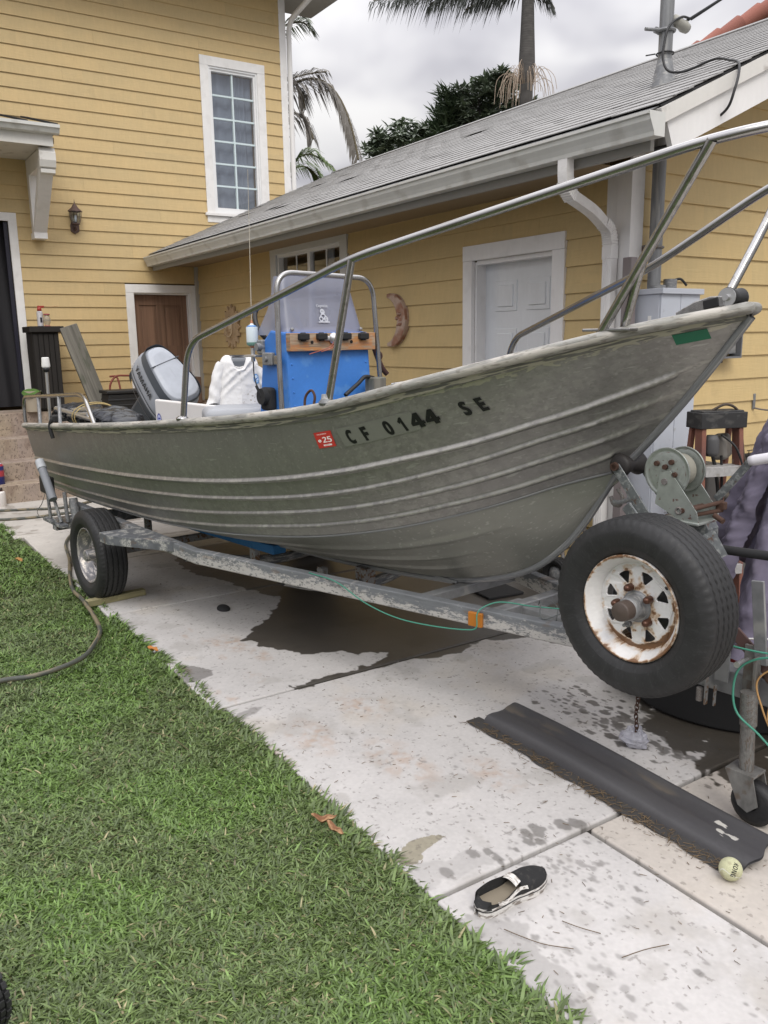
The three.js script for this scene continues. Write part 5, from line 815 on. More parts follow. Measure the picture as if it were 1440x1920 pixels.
    for (let i = 0; i < 5; i++) { const a = i / 5 * 2 * Math.PI + 0.62; if (i === 3) { part(rim, 'lug_bolt', [at(rot(new THREE.CylinderGeometry(0.006, 0.006, 0.04, 12), Math.PI / 2).translate(0.069 * Math.cos(a), 0.069 * Math.sin(a), 0.054)), at(rot(new THREE.CylinderGeometry(0.013, 0.013, 0.012, 6), Math.PI / 2).translate(0.069 * Math.cos(a), 0.069 * Math.sin(a), 0.048))], M.galv); continue; } part(rim, 'lug_nut', [at(rot(lathe([[0.0135, 0], [0.0135, 0.018], [0.011, 0.028], [0.006, 0.033], [0, 0.034]], 12), Math.PI / 2).translate(0.069 * Math.cos(a), 0.069 * Math.sin(a), 0.043))], std({ map: M.rust.map, metalness: 0.6, roughness: 0.35, color: lin(1.6, 1.5, 1.5) })); }
    part(rim, 'valve', [at(rod([0.105, 0.088, 0.03], [0.13, 0.098, 0.065], 0.005))], M.black);
    P('spare_mount', [rod([cx, cy, 0.37], [cx, cy, 0.05], 0.028), rot(new THREE.CylinderGeometry(0.148, 0.148, 0.006, 40), Math.PI / 2).translate(cx, cy, 0.345), rbox(cx - 0.05, cx + 0.05, FY - 0.01, cy + 0.05, 0.03, 0.075, 0.004), rbox(cx + 0.1, cx + 0.155, FY - 0.04, FY + 0.32, 0.05, 0.058, 0.003)], M.galv);  // the round plate is added behind the rim to darken its windows
    P('flat_strut', [rot(rbox(-0.022, 0.022, 0, 0.30, 0.06, 0.072, 0.003), 0, 0, 0.12).translate(cx + 0.275, FY + 0.07, 0)], M.galv);
  }
  // winch stand, winch, bow roller
  const blueGrey = std({ map: tex(512, 512, (u, v) => { const a = fbm(u * 12, v * 12, 5, 12, 1301), w = sst(0.50, 0.74, fbm(u * 20, v * 20, 6, 20, 1303)), r = sst(0.70, 0.80, fbm(u * 14, v * 14, 5, 14, 1305)); const k = 0.16 + (a - 0.5) * 0.1; let c = [k * 0.93, k * 1.0, k * 1.03]; c = mix3(c, [0.42, 0.43, 0.41], w * 0.5); return mix3(c, [0.12, 0.06, 0.035], r * 0.8); }, { repeat: [5, 5] }), metalness: 0.4, roughness: 0.5 });
  const zinc = std({ map: tex(512, 512, (u, v) => { const a = fbm(u * 10, v * 10, 5, 10, 1311), r = sst(0.74, 0.80, fbm(u * 9, v * 9, 5, 9, 1315)); const k = 0.40 + (a - 0.5) * 0.15; return mix3([k * 0.93, k * 1.0, k * 0.93], [0.14, 0.05, 0.04], r * 0.8); }, { repeat: [4, 4] }), metalness: 0.55, roughness: 0.38 });
  P('winch_post', [tubeBetween([-0.10, FY + 0.02, -0.04], [-0.30, 1.02, -0.02], 0.07, 0.07), tubeBetween([-0.05, FY + 0.05, 0.0], [-0.14, 0.98, 0.0], 0.06, 0.05)], blueGrey);
  P('bow_roller_arm', [tubeBetween([-0.20, 0.90, 0.085], [-0.455, 1.205, 0.085], 0.006, 0.042), tubeBetween([-0.20, 0.90, -0.085], [-0.455, 1.205, -0.085], 0.006, 0.042), tubeBetween([-0.27, 0.93, 0.07], [-0.40, 1.06, 0.07], 0.04, 0.05)], blueGrey);
  P('bow_roller', [rot(lathe([[0, -0.075], [0.036, -0.075], [0.048, -0.055], [0.034, -0.02], [0.030, 0], [0.034, 0.02], [0.048, 0.055], [0.036, 0.075], [0, 0.075]], 32), Math.PI / 2).translate(-0.452, 1.205, 0)], std({ color: lin(0.022, 0.019, 0.018), roughness: 0.6 }));
  P('roller_pin', [rod([-0.452, 1.205, -0.1], [-0.452, 1.205, 0.1], 0.01), rot(new THREE.CylinderGeometry(0.018, 0.018, 0.012, 6), Math.PI / 2).translate(-0.452, 1.205, 0.094)], M.rust);
  P('safety_hook', [pipe([[-0.50, 1.05, 0.02], [-0.46, 1.055, 0.03], [-0.41, 1.075, 0.04], [-0.36, 1.08, 0.05]], 0.009, 20, 8)], M.galv);
  const wn = P('winch', [prism([[-0.255, 1.205], [-0.215, 1.215], [-0.10, 1.075], [-0.09, 1.035], [-0.16, 1.035], [-0.27, 1.085]], 0.004, 0).translate(0, 0, 0.088), prism([[-0.255, 1.205], [-0.215, 1.215], [-0.10, 1.075], [-0.09, 1.035], [-0.16, 1.035], [-0.27, 1.085]], 0.004, 0).translate(0, 0, -0.045), rbox(-0.26, -0.085, 1.028, 1.038, -0.06, 0.10, 0.003)], zinc);
  const sp = (z, r) => rot(lathe([[0.0, z + 0.004], [0.06, z + 0.004], [0.075, z], [r - 0.006, z], [r, z + 0.006], [r, z - 0.002], [0.07, z - 0.004], [0.0, z - 0.004]], 48), Math.PI / 2).translate(-0.235, 1.205, 0);
  part(wn, 'spool', [sp(0.075, 0.092), sp(-0.04, 0.086), rot(new THREE.CylinderGeometry(0.035, 0.035, 0.11, 24), Math.PI / 2).translate(-0.235, 1.205, 0.018)], zinc);
  part(wn, 'strap', [rot(new THREE.CylinderGeometry(0.062, 0.062, 0.075, 32), Math.PI / 2).translate(-0.235, 1.205, 0.018)], std({ color: lin(0.25, 0.24, 0.2), roughness: 0.95 }));
  part(wn, 'rust_bolt', [[-0.275, 1.235], [-0.215, 1.245], [-0.20, 1.20], [-0.24, 1.225]].map(([x, y]) => rot(new THREE.CylinderGeometry(0.0095, 0.0105, 0.014, 12), Math.PI / 2).translate(x, y, 0.083)), M.rust);
  part(wn, 'ratchet', [rod([-0.155, 1.075, 0.095], [-0.155, 1.075, -0.05], 0.009), rod([-0.115, 1.085, 0.085], [-0.085, 1.097, -0.06], 0.008), rod([-0.125, 1.058, 0.05], [-0.08, 1.068, -0.05], 0.008), rbox(-0.10, -0.065, 1.07, 1.10, -0.06, -0.035, 0.005), rod([-0.07, 1.06, 0.02], [-0.03, 1.045, 0.03], 0.010)], M.rust);
  part(wn, 'bushing', [rot(new THREE.TorusGeometry(0.011, 0.004, 8, 20)).translate(-0.17, 1.072, 0.092), rot(new THREE.CylinderGeometry(0.012, 0.012, 0.006, 16), Math.PI / 2).translate(-0.235, 1.172, 0.092)], M.rustySteel);
  part(wn, 'crank_handle', [tubeBetween([-0.115, 1.10, -0.065], [0.005, 1.255, -0.065], 0.008, 0.03)], blueGrey);
  part(wn, 'grip', [rot(lathe([[0, 0], [0.016, 0], [0.019, 0.02], [0.018, 0.12], [0.014, 0.13], [0, 0.13]], 20), 0, 0, -Math.PI / 2).rotateY(0.15).rotateZ(0.25).translate(0.005, 1.258, -0.055)], std({ color: lin(0.7, 0.68, 0.72), roughness: 0.6 }));
  P('winch_bracket', [prism([[-0.16, 1.03], [-0.09, 1.035], [-0.075, 1.01], [-0.07, 0.86], [-0.14, 0.86], [-0.15, 0.95]], 0.07, 0.003).translate(0, 0, 0.01), rot(box(-0.05, 0.05, -0.05, 0.05, -0.003, 0.003), 0.1, 0.5, 0.6).translate(-0.065, 0.945, 0.06)], blueGrey);
  // tongue jack
  const jackM = std({ map: tex(512, 512, (u, v) => { const a = fbm(u * 30, v * 6, 5, 0, 1331), n = fbm(u * 12, v * 10, 5, 0, 1333), r = sst(0.48, 0.75, fbm(u * 16, v * 5, 5, 0, 1335)); const k = 0.17 + (a - 0.5) * 0.12 + (n - 0.5) * 0.08; return mix3([k, k * 0.98, k * 0.93], [0.12, 0.085, 0.06], r * 0.7); }, { repeat: [2, 4] }), metalness: 0.3, roughness: 0.6, bumpMap: grainT, bumpScale: 0.0006 });
  const jk = P('tongue_jack', [rod([0.168, 0.14, 0.115], [0.154, 0.47, 0.115], 0.025, 0.025, 24), rod([0.160, 0.36, 0.115], [0.154, 0.48, 0.115], 0.029, 0.029, 24)], jackM);
  part(jk, 'swivel_plate', [rbox(0.10, 0.155, 0.40, 0.63, 0.052, 0.064, 0.004), rbox(0.152, 0.165, 0.36, 0.60, 0.064, 0.10, 0.003)], jackM);
  part(jk, 'pull_pin', [rot(new THREE.CylinderGeometry(0.011, 0.011, 0.05, 14), Math.PI / 2).translate(0.115, 0.575, 0.115), rod([0.115, 0.575, 0.06], [0.115, 0.575, 0.12], 0.007)], M.alu);
  part(jk, 'caster_fork', [prism([[0.11, 0.19], [0.21, 0.19], [0.235, 0.09], [0.20, 0.055], [0.165, 0.07]], 0.005, 0).translate(0, 0, 0.155), prism([[0.11, 0.19], [0.21, 0.19], [0.235, 0.09], [0.20, 0.055], [0.165, 0.07]], 0.005, 0).translate(0, 0, 0.075), rbox(0.11, 0.215, 0.185, 0.195, 0.072, 0.158, 0.002)], jackM);
  part(jk, 'caster', [rot(lathe([[0.02, -0.028], [0.06, -0.028], [0.078, -0.02], [0.080, 0], [0.078, 0.02], [0.06, 0.028], [0.02, 0.028]], 36), Math.PI / 2).translate(0.205, 0.08, 0.115)], M.rubber);
  // marker lamp, wires
  P('marker_lamp', [rot(rbox(-0.035, 0.035, -0.032, 0.032, -0.006, 0.012, 0.004), 0, 0.243, 0).translate(-0.985, FY - 0.005, 0.306)], std({ color: lin(0.42, 0.15, 0.018), roughness: 0.4 }), 'orange marker lamp on the near rail');
  const wire = c => std({ color: lin(...c), roughness: 0.5 });
  P('green_wire', [pipe([[-1.95, 0.545, 0.53], [-1.75, 0.535, 0.505], [-1.55, 0.47, 0.48], [-1.35, 0.43, 0.43], [-1.0, 0.452, 0.345], [-0.955, 0.47, 0.335], [-0.955, 0.54, 0.325], [-0.92, 0.575, 0.25], [-0.80, 0.565, 0.15], [-0.62, 0.56, 0.05], [-0.5, 0.55, 0.12]], 0.0032, 140, 6)], wire([0.05, 0.24, 0.17]));
  P('green_wire', [pipe([[0.02, 0.64, 0.15], [0.20, 0.645, 0.14], [0.35, 0.66, 0.10]], 0.0035, 40, 6), pipe([[0.30, 0.66, 0.16], [0.20, 0.63, 0.17], [0.135, 0.57, 0.165], [0.12, 0.47, 0.16], [0.14, 0.41, 0.16], [0.22, 0.36, 0.16], [0.30, 0.31, 0.17]], 0.004, 80, 6)], wire([0.06, 0.27, 0.19]));
  P('yellow_wire', [pipe([[0.40, 0.63, 0.14], [0.25, 0.605, 0.16], [0.205, 0.55, 0.17], [0.23, 0.46, 0.17], [0.27, 0.38, 0.17], [0.295, 0.32, 0.17]], 0.0032, 60, 6), pipe([[0.36, 0.56, 0.15], [0.27, 0.52, 0.16], [0.25, 0.44, 0.17], [0.28, 0.37, 0.17]], 0.003, 40, 6)], wire([0.42, 0.24, 0.09]));
  P('grey_wire', [pipe([[-0.85, 0.54, 0.05], [-0.78, 0.585, 0.12], [-0.70, 0.545, 0.20], [-0.62, 0.58, 0.10], [-0.52, 0.55, 0.02], [-0.48, 0.53, 0.14]], 0.003, 60, 6), pipe([[-0.86, 0.53, -0.05], [-0.72, 0.56, 0.08], [-0.66, 0.54, 0.16]], 0.003, 40, 6)], wire([0.10, 0.11, 0.11]));
  P('hitch_ring', [rot(new THREE.TorusGeometry(0.04, 0.009, 10, 28), 0.5, 0.4, 0).translate(0.235, 0.545, 0.075)], M.rust);
  P('coupler', [tubeBetween([0.15, 0.50, 0.0], [0.75, 0.55, 0.0], 0.05, 0.04), tubeBetween([0.05, 0.60, 0.02], [0.62, 0.64, 0.02], 0.06, 0.012), tubeBetween([0.05, 0.66, 0.05], [0.22, 0.52, 0.05], 0.01, 0.05)], std({ color: lin(0.10, 0.055, 0.05), roughness: 0.7, bumpMap: grainT, bumpScale: 0.001 }));
  P('hanging_bracket', [rbox(-0.035, -0.028, 0.355, 0.46, 0.055, 0.075, 0.002), rod([-0.06, 0.36, 0.06], [-0.06, 0.41, 0.06], 0.012), rbox(-0.001, 0.004, 0.36, 0.44, 0.055, 0.07, 0.001)], M.rustySteel);
  // safety chain and lamp bracket under the spare
  P('chain', [...Array.from({ length: 12 }, (_, i) => rot(new THREE.TorusGeometry(0.0105, 0.003, 6, 14), 0, i % 2 ? Math.PI / 2 : 0, 0).scale(0.8, 1.35, 0.8).translate(-0.40 + Math.sin(i * 0.9) * 0.003, 0.255 - i * 0.0205, -0.06))], M.rust);
  P('chain_bracket', [rbox(-0.44, -0.365, 0.25, 0.46, -0.075, -0.055, 0.004), rot(new THREE.CylinderGeometry(0.011, 0.011, 0.006, 14), Math.PI / 2).translate(-0.405, 0.285, -0.052)], M.galv);
  // rear guide post with tail lamp
  P('guide_post', [rod([-4.86, 0.42, 0.90], [-4.90, 0.83, 0.90], 0.012), rod([-4.90, 0.81, 0.90], [-4.62, 0.43, 0.90], 0.012), rbox(-4.95, -4.55, 0.40, 0.425, 0.87, 0.93, 0.004)], M.galvWorn);
  P('guide_pipe', [rod([-4.66, 0.60, 0.93], [-4.855, 0.815, 0.93], 0.030, 0.030, 18)], std({ color: lin(0.20, 0.21, 0.23), roughness: 0.6 }));
  P('guide_cap', [rod([-4.845, 0.805, 0.93], [-4.895, 0.86, 0.93], 0.034, 0.032, 18)], std({ color: lin(0.40, 0.42, 0.44), roughness: 0.55 }));
  P('tail_lamp', [rbox(-5.06, -4.88, 0.60, 0.73, 0.84, 0.90, 0.012)], M.black);
  P('tail_lamp_lens', [rbox(-5.072, -5.058, 0.61, 0.72, 0.845, 0.895, 0.005)], std({ color: lin(0.22, 0.02, 0.02), roughness: 0.3 }));
  P('tail_wire', [pipe([[-4.97, 0.60, 0.89], [-4.98, 0.52, 0.92], [-5.04, 0.46, 0.94], [-4.96, 0.43, 0.95], [-4.86, 0.44, 0.94]], 0.003, 50, 6)], M.rustySteel);
  P('short_post', [rod([-4.58, 0.40, 0.80], [-4.62, 0.60, 0.80], 0.03, 0.03, 16), rod([-4.66, 0.42, 0.84], [-4.68, 0.64, 0.84], 0.014)], M.galv);
}
// ---------------------------------------------------------------- outboard motor, tilted up at the transom
{
  const c = Math.cos(BT), s = Math.sin(BT), w = (x, y, z) => [BO[0] + x * c + z * s, y, BO[2] - x * s + z * c];
  const Mo = thing('outboard_motor', 'light grey outboard motor tilted up at the stern in front of the brown door', 'outboard motor', w(-5.52, 1.0, -0.12), BT);
  const tilt = -1.02; // turn about z so that the cowl leans forward over the stern
  const T = g => { g.rotateY(0.36); g.rotateZ(tilt); return g; };
  const grey = std({ map: tex(512, 512, (u, v) => { const a = fbm(u * 5, v * 5, 5, 5, 1401), b = fbm(u * 40, v * 40, 3, 40, 1403), st = sst(0.58, 0.75, fbm(u * 8, v * 8, 5, 8, 1405)); const k = 0.42 + (a - 0.5) * 0.1 + (b - 0.5) * 0.05; return mix3([k * 0.93, k * 0.99, k * 1.10], [0.25, 0.24, 0.22], st * 0.35); }), roughness: 0.4 });
  const dgrey = std({ color: lin(0.075, 0.085, 0.10), roughness: 0.45 });
  // cowl in its upright frame: x forward, y up; superelliptic sections
  const sec = (y, x0, x1, hw, n = 3.4) => ({ y, x0, x1, hw, n });
  const S = [sec(0.52, -0.26, 0.24, 0.165), sec(0.56, -0.30, 0.27, 0.185), sec(0.66, -0.31, 0.28, 0.19), sec(0.76, -0.30, 0.27, 0.185), sec(0.84, -0.275, 0.24, 0.17), sec(0.875, -0.25, 0.215, 0.15), sec(0.885, -0.20, 0.17, 0.11), sec(0.887, -0.06, 0.05, 0.0004)];
  const taper = X => mix(0.66, 1.04, sst(-0.36, 0.22, X));
  const loft = (a, b) => { const N = 72, K = (b - a) * 6; return grid(N, K, (u, v) => { const q = a + v * (b - a), i = Math.min(S.length - 2, Math.floor(q)), t = q - i, A = S[i], B = S[i + 1], f = k => mix(A[k], B[k], t); const th = u * 2 * Math.PI, cc = Math.cos(th), ss = Math.sin(th), e = 2 / f('n'); const cx = (f('x0') + f('x1')) / 2, hx = (f('x1') - f('x0')) / 2; const X = cx + hx * Math.sign(cc) * Math.pow(Math.abs(cc), e); return [X, f('y'), f('hw') * taper(X) * Math.sign(ss) * Math.pow(Math.abs(ss), e)]; }); };
  const g1 = loft(0, 4), g2 = loft(4, 7); for (const g of [g1, g2]) { const ix = g.index.array; for (let i = 0; i < ix.length; i += 3) { const q = ix[i]; ix[i] = ix[i + 1]; ix[i + 1] = q; } g.computeVertexNormals(); buv(g); }
  part(Mo, 'cowl', [T(g1)], grey);
  part(Mo, 'cowl_top', [T(g2)], grey);
  const band = (y, x0, x1, hw, h, m, fl = 0) => { const g = grid(72, 1, (u, v) => { const th = u * 2 * Math.PI, cc = Math.cos(th), ss = Math.sin(th), e = 2 / 3.4, cx = (x0 + x1) / 2, hx = (x1 - x0) / 2, X = cx + hx * Math.sign(cc) * Math.pow(Math.abs(cc), e); return [X, y + (0.5 - v) * h, hw * (1 + (v - 0.5) * fl) * taper(X) * Math.sign(ss) * Math.pow(Math.abs(ss), e)]; }); m.side = THREE.DoubleSide; return [T(g), m]; };
  { const [g, m] = band(0.830, -0.284, 0.251, 0.1775, 0.075, dgrey, 0.11); part(Mo, 'cowl_band', g, m); const [g2b, m2] = band(0.548, -0.299, 0.269, 0.184, 0.03, dgrey); part(Mo, 'lower_band', g2b, m2); const [g3, m3] = band(0.60, -0.312, 0.282, 0.1915, 0.012, dgrey); part(Mo, 'pinstripe', g3, m3); }
  part(Mo, 'top_seam', [T(rbox(-0.115, -0.109, 0.878, 0.890, -0.14, 0.14, 0.002))], dgrey);
  const nameT = canvasTex(512, 96, (x, w2, h) => { x.clearRect(0, 0, w2, h); x.fillStyle = '#272c33'; x.font = 'bold 84px sans-serif'; x.save(); x.scale(1.22, 1); x.fillText('YAMAHA', 6, 80); x.restore(); });
  part(Mo, 'cowl_lettering', [T(grid(20, 4, (a, b) => [mix(-0.24, 0.10, a), mix(0.655, 0.75, b), (0.192 * taper(mix(-0.24, 0.10, a)) + 0.001) * (Math.pow(1 - Math.pow(Math.abs((mix(-0.24, 0.10, a) + 0.015) / 0.296), 3.4), 1 / 3.4))])).translate(0, 0, 0.0025)], std({ map: nameT, transparent: true, alphaTest: 0.4, roughness: 0.5, side: THREE.DoubleSide }));
  part(Mo, 'lower_pan', [T(mv(loft(0, 1), 0, -0.07, 0))], dgrey);
  part(Mo, 'midsection', [T(rbox(-0.12, 0.10, -0.25, 0.50, -0.07, 0.07, 0.03)), T(rbox(-0.05, 0.06, -0.45, -0.2, -0.05, 0.05, 0.02))], dgrey);
  part(Mo, 'clamp_bracket', [rbox(-0.02, 0.12, -0.22, 0.12, -0.11, -0.08, 0.01), rbox(-0.02, 0.12, -0.22, 0.12, 0.08, 0.11, 0.01), rbox(-0.04, 0.08, 0.02, 0.10, -0.11, 0.11, 0.012)], dgrey);
  part(Mo, 'gearcase', [T(lathe([[0, -0.2], [0.03, -0.16], [0.045, -0.06], [0.045, 0.06], [0.03, 0.16], [0, 0.19]], 20).rotateZ(Math.PI / 2)).translate(-0.36, -0.24, 0), T(rbox(-0.10, 0.08, -0.55, -0.42, -0.015, 0.015, 0.008))], dgrey);
  part(Mo, 'shift_lever', [T(rbox(0.27, 0.40, 0.44, 0.47, -0.17, -0.13, 0.01)), T(rbox(0.36, 0.44, 0.44, 0.485, -0.18, -0.12, 0.012))], M.black);
}
const bw = (x, y, z) => { const c = Math.cos(BT), s = Math.sin(BT); return [BO[0] + x * c + z * s, y, BO[2] - x * s + z * c]; };
// ---------------------------------------------------------------- things in the boat
{
  const plast = phy({ map: tex(256, 256, (u, v) => { const a = fbm(u * 5, v * 5, 5, 5, 1501); const k = 0.70 + (a - 0.5) * 0.1; return [k, k * 0.965, k * 0.94]; }), roughness: 0.45 });
  const tub = thing('white_board', 'white plastic board with round blue sticker standing upright in the stern', 'board', bw(-3.56, 0.82, 0.12), BT);
  part(tub, 'board_panel', [rbox(-0.40, 0.42, 0, 0.505, 0.25, 0.29, 0.012, 3)], plast);
  const stT = canvasTex(128, 128, (x, w, h) => { x.clearRect(0, 0, w, h); x.fillStyle = '#3f3f96'; x.beginPath(); x.ellipse(64, 64, 62, 62, 0, 0, 7); x.fill(); x.fillStyle = '#b9bfe0'; x.beginPath(); x.ellipse(64, 64, 50, 50, 0, 0, 7); x.fill(); x.fillStyle = '#34348c'; x.fillRect(34, 44, 60, 12); x.beginPath(); x.ellipse(60, 76, 26, 14, 0.4, 0, 7); x.fill(); });
  const st = new THREE.PlaneGeometry(0.07, 0.09); st.translate(-0.335, 0.37, 0.2925); part(tub, 'sticker', st, std({ map: stT, transparent: true, alphaTest: 0.4, roughness: 0.4 }));

  const seat = thing('helm_seat', 'dark grey helm seat wearing the white T-shirt behind the console', 'seat', bw(-3.08, 0.82, 0.22), BT - 0.42);
  const vin = std({ color: lin(0.10, 0.11, 0.125), roughness: 0.5 }), vin2 = std({ color: lin(0.33, 0.34, 0.36), roughness: 0.5 });
  part(seat, 'pedestal', [rod([0, 0, 0], [0, 0.36, 0], 0.06, 0.05)], M.galv);
  part(seat, 'cushion', [rbox(-0.24, 0.26, 0.36, 0.50, -0.25, 0.25, 0.05, 5)], vin2);
  part(seat, 'backrest', [rot(rbox(-0.045, 0.03, 0, 0.365, -0.09, 0.09, 0.03, 5), 0, 0, 0.09).translate(-0.15, 0.42, 0)], vin);
  // T-shirt pulled over the backrest
  const clothT = tex(512, 512, (u, v) => { const n = fbm(u * 6, v * 6, 5, 0, 1521), f = fbm(u * 120, v * 120, 2, 0, 1522); let c = [0.72, 0.71, 0.70].map(q => q * (0.97 + (f - 0.5) * 0.08)); const d = Math.hypot((u - 0.36) / 0.22, (v - 0.24) / 0.2); const s = sst(0.58, 0.70, fbm(u * 30, v * 30, 4, 0, 1525)) * Math.max(0, 1 - d); return mix3(c, [0.22, 0.16, 0.10], s * 0.9); });
  const cm = std({ map: clothT, roughness: 0.95, side: THREE.DoubleSide });
  const shirt = thing('white_tshirt', 'white T-shirt with round blue chest print pulled over the helm seat', 'T-shirt', bw(-3.08, 1.22, 0.22), BT - 0.42);
  const bodyFn = (u, v, off = 0) => { // closed shell around the backrest; v from hem to shoulder
    const th = u * 2 * Math.PI, cap = v > 0.84 ? Math.sqrt(Math.max(0, 1 - ((v - 0.84) / 0.165) ** 2)) : 1, hw = mix(0.158, 0.112, Math.pow(v, 1.2)) * (0.62 + 0.38 * cap), hd = mix(0.095, 0.062, v) * Math.max(0.12, cap);
    const cc = Math.cos(th), ss = Math.sin(th); let z = hw * Math.sign(ss) * Math.pow(Math.abs(ss), 0.7), x = hd * Math.sign(cc) * Math.pow(Math.abs(cc), 0.8);
    const front = Math.max(0, cc); let y = 0.04 + v * 0.36 - 0.02 * Math.max(0, ss) * (1 - v) * Math.sin(v * 3);
    // creases running from the near shoulder across the chest, gathered folds at the hem
    const dg = z * 0.8 + (v - 0.75) * 0.36, fold = 0.010 * Math.exp(-((dg / 0.018) ** 2)) + 0.008 * Math.exp(-(((dg + 0.055) / 0.014) ** 2)) - 0.006 * Math.exp(-(((dg + 0.028) / 0.014) ** 2)) + 0.007 * Math.exp(-(((dg - 0.05) / 0.012) ** 2)) + Math.sin(z * 60 + v * 5) * 0.006 * (1 - v) ** 2 + (Math.abs(fbm(u * 26, v * 8, 4, 0, 1527) - 0.5) - 0.1) * 0.018;
    x += front * fold;
    const dip = Math.exp(-((z / 0.042) ** 4)) * sst(0.70, 1, v) * front; y -= dip * 0.075; x += dip * 0.006;
    return [-0.155 + x - v * 0.035 + off * cc, y, z + off * ss, z / 0.4 + 0.5, v];
  };
  part(shirt, 'shirt_body', [grid(120, 60, (u, v) => bodyFn(u, v))], cm);
  const sleeve = (s, L) => grid(36, 24, (u, v) => { const th = u * 2 * Math.PI, r = mix(0.060, 0.078, v); const cx = -0.165 + 0.035 * v, cy = 0.345 - v * L, cz = s * (0.095 + 0.075 * Math.pow(v, 0.55)); const cr = 0.006 * Math.sin(v * 18 + th * 2) * v + 0.012 * (fbm(u * 8, v * 6, 3, 8, 1529) - 0.5); return [cx + Math.cos(th) * (r * 0.62 + cr), cy + Math.sin(th) * 0.02 * (1 - v) + 0.02 * Math.cos(th) * v, cz + Math.sin(th) * (r * 0.55 + cr), u, 0.9 - v * 0.1]; });
  part(shirt, 'sleeve', [sleeve(1, 0.255)], cm); part(shirt, 'sleeve', [sleeve(-1, 0.20)], cm);
  part(shirt, 'collar', [pipe(Array.from({ length: 25 }, (_, i) => { const a = i / 24 * 2 * Math.PI, c = Math.cos(a); return [-0.19 + 0.045 * c, 0.388 - 0.066 * Math.max(0, c) ** 0.8, 0.046 * Math.sin(a)]; }), 0.0045, 80, 8)], cm);
  const lg = canvasTex(128, 128, (x, w, h) => { x.clearRect(0, 0, w, h); x.fillStyle = '#5f93c8'; x.beginPath(); x.arc(64, 64, 60, 0, 7); x.fill(); x.fillStyle = '#c9dcec'; x.beginPath(); x.arc(64, 64, 44, 0, 7); x.fill(); x.fillStyle = '#3c6cae'; x.beginPath(); x.ellipse(62, 60, 38, 12, -0.4, 0, 7); x.fill(); x.fillStyle = '#5f93c8'; x.fillRect(24, 84, 80, 8); x.fillRect(36, 98, 56, 5); x.fillStyle = '#e8f0f6'; x.beginPath(); x.ellipse(60, 52, 20, 5, -0.4, 0, 7); x.fill(); });
  part(shirt, 'chest_print', [grid(16, 16, (a, b) => { const p = bodyFn(mix(0.925, 0.853, a), mix(0.50, 0.68, b), 0.004); return [p[0], p[1], p[2], a, b]; })], std({ map: lg, transparent: true, alphaTest: 0.4, roughness: 0.9, side: THREE.DoubleSide }));

  // folded black cover with poles, tied with yellow rope, in the near stern corner
  const bag = phy({ color: lin(0.014, 0.016, 0.021), roughness: 0.32, side: THREE.DoubleSide });
  const cov = thing('black_tarp_bundle', 'bundle of crumpled black plastic sheeting lying along the stern gunwale', 'tarp', bw(-4.55, 1.10, 0.60), BT);
  const lump = (x0, x1, h, w, sd) => grid(70, 36, (u, v) => { const th = v * 2 * Math.PI, x = mix(x0, x1, u), e = Math.pow(Math.sin(Math.PI * Math.min(0.985, Math.max(0.015, u))), 0.3); const n = fbm(u * 9, v * 7, 4, 7, sd) - 0.5, n2 = Math.abs(fbm(u * 16, v * 14, 3, 14, sd + 2) - 0.5); const r = 1 + n * 0.55 - n2 * 0.7; return [x, 0.02 + (h * 0.5 + h * 0.5 * Math.sin(th) * r) * e, w * Math.cos(th) * r * e]; });
  part(cov, 'sheet', [lump(-0.72, 0.06, 0.155, 0.16, 1601)], bag); part(cov, 'sheet', [lump(0.0, 0.62, 0.15, 0.17, 1611)], bag);
  part(cov, 'rope', [pipe(Array.from({ length: 17 }, (_, i) => { const a = i / 16 * 2 * Math.PI; return [0.02 + 0.01 * Math.sin(a), 0.095 + 0.095 * Math.sin(a), 0.02 + 0.165 * Math.cos(a)]; }), 0.004, 60, 8), pipe(Array.from({ length: 17 }, (_, i) => { const a = i / 16 * 2 * Math.PI; return [0.06 + 0.012 * Math.cos(a), 0.09 + 0.092 * Math.sin(a), 0.02 + 0.165 * Math.cos(a)]; }), 0.004, 60, 8)], std({ color: lin(0.42, 0.32, 0.14), roughness: 0.8 }));
  const poles = [[[-5.10, 1.165, 0.70], [-4.2, 1.235, 0.78]], [[-5.10, 1.20, 0.66], [-4.32, 1.26, 0.74]], [[-5.06, 1.225, 0.72], [-4.10, 1.205, 0.79]]];
  poles.forEach(([a, b], i) => one('aluminium_pole', [rod(bw(...a), bw(...b), 0.017, 0.017, 16)], M.alu, ['lower grey pole lying on the stern gunwale beside the black bundle', 'upper grey pole lying behind the stern rail on the black bundle', 'middle grey pole with open end pointing at the bow, by the rope'][i], 'pole', 'poles lying in the stern'));
  one('black_strap', [pipe([bw(-4.64, 1.19, 0.86), bw(-4.60, 1.185, 0.90), bw(-4.62, 1.13, 0.915), bw(-4.60, 1.05, 0.908)], 0.014, 24, 8), rbox(-0.05, 0.05, -0.02, 0.03, -0.03, 0.03, 0.012).translate(...bw(-4.62, 1.18, 0.87))], M.blackMatte, 'black strap tied round the poles at the stern rail', 'strap');
}
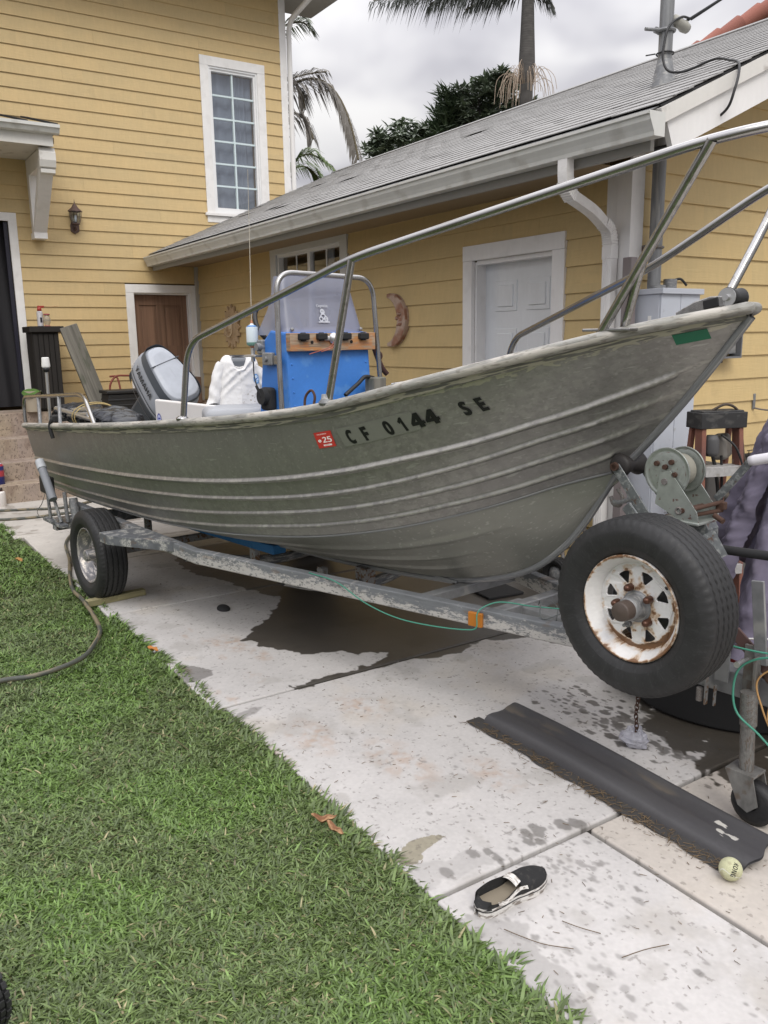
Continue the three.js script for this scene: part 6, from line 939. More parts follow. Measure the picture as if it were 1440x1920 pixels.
// ---------------------------------------------------------------- on the porch
{
  const cab = thing('dark_cabinet', 'dark brown wooden cabinet on the porch beside the leaning plank', 'cabinet', [-10.78, 0.918, -2.16]);
  part(cab, 'cabinet_body', [rbox(-0.20, 0.16, 0.02, 0.93, -0.13, 0.17, 0.006)], M.woodDark);
  part(cab, 'cabinet_top', [rbox(-0.24, 0.21, 0.93, 1.0, -0.19, 0.20, 0.008)], M.woodDark);
  for (let i = 0; i < 5; i++) part(cab, 'slat', [rbox(0.158, 0.176, 0.04, 0.91, -0.125 + i * 0.059, -0.075 + i * 0.059, 0.003)], M.woodDark);
  // weathered plank leaning sideways on the cabinet
  { const g = rbox(-0.025, 0.025, 0, 1.02, -0.105, 0.105, 0.004); g.rotateX(0.30); g.translate(-10.58, 0.945, -2.70); one('weathered_plank', [g], M.woodGrey, 'grey weathered plank leaning against the dark cabinet on the porch', 'plank'); }
  // spray can and jar on the cabinet
  const can = thing('spray_can', 'white spray can with red trigger and straw on the dark cabinet', 'spray can', [-10.72, 1.918, -2.12]);
  part(can, 'can_body', [lathe([[0, 0], [0.033, 0], [0.035, 0.006], [0.035, 0.16], [0.028, 0.175], [0.012, 0.18], [0, 0.18]], 24)], std({ map: canvasTex(128, 128, (x, w, h) => { x.fillStyle = '#c9c6c8'; x.fillRect(0, 0, w, h); x.fillStyle = '#3c3478'; x.fillRect(0, 88, w, 40); x.fillStyle = '#25202a'; for (let i = 0; i < 9; i++) x.fillRect((i * 37) % 120, 20 + (i * 13) % 60, 14, 8); }), roughness: 0.35, metalness: 0.2 }));
  part(can, 'trigger_cap', [lathe([[0, 0.178], [0.024, 0.178], [0.026, 0.20], [0.02, 0.225], [0, 0.23]], 16), rbox(-0.012, 0.012, 0.215, 0.24, -0.055, 0.02, 0.005)], std({ color: lin(0.32, 0.03, 0.02), roughness: 0.4 }));
  part(can, 'straw', [pipe([[0, 0.232, -0.05], [0, 0.228, -0.13], [0, 0.236, -0.21]], 0.0025, 16, 6)], std({ color: lin(0.4, 0.2, 0.1), roughness: 0.5 }));
  const jar = thing('glass_jar', 'small round glass jar with red lid beside the spray can', 'jar', [-10.69, 1.918, -2.19]);
  part(jar, 'jar_body', [lathe([[0, 0], [0.03, 0], [0.026, 0.015], [0.042, 0.05], [0.043, 0.09], [0.03, 0.12], [0.03, 0.13]], 20)], phy({ color: lin(0.75, 0.7, 0.6), transmission: 0.7, thickness: 0, roughness: 0.25, side: THREE.DoubleSide }));
  part(jar, 'lid', [lathe([[0, 0.128], [0.036, 0.128], [0.036, 0.145], [0, 0.148]], 20)], std({ color: lin(0.30, 0.06, 0.07), roughness: 0.5 }));
  part(jar, 'foot', [lathe([[0, 0], [0.036, 0.0], [0.034, 0.008], [0, 0.01]], 20)], std({ color: lin(0.45, 0.1, 0.1), roughness: 0.5 }));
  // bin with green lid
  const bin = thing('small_bin', 'small beige bin with green cloth over its rim by the porch door', 'bin', [-10.62, 0.918, -1.93]);
  part(bin, 'bin_body', [lathe([[0, 0], [0.075, 0], [0.08, 0.01], [0.098, 0.24], [0.103, 0.25], [0.096, 0.25]], 28)], std({ color: lin(0.36, 0.31, 0.24), roughness: 0.7, side: THREE.DoubleSide }));
  part(bin, 'green_cloth', [grid(30, 16, (u, v) => { const th = u * 2 * Math.PI, r = 0.12 * v; return [Math.cos(th) * r, 0.275 - 0.05 * v * v - 0.02 * Math.sin(th * 3) * v + (v > 0.9 ? -0.03 * (0.5 + 0.5 * Math.sin(th * 2)) : 0), Math.sin(th) * r]; })], std({ color: lin(0.075, 0.15, 0.03), roughness: 0.9, side: THREE.DoubleSide }));
  // red hand truck
  const ht = thing('red_hand_truck', 'rusty red tubular hand truck handle behind the black tote', 'hand truck', [-10.5, 0.918, -2.95]);
  const red = std({ color: lin(0.20, 0.045, 0.028), roughness: 0.55 });
  part(ht, 'handle', [pipe([[0, -0.0, -0.20], [0, 0.39, -0.175], [0, 0.40, 0.06], [0.02, 0.30, 0.14], [0.02, 0.0, 0.16]], 0.0125, 120, 10, 0.07)], red);
  part(ht, 'handle', [pipe([[0.05, 0.0, 0.0], [0.04, 0.22, 0.02], [0.0, 0.385, 0.05], [0.0, 0.39, 0.13]], 0.0115, 50, 10)], red);
  part(ht, 'toe_plate', [rbox(-0.01, 0.18, 0.0, 0.012, -0.2, 0.18, 0.004)], red);
  for (const z of [-0.22, 0.2]) part(ht, 'wheel', [rot(lathe([[0, -0.025], [0.09, -0.025], [0.105, 0], [0.09, 0.025], [0, 0.025]], 24), Math.PI / 2).translate(-0.06, 0.105, z)], M.rubber);
  // black ribbed tote
  const tote = thing('black_tote', 'black ribbed plastic tote on the porch behind the outboard motor', 'tote', [-10.18, 0.918, -2.92]);
  part(tote, 'tote_body', [rbox(-0.17, 0.15, 0, 0.20, -0.28, 0.26, 0.02, 3), ...Array.from({ length: 2 }, (_, i) => rbox(-0.18, 0.158, 0.05 + i * 0.065, 0.075 + i * 0.065, -0.285, 0.265, 0.01))], M.black);
  part(tote, 'lid', [rbox(-0.19, 0.17, 0.20, 0.24, -0.30, 0.28, 0.014, 3)], M.black);
  // boxes behind (brown planter by the door)
  one('brown_planter', [rbox(-10.9, -10.55, 0.918, 1.26, -4.02, -3.42, 0.012)], std({ color: lin(0.14, 0.085, 0.06), roughness: 0.75, bumpMap: grainT, bumpScale: 0.002 }), 'brown box standing in front of the brown door', 'planter');
  // bottles at the foot of the steps
  const bt = (name, label, x, y, z, hgt, r, cols, capC) => { const b = thing(name, label, 'bottle', [x, y, z]); part(b, 'bottle_body', [lathe([[0, 0], [r, 0], [r, hgt * 0.72], [r * 0.85, hgt * 0.8], [r * 0.4, hgt * 0.88], [r * 0.38, hgt * 0.9], [0, hgt * 0.9]], 24)], std({ map: canvasTex(64, 128, (q, w, h) => { cols.forEach(([c, a, e]) => { q.fillStyle = c; q.fillRect(0, a * h, w, (e - a) * h); }); }), roughness: 0.35 })); part(b, 'cap', [lathe([[0, hgt * 0.89], [r * 0.5, hgt * 0.89], [r * 0.48, hgt], [0, hgt]], 16)], std({ color: lin(...capC), roughness: 0.4 })); };
  bt('blue_bottle', 'blue bottle with red and white label standing on the porch step', -9.90, 0.202, -1.37, 0.27, 0.055, [['#232a6a', 0, 1], ['#a83a44', 0.45, 0.62], ['#cfcbd2', 0.30, 0.42], ['#a83a44', 0.7, 0.76]], [0.2, 0.03, 0.03]);
  bt('brown_bottle', 'brown bottle with white label standing on the concrete by the steps', -9.62, 0.0, -1.325, 0.20, 0.05, [['#4a2718', 0, 1], ['#d5d0cc', 0.42, 1]], [0.03, 0.02, 0.015]);
}
// ---------------------------------------------------------------- wall ornaments
{
  const clay = (s, a, b) => tex(256, 256, (u, v) => { const n = fbm(u * 6, v * 6, 5, 0, s), m = sst(0.48, 0.66, n); const f = fbm(u * 50, v * 50, 3, 0, s + 2); return mix3(a, b, m).map(q => q * (0.85 + f * 0.3)); });
  const moon = thing('moon_ornament', 'terracotta crescent moon with a face hanging on the yellow garage wall', 'wall ornament', [-6.29, 1.87, -4.26]);
  const mm = std({ map: clay(1701, [0.30, 0.15, 0.095], [0.46, 0.34, 0.27]), roughness: 0.85, bumpMap: grainT, bumpScale: 0.003 });
  const out = [], inn = []; for (let i = 0; i <= 30; i++) { const a = -1.75 + 3.5 * i / 30; out.push([-0.09 + 0.235 * Math.cos(a) * 1.05, 0.235 * Math.sin(a)]); } for (let i = 30; i >= 0; i--) { const a = -1.42 + 2.84 * i / 30; inn.push([-0.165 + 0.19 * Math.cos(a), 0.20 * Math.sin(a)]); }
  const nose = []; part(moon, 'crescent', [prism([...out, ...inn], 0.06, 0.012)], mm);
  part(moon, 'face', [new THREE.SphereGeometry(0.022, 12, 10).scale(1.1, 0.9, 1).translate(0.028, 0.015, 0.02), new THREE.SphereGeometry(0.03, 12, 10).scale(1, 0.6, 0.7).translate(0.075, 0.05, 0.03), new THREE.SphereGeometry(0.035, 12, 10).scale(0.9, 1.1, 0.5).translate(0.085, -0.02, 0.028), new THREE.SphereGeometry(0.016, 12, 10).scale(1.4, 0.5, 1).translate(0.045, -0.045, 0.026)], mm);
  const sunO = thing('sun_ornament', 'tan carved sun face with wavy rays hanging on the garage wall near the house', 'wall ornament', [-10.03, 1.89, -4.27]);
  const sm = std({ map: clay(1721, [0.46, 0.33, 0.20], [0.60, 0.48, 0.33]), roughness: 0.85, bumpMap: grainT, bumpScale: 0.003 });
  part(sunO, 'face_disc', [new THREE.SphereGeometry(0.165, 32, 20).scale(1, 1, 0.42), new THREE.SphereGeometry(0.03, 12, 10).scale(0.8, 1.5, 1).translate(0, -0.01, 0.07), new THREE.TorusGeometry(0.12, 0.012, 8, 30).translate(0, 0, 0.05), rbox(-0.05, 0.05, -0.075, -0.06, 0.055, 0.075, 0.006)], sm);
  part(sunO, 'eye', [new THREE.SphereGeometry(0.016, 10, 8).scale(1.3, 0.7, 0.8).translate(-0.05, 0.03, 0.062), new THREE.SphereGeometry(0.016, 10, 8).scale(1.3, 0.7, 0.8).translate(0.05, 0.03, 0.062)], M.woodDark);
  const ray = prism([[-0.036, 0], [0.036, 0], [0.044, 0.05], [0.022, 0.095], [0.008, 0.125], [-0.012, 0.10], [-0.036, 0.06]], 0.03, 0.006);
  for (let i = 0; i < 16; i++) { const m = part(sunO, 'ray', ray, sm); m.rotation.z = i / 16 * 2 * Math.PI; m.position.set(-Math.sin(m.rotation.z) * 0.15, Math.cos(m.rotation.z) * 0.15, 0.005 + (i % 2) * 0.004); }
}
// ---------------------------------------------------------------- electric service on the gable
{
  const boxT = tex(256, 256, (u, v) => { const a = fbm(u * 5, v * 5, 5, 5, 1801), s = sst(0.76, 0.84, fbm(u * 12, v * 12, 4, 12, 1803)); const k = 0.50 + (a - 0.5) * 0.06; return mix3([k * 0.93, k * 0.98, k * 1.09], [0.25, 0.24, 0.22], s * 0.5); });
  const bm = std({ map: boxT, roughness: 0.5 });
  const E = thing('electric_cabinet', 'tall light grey electric cabinet on the gable wall behind the bow', 'electric cabinet', [-3.58, 0.35, -4.5]);
  part(E, 'cabinet_body', [rbox(-0.12, 0.10, 0, 1.61, -0.19, 0.19, 0.004)], bm);
  part(E, 'door', [rbox(0.10, 0.115, 0.02, 1.60, 0.004, 0.186, 0.003)], bm); part(E, 'door', [rbox(0.10, 0.115, 0.02, 1.60, -0.186, 0.0, 0.003)], bm);
  part(E, 'hood', [rbox(-0.12, 0.135, 1.60, 1.635, -0.20, 0.20, 0.004)], bm);
  part(E, 'label_plate', [box(0.02, 0.045, 1.35, 1.47, 0.19, 0.192)], M.whiteP);
  part(E, 'conduit_stub', [rod([0.0, 1.63, -0.03], [0, 1.70, -0.03], 0.042), rod([0.0, 1.63, 0.09], [0, 1.66, 0.09], 0.05)], M.galv);
  part(E, 'top_wire', [pipe([[0, 1.69, -0.05], [0.03, 1.70, -0.09], [0.05, 1.66, -0.13]], 0.008, 20, 8)], M.black);
  one('grey_conduit', [rbox(-3.70, -3.63, 0.1, 2.18, -4.275, -4.215, 0.006)], std({ color: lin(0.22, 0.19, 0.19), roughness: 0.6 }), 'brownish grey square conduit between white corner trim and electric cabinet', 'conduit');
  const S = thing('service_mast', 'galvanised service mast pipe rising through the shingle roof with cable', 'mast', [-3.61, 1.98, -4.41]);
  part(S, 'mast_pipe', [rod([0, 0, 0], [0, 3.2, 0], 0.041, 0.041, 24)], M.galv);
  part(S, 'flashing', [lathe([[0.078, -0.05], [0.066, 0.03], [0.048, 0.12], [0.044, 0.14]], 24).translate(0, 1.20, 0)], (() => { const m = M.galv.clone(); m.side = THREE.DoubleSide; return m; })());
  part(S, 'clamp', [rot(new THREE.TorusGeometry(0.046, 0.008, 8, 24), Math.PI / 2).translate(0, 0.26, 0), rbox(-0.11, -0.03, 0.24, 0.28, -0.02, 0.03, 0.004), rod([-0.02, 0.26, 0.05], [0.0, 0.26, 0.085], 0.012)], M.rustySteel);
  part(S, 'insulator_clamp', [rot(new THREE.TorusGeometry(0.048, 0.010, 8, 24), Math.PI / 2).translate(0, 1.50, 0), rod([-0.03, 1.495, 0.15], [0.0, 1.50, 0.03], 0.010), rot(new THREE.CylinderGeometry(0.02, 0.02, 0.02, 6), Math.PI / 2).translate(-0.02, 1.50, 0.06)], M.galv);
  part(S, 'insulator', [rot(lathe([[0, -0.07], [0.028, -0.065], [0.034, -0.03], [0.028, 0], [0.034, 0.03], [0.028, 0.065], [0, 0.07]], 20), Math.PI / 2 - 0.25).translate(0.03, 1.545, -0.09)], std({ color: lin(0.35, 0.34, 0.3), roughness: 0.4 }));
  const cab = std({ color: lin(0.03, 0.032, 0.035), roughness: 0.6 });
  part(S, 'service_cable', [pipe([[0.03, 1.57, -0.14], [0.30, 1.74, -0.36], [0.9, 2.05, -0.95], [2.2, 2.7, -2.2], [6, 4.6, -6]], 0.008, 80, 8), pipe([[0.04, 1.58, -0.17], [0.30, 1.745, -0.37], [0.9, 2.06, -0.96], [2.2, 2.71, -2.21]], 0.006, 60, 6)], cab);
  part(S, 'drip_loop', [pipe([[0.04, 1.585, -0.16], [0.06, 1.57, -0.06], [0.06, 1.50, 0.05], [0.06, 1.40, 0.085], [0.07, 1.31, 0.10], [0.11, 1.24, 0.10], [0.18, 1.222, 0.06], [0.36, 1.25, 0.014], [0.50, 1.20, 0.07], [0.62, 1.14, 0.16], [0.665, 1.06, 0.22], [0.675, 0.98, 0.26], [0.65, 0.90, 0.27], [0.50, 0.85, 0.23], [0.2, 0.83, 0.10], [-0.10, 0.85, 0.02]], 0.0072, 160, 8)], M.black);
  part(S, 'cable_tie', [rot(new THREE.TorusGeometry(0.05, 0.005, 6, 20), Math.PI / 2).translate(0.0, 1.375, 0), rod([-0.03, 1.375, 0.05], [-0.07, 1.37, 0.09], 0.004)], M.black);
  const J = thing('junction_box', 'open grey metal junction box on the gable wall right behind the bow tip', 'junction box', [-3.68, 1.535, -5.24]);
  part(J, 'box_shell', [box(-0.03, 0.08, 0, 0.012, -0.13, 0.12), box(-0.03, 0.08, 0.22, 0.232, -0.13, 0.12), box(-0.03, 0.08, 0.012, 0.22, -0.13, -0.118), box(-0.03, 0.08, 0.012, 0.22, 0.108, 0.12), box(-0.03, -0.02, 0.012, 0.22, -0.118, 0.108)], std({ color: lin(0.16, 0.165, 0.175), roughness: 0.5 }));
  part(J, 'receptacle', [rbox(0.0, 0.05, 0.03, 0.20, -0.02, 0.09, 0.008), rod([0.02, -0.03, 0.05], [0.02, 0.02, 0.05], 0.03)], M.blackMatte);
  part(J, 'cover', [rbox(0.03, 0.045, 0.03, 0.12, -0.11, -0.03, 0.004)], M.galv);
  const hk = thing('wall_hook', 'small metal hook bracket on the gable wall above the wire basket', 'hook', [-3.70, 1.15, -5.70]);
  part(hk, 'plate', [rbox(0, 0.012, 0, 0.115, -0.014, 0.014, 0.003)], M.galv);
  part(hk, 'hook_arm', [pipe([[0.01, 0.01, 0], [0.06, 0.0, -0.02], [0.12, 0.0, -0.05], [0.14, 0.03, -0.06]], 0.006, 20, 8)], M.rustySteel);
}
// ---------------------------------------------------------------- right corner: ladder, cover, basket, pole
{
  const red = std({ map: tex(256, 256, (u, v) => { const a = fbm(u * 5, v * 5, 5, 5, 1901), s = sst(0.6, 0.72, fbm(u * 10, v * 10, 5, 10, 1903)); return mix3([0.19 + (a - 0.5) * 0.1, 0.082 + (a - 0.5) * 0.03, 0.06], [0.30, 0.24, 0.2], s * 0.6); }, { repeat: [3, 3] }), roughness: 0.75 });
  const L = thing('stepladder', 'red-brown fibreglass stepladder with black cap by the electric cabinet', 'stepladder', [-3.1, 0, -4.42], -0.35);
  const top = 1.17, z0 = 0.125, zw = 0.02, lean = 0.30;
  const rail = (s, back) => { const x1 = back ? -0.16 : 0.13, x0 = back ? -0.05 : 0.03; const a = V(x0, top, s * z0), b = V(x1, 0.0, s * (z0 + zw)), d = b.clone().sub(a), g = new RoundedBoxGeometry(back ? 0.03 : 0.075, d.length(), 0.030, 2, 0.004); buv(g); g.translate(0, -d.length() / 2, 0); g.applyQuaternion(new THREE.Quaternion().setFromUnitVectors(V(0, -1, 0), d.normalize())); g.translate(a.x, a.y, a.z); return g; };
  for (const s of [1, -1]) { part(L, 'front_rail', [rail(s, false)], red); part(L, 'rear_rail', [rail(s, true)], red); }
  for (const y of [0.92, 0.62, 0.32]) { const k = 1 - y / top, x = mix(0.03, 0.13, k), w = z0 + zw * k - 0.005; part(L, 'step', [rbox(x - 0.05, x + 0.055, y - 0.004, y + 0.004, -w, w, 0.002), rbox(x + 0.05, x + 0.057, y - 0.055, y + 0.004, -w, w, 0.002), rbox(x - 0.052, x - 0.046, y - 0.04, y, -w, w, 0.002)], M.alu.clone()); }
  L.children.slice(-3).forEach(m => { m.material = std({ map: M.stainless.map, color: lin(1.05, 1.05, 1.05), metalness: 0.3, roughness: 0.6 }); });
  part(L, 'cap', [rbox(-0.08, 0.08, top - 0.02, top + 0.075, -0.155, 0.155, 0.005, 2), rbox(-0.068, 0.068, top + 0.07, top + 0.085, -0.14, 0.14, 0.008)], std({ map: tex(256, 256, (u, v) => { const s = sst(0.5, 0.78, fbm(u * 6, v * 9, 5, 0, 1911)); return mix3([0.022, 0.022, 0.023], [0.10, 0.098, 0.092], s * 0.6); }, { repeat: [3, 3] }), roughness: 0.6 }));
  for (const [s, q] of [[1, 0.1], [-1, 0.12]]) part(L, 'spreader', [rod([0.1, 0.62, s * (z0 + 0.01)], [-0.27, 0.58, s * (z0 + 0.02)], 0.006)], M.alu);
  // trimmer head and cords hung under the cap
  const tm = thing('string_trimmer', 'string trimmer with grey guard and black cords hung inside the stepladder', 'trimmer', [-3.09, 0.35, -4.42]);
  part(tm, 'guard', [rot(rbox(-0.05, 0.05, -0.09, 0.06, -0.07, 0.06, 0.03, 4), 0.2, 0.3, 0.15).translate(-0.02, 0.69, -0.07)], std({ color: lin(0.22, 0.205, 0.185), roughness: 0.6 }));
  part(tm, 'motor_head', [lathe([[0, 0], [0.035, 0.005], [0.045, 0.03], [0.042, 0.10], [0.03, 0.13], [0, 0.13]], 20).translate(0.02, 0.63, 0.075)], std({ color: lin(0.07, 0.07, 0.072), roughness: 0.6 }));
  part(tm, 'shaft', [pipe([[0.0, 0.63, 0.03], [0.01, 0.52, 0.0], [0.0, 0.3, -0.06], [-0.04, 0.0, -0.1]], 0.011, 40, 8), pipe([[0.03, 0.63, -0.01], [0.03, 0.5, -0.03], [0.02, 0.32, -0.06]], 0.008, 30, 8)], M.black);
  one('cord', [pipe([[-3.10, 1.255, -4.37], [-3.05, 1.29, -4.43], [-3.02, 1.255, -4.50], [-3.0, 1.13, -4.525], [-2.98, 0.97, -4.54], [-2.95, 0.82, -4.57], [-2.92, 0.66, -4.58]], 0.008, 80, 8)], std({ color: lin(0.06, 0.042, 0.03), roughness: 0.6 }), 'brown power cord draped over the black cap of the stepladder', 'cord');
  one('cord', [pipe([[-3.06, 1.11, -4.42], [-2.99, 1.04, -4.46], [-2.95, 0.92, -4.49], [-2.93, 0.78, -4.51], [-2.92, 0.70, -4.51]], 0.007, 50, 8)], M.black, 'black cord hanging in front of the upper ladder step', 'cord');
  // wire basket on the wall
  const B = thing('wire_basket', 'black wire basket fixed on the gable wall beside the purple cover', 'basket', [-3.66, 0.70, -5.72]);
  const wires = []; for (let i = 0; i < 9; i++) wires.push(rod([0.12, 0, -0.30 + i * 0.075], [0.14, 0.18, -0.30 + i * 0.075], 0.003, 0.003, 6), rod([-0.03, 0, -0.30 + i * 0.075], [0.12, 0, -0.30 + i * 0.075], 0.003, 0.003, 6)); for (let k = 0; k < 4; k++) wires.push(rod([0.12 + k * 0.006, k * 0.06, -0.32], [0.12 + k * 0.006, k * 0.06, 0.32], 0.0035, 0.0035, 6));
  part(B, 'wire', wires, M.blackMatte);
  part(B, 'basket_content', [new THREE.SphereGeometry(0.035, 12, 8).translate(0.1, 0.20, 0.02), rbox(0.02, 0.10, 0.0, 0.14, 0.1, 0.24, 0.02), rbox(0.02, 0.09, 0.02, 0.16, -0.25, -0.08, 0.02)], M.blackMatte);
  // purple fabric cover draped over something tall at the right edge
  const clothP = std({ map: tex(512, 512, (u, v) => { const a = fbm(u * 5, v * 5, 5, 5, 1921), f = fbm(u * 90, v * 90, 2, 90, 1922), s = sst(0.62, 0.74, fbm(u * 8, v * 8, 5, 8, 1925)); const k = 1 + (a - 0.5) * 0.3 + (f - 0.5) * 0.12; return mix3([0.17 * k, 0.152 * k, 0.212 * k], [0.25, 0.22, 0.29], s * 0.5); }, { repeat: [2, 1] }), roughness: 0.85, side: THREE.DoubleSide });
  const C = thing('purple_cover', 'faded purple fabric cover hanging in folds at the right edge', 'cover', [-1.75, 0, -3.57]);
  const drape = (hemY, a0, a1, r0, r1, seed, topY) => grid(160, 60, (u, v) => { const th = mix(a0, a1, u), y = mix(topY, hemY + 0.05 * Math.sin(th * 3 + seed) + 0.02 * Math.sin(th * 11), v); let r = mix(r0, r1, Math.pow(v, 0.75)); const amp = 0.012 + 0.055 * v; r += amp * Math.sin(th * 9 + seed) * (0.6 + 0.4 * Math.sin(th * 2.3 + seed)) + amp * 0.45 * Math.sin(th * 17 + v * 2 + seed * 2) + (fbm(u * 14, v * 9, 4, 0, 1931 + seed) - 0.5) * 0.05 * (0.4 + v) + (Math.abs(fbm(u * 40 + v * 9, v * 16 - u * 8, 4, 0, 1941 + seed) - 0.5)) * 0.05; r *= v < 0.12 ? Math.sqrt(Math.max(0, 1 - ((0.12 - v) / 0.12) ** 2)) * 0.85 + 0.15 : 1; return [Math.cos(th) * r, y, Math.sin(th) * r]; });
  part(C, 'cover_cloth', [drape(0.66, 2.0, 5.4, 0.34, 0.58, 1, 1.44)], clothP);
  part(C, 'cover_cloth', [drape(0.40, -0.6, 2.05, 0.36, 0.60, 4, 1.43)], clothP);
  part(C, 'cover_top', [grid(60, 8, (u, v) => { const th = u * 2 * Math.PI; return [Math.cos(th) * 0.36 * v, 1.45 - 0.10 * v * v + 0.015 * Math.sin(th * 5) * v, Math.sin(th) * 0.36 * v]; })], clothP);
  // the machine under it
  const mo = thing('red_mower', 'red machine with black wheel partly hidden under the purple cover', 'mower', [-1.80, 0, -3.55]);
  const redP = std({ color: lin(0.20, 0.014, 0.014), roughness: 0.35 });
  part(mo, 'deck', [rbox(-0.42, 0.5, 0.14, 0.34, -0.28, 0.40, 0.05, 4), rbox(-0.30, 0.4, 0.34, 0.50, -0.2, 0.25, 0.04, 4)], redP);
  part(mo, 'engine', [rbox(-0.25, 0.2, 0.5, 0.75, -0.18, 0.2, 0.03, 3), rot(new THREE.CylinderGeometry(0.035, 0.035, 0.12, 16), 0, 0, Math.PI / 2).translate(-0.22, 0.42, 0.34)], M.blackMatte);
  for (const [x, z, r] of [[-0.42, 0.16, 0.20], [-0.38, -0.32, 0.17], [0.42, 0.42, 0.15]]) { const wl = part(mo, 'wheel', [rot(lathe([[r * 0.55, -0.03], [r * 0.92, -0.03], [r, -0.012], [r, 0.012], [r * 0.92, 0.03], [r * 0.55, 0.03]], 32), Math.PI / 2).translate(x, r, z)], M.rubber); const sp = []; for (let i = 0; i < 5; i++) { const a = i / 5 * 6.283; sp.push(rod([x, r, z], [x + Math.cos(a) * r * 0.6, r + Math.sin(a) * r * 0.6, z], 0.014)); } sp.push(rot(new THREE.CylinderGeometry(0.03, 0.03, 0.06, 16), Math.PI / 2).translate(x, r, z)); part(wl, 'spoke', sp, M.blackMatte); }
  part(mo, 'strut', [rod([-0.5, 0.16, 0.30], [0.25, 0.62, 0.42], 0.018), rod([-0.35, 0.30, 0.33], [-0.2, 0.36, 0.36], 0.035)], M.blackMatte);
  one('black_pole', [rod(bw(-0.14, 0.925, -0.02), bw(0.65, 0.965, -0.02), 0.017, 0.017, 16)], M.blackMatte, 'black pole lying level between the winch stand and the purple cover', 'pole');
  one('cord', [pipe([[-1.70, 0.62, -2.60], [-1.6, 0.635, -2.66], [-1.45, 0.65, -2.75]], 0.0035, 16, 6)], M.whiteP, 'thin white cord stretched from the spare wheel toward the right edge', 'cord');
  // shopping bits behind the ladder
  one('clutter_crate', [rbox(-3.55, -3.15, 0.0, 0.42, -4.95, -4.55, 0.012), rbox(-3.50, -3.28, 0.42, 0.88, -4.78, -4.62, 0.02), rbox(-3.45, -3.2, 0.42, 0.66, -4.95, -4.80, 0.02)], std({ color: lin(0.07, 0.065, 0.06), roughness: 0.7 }), 'dark crate with things piled behind the stepladder', 'crate');
}
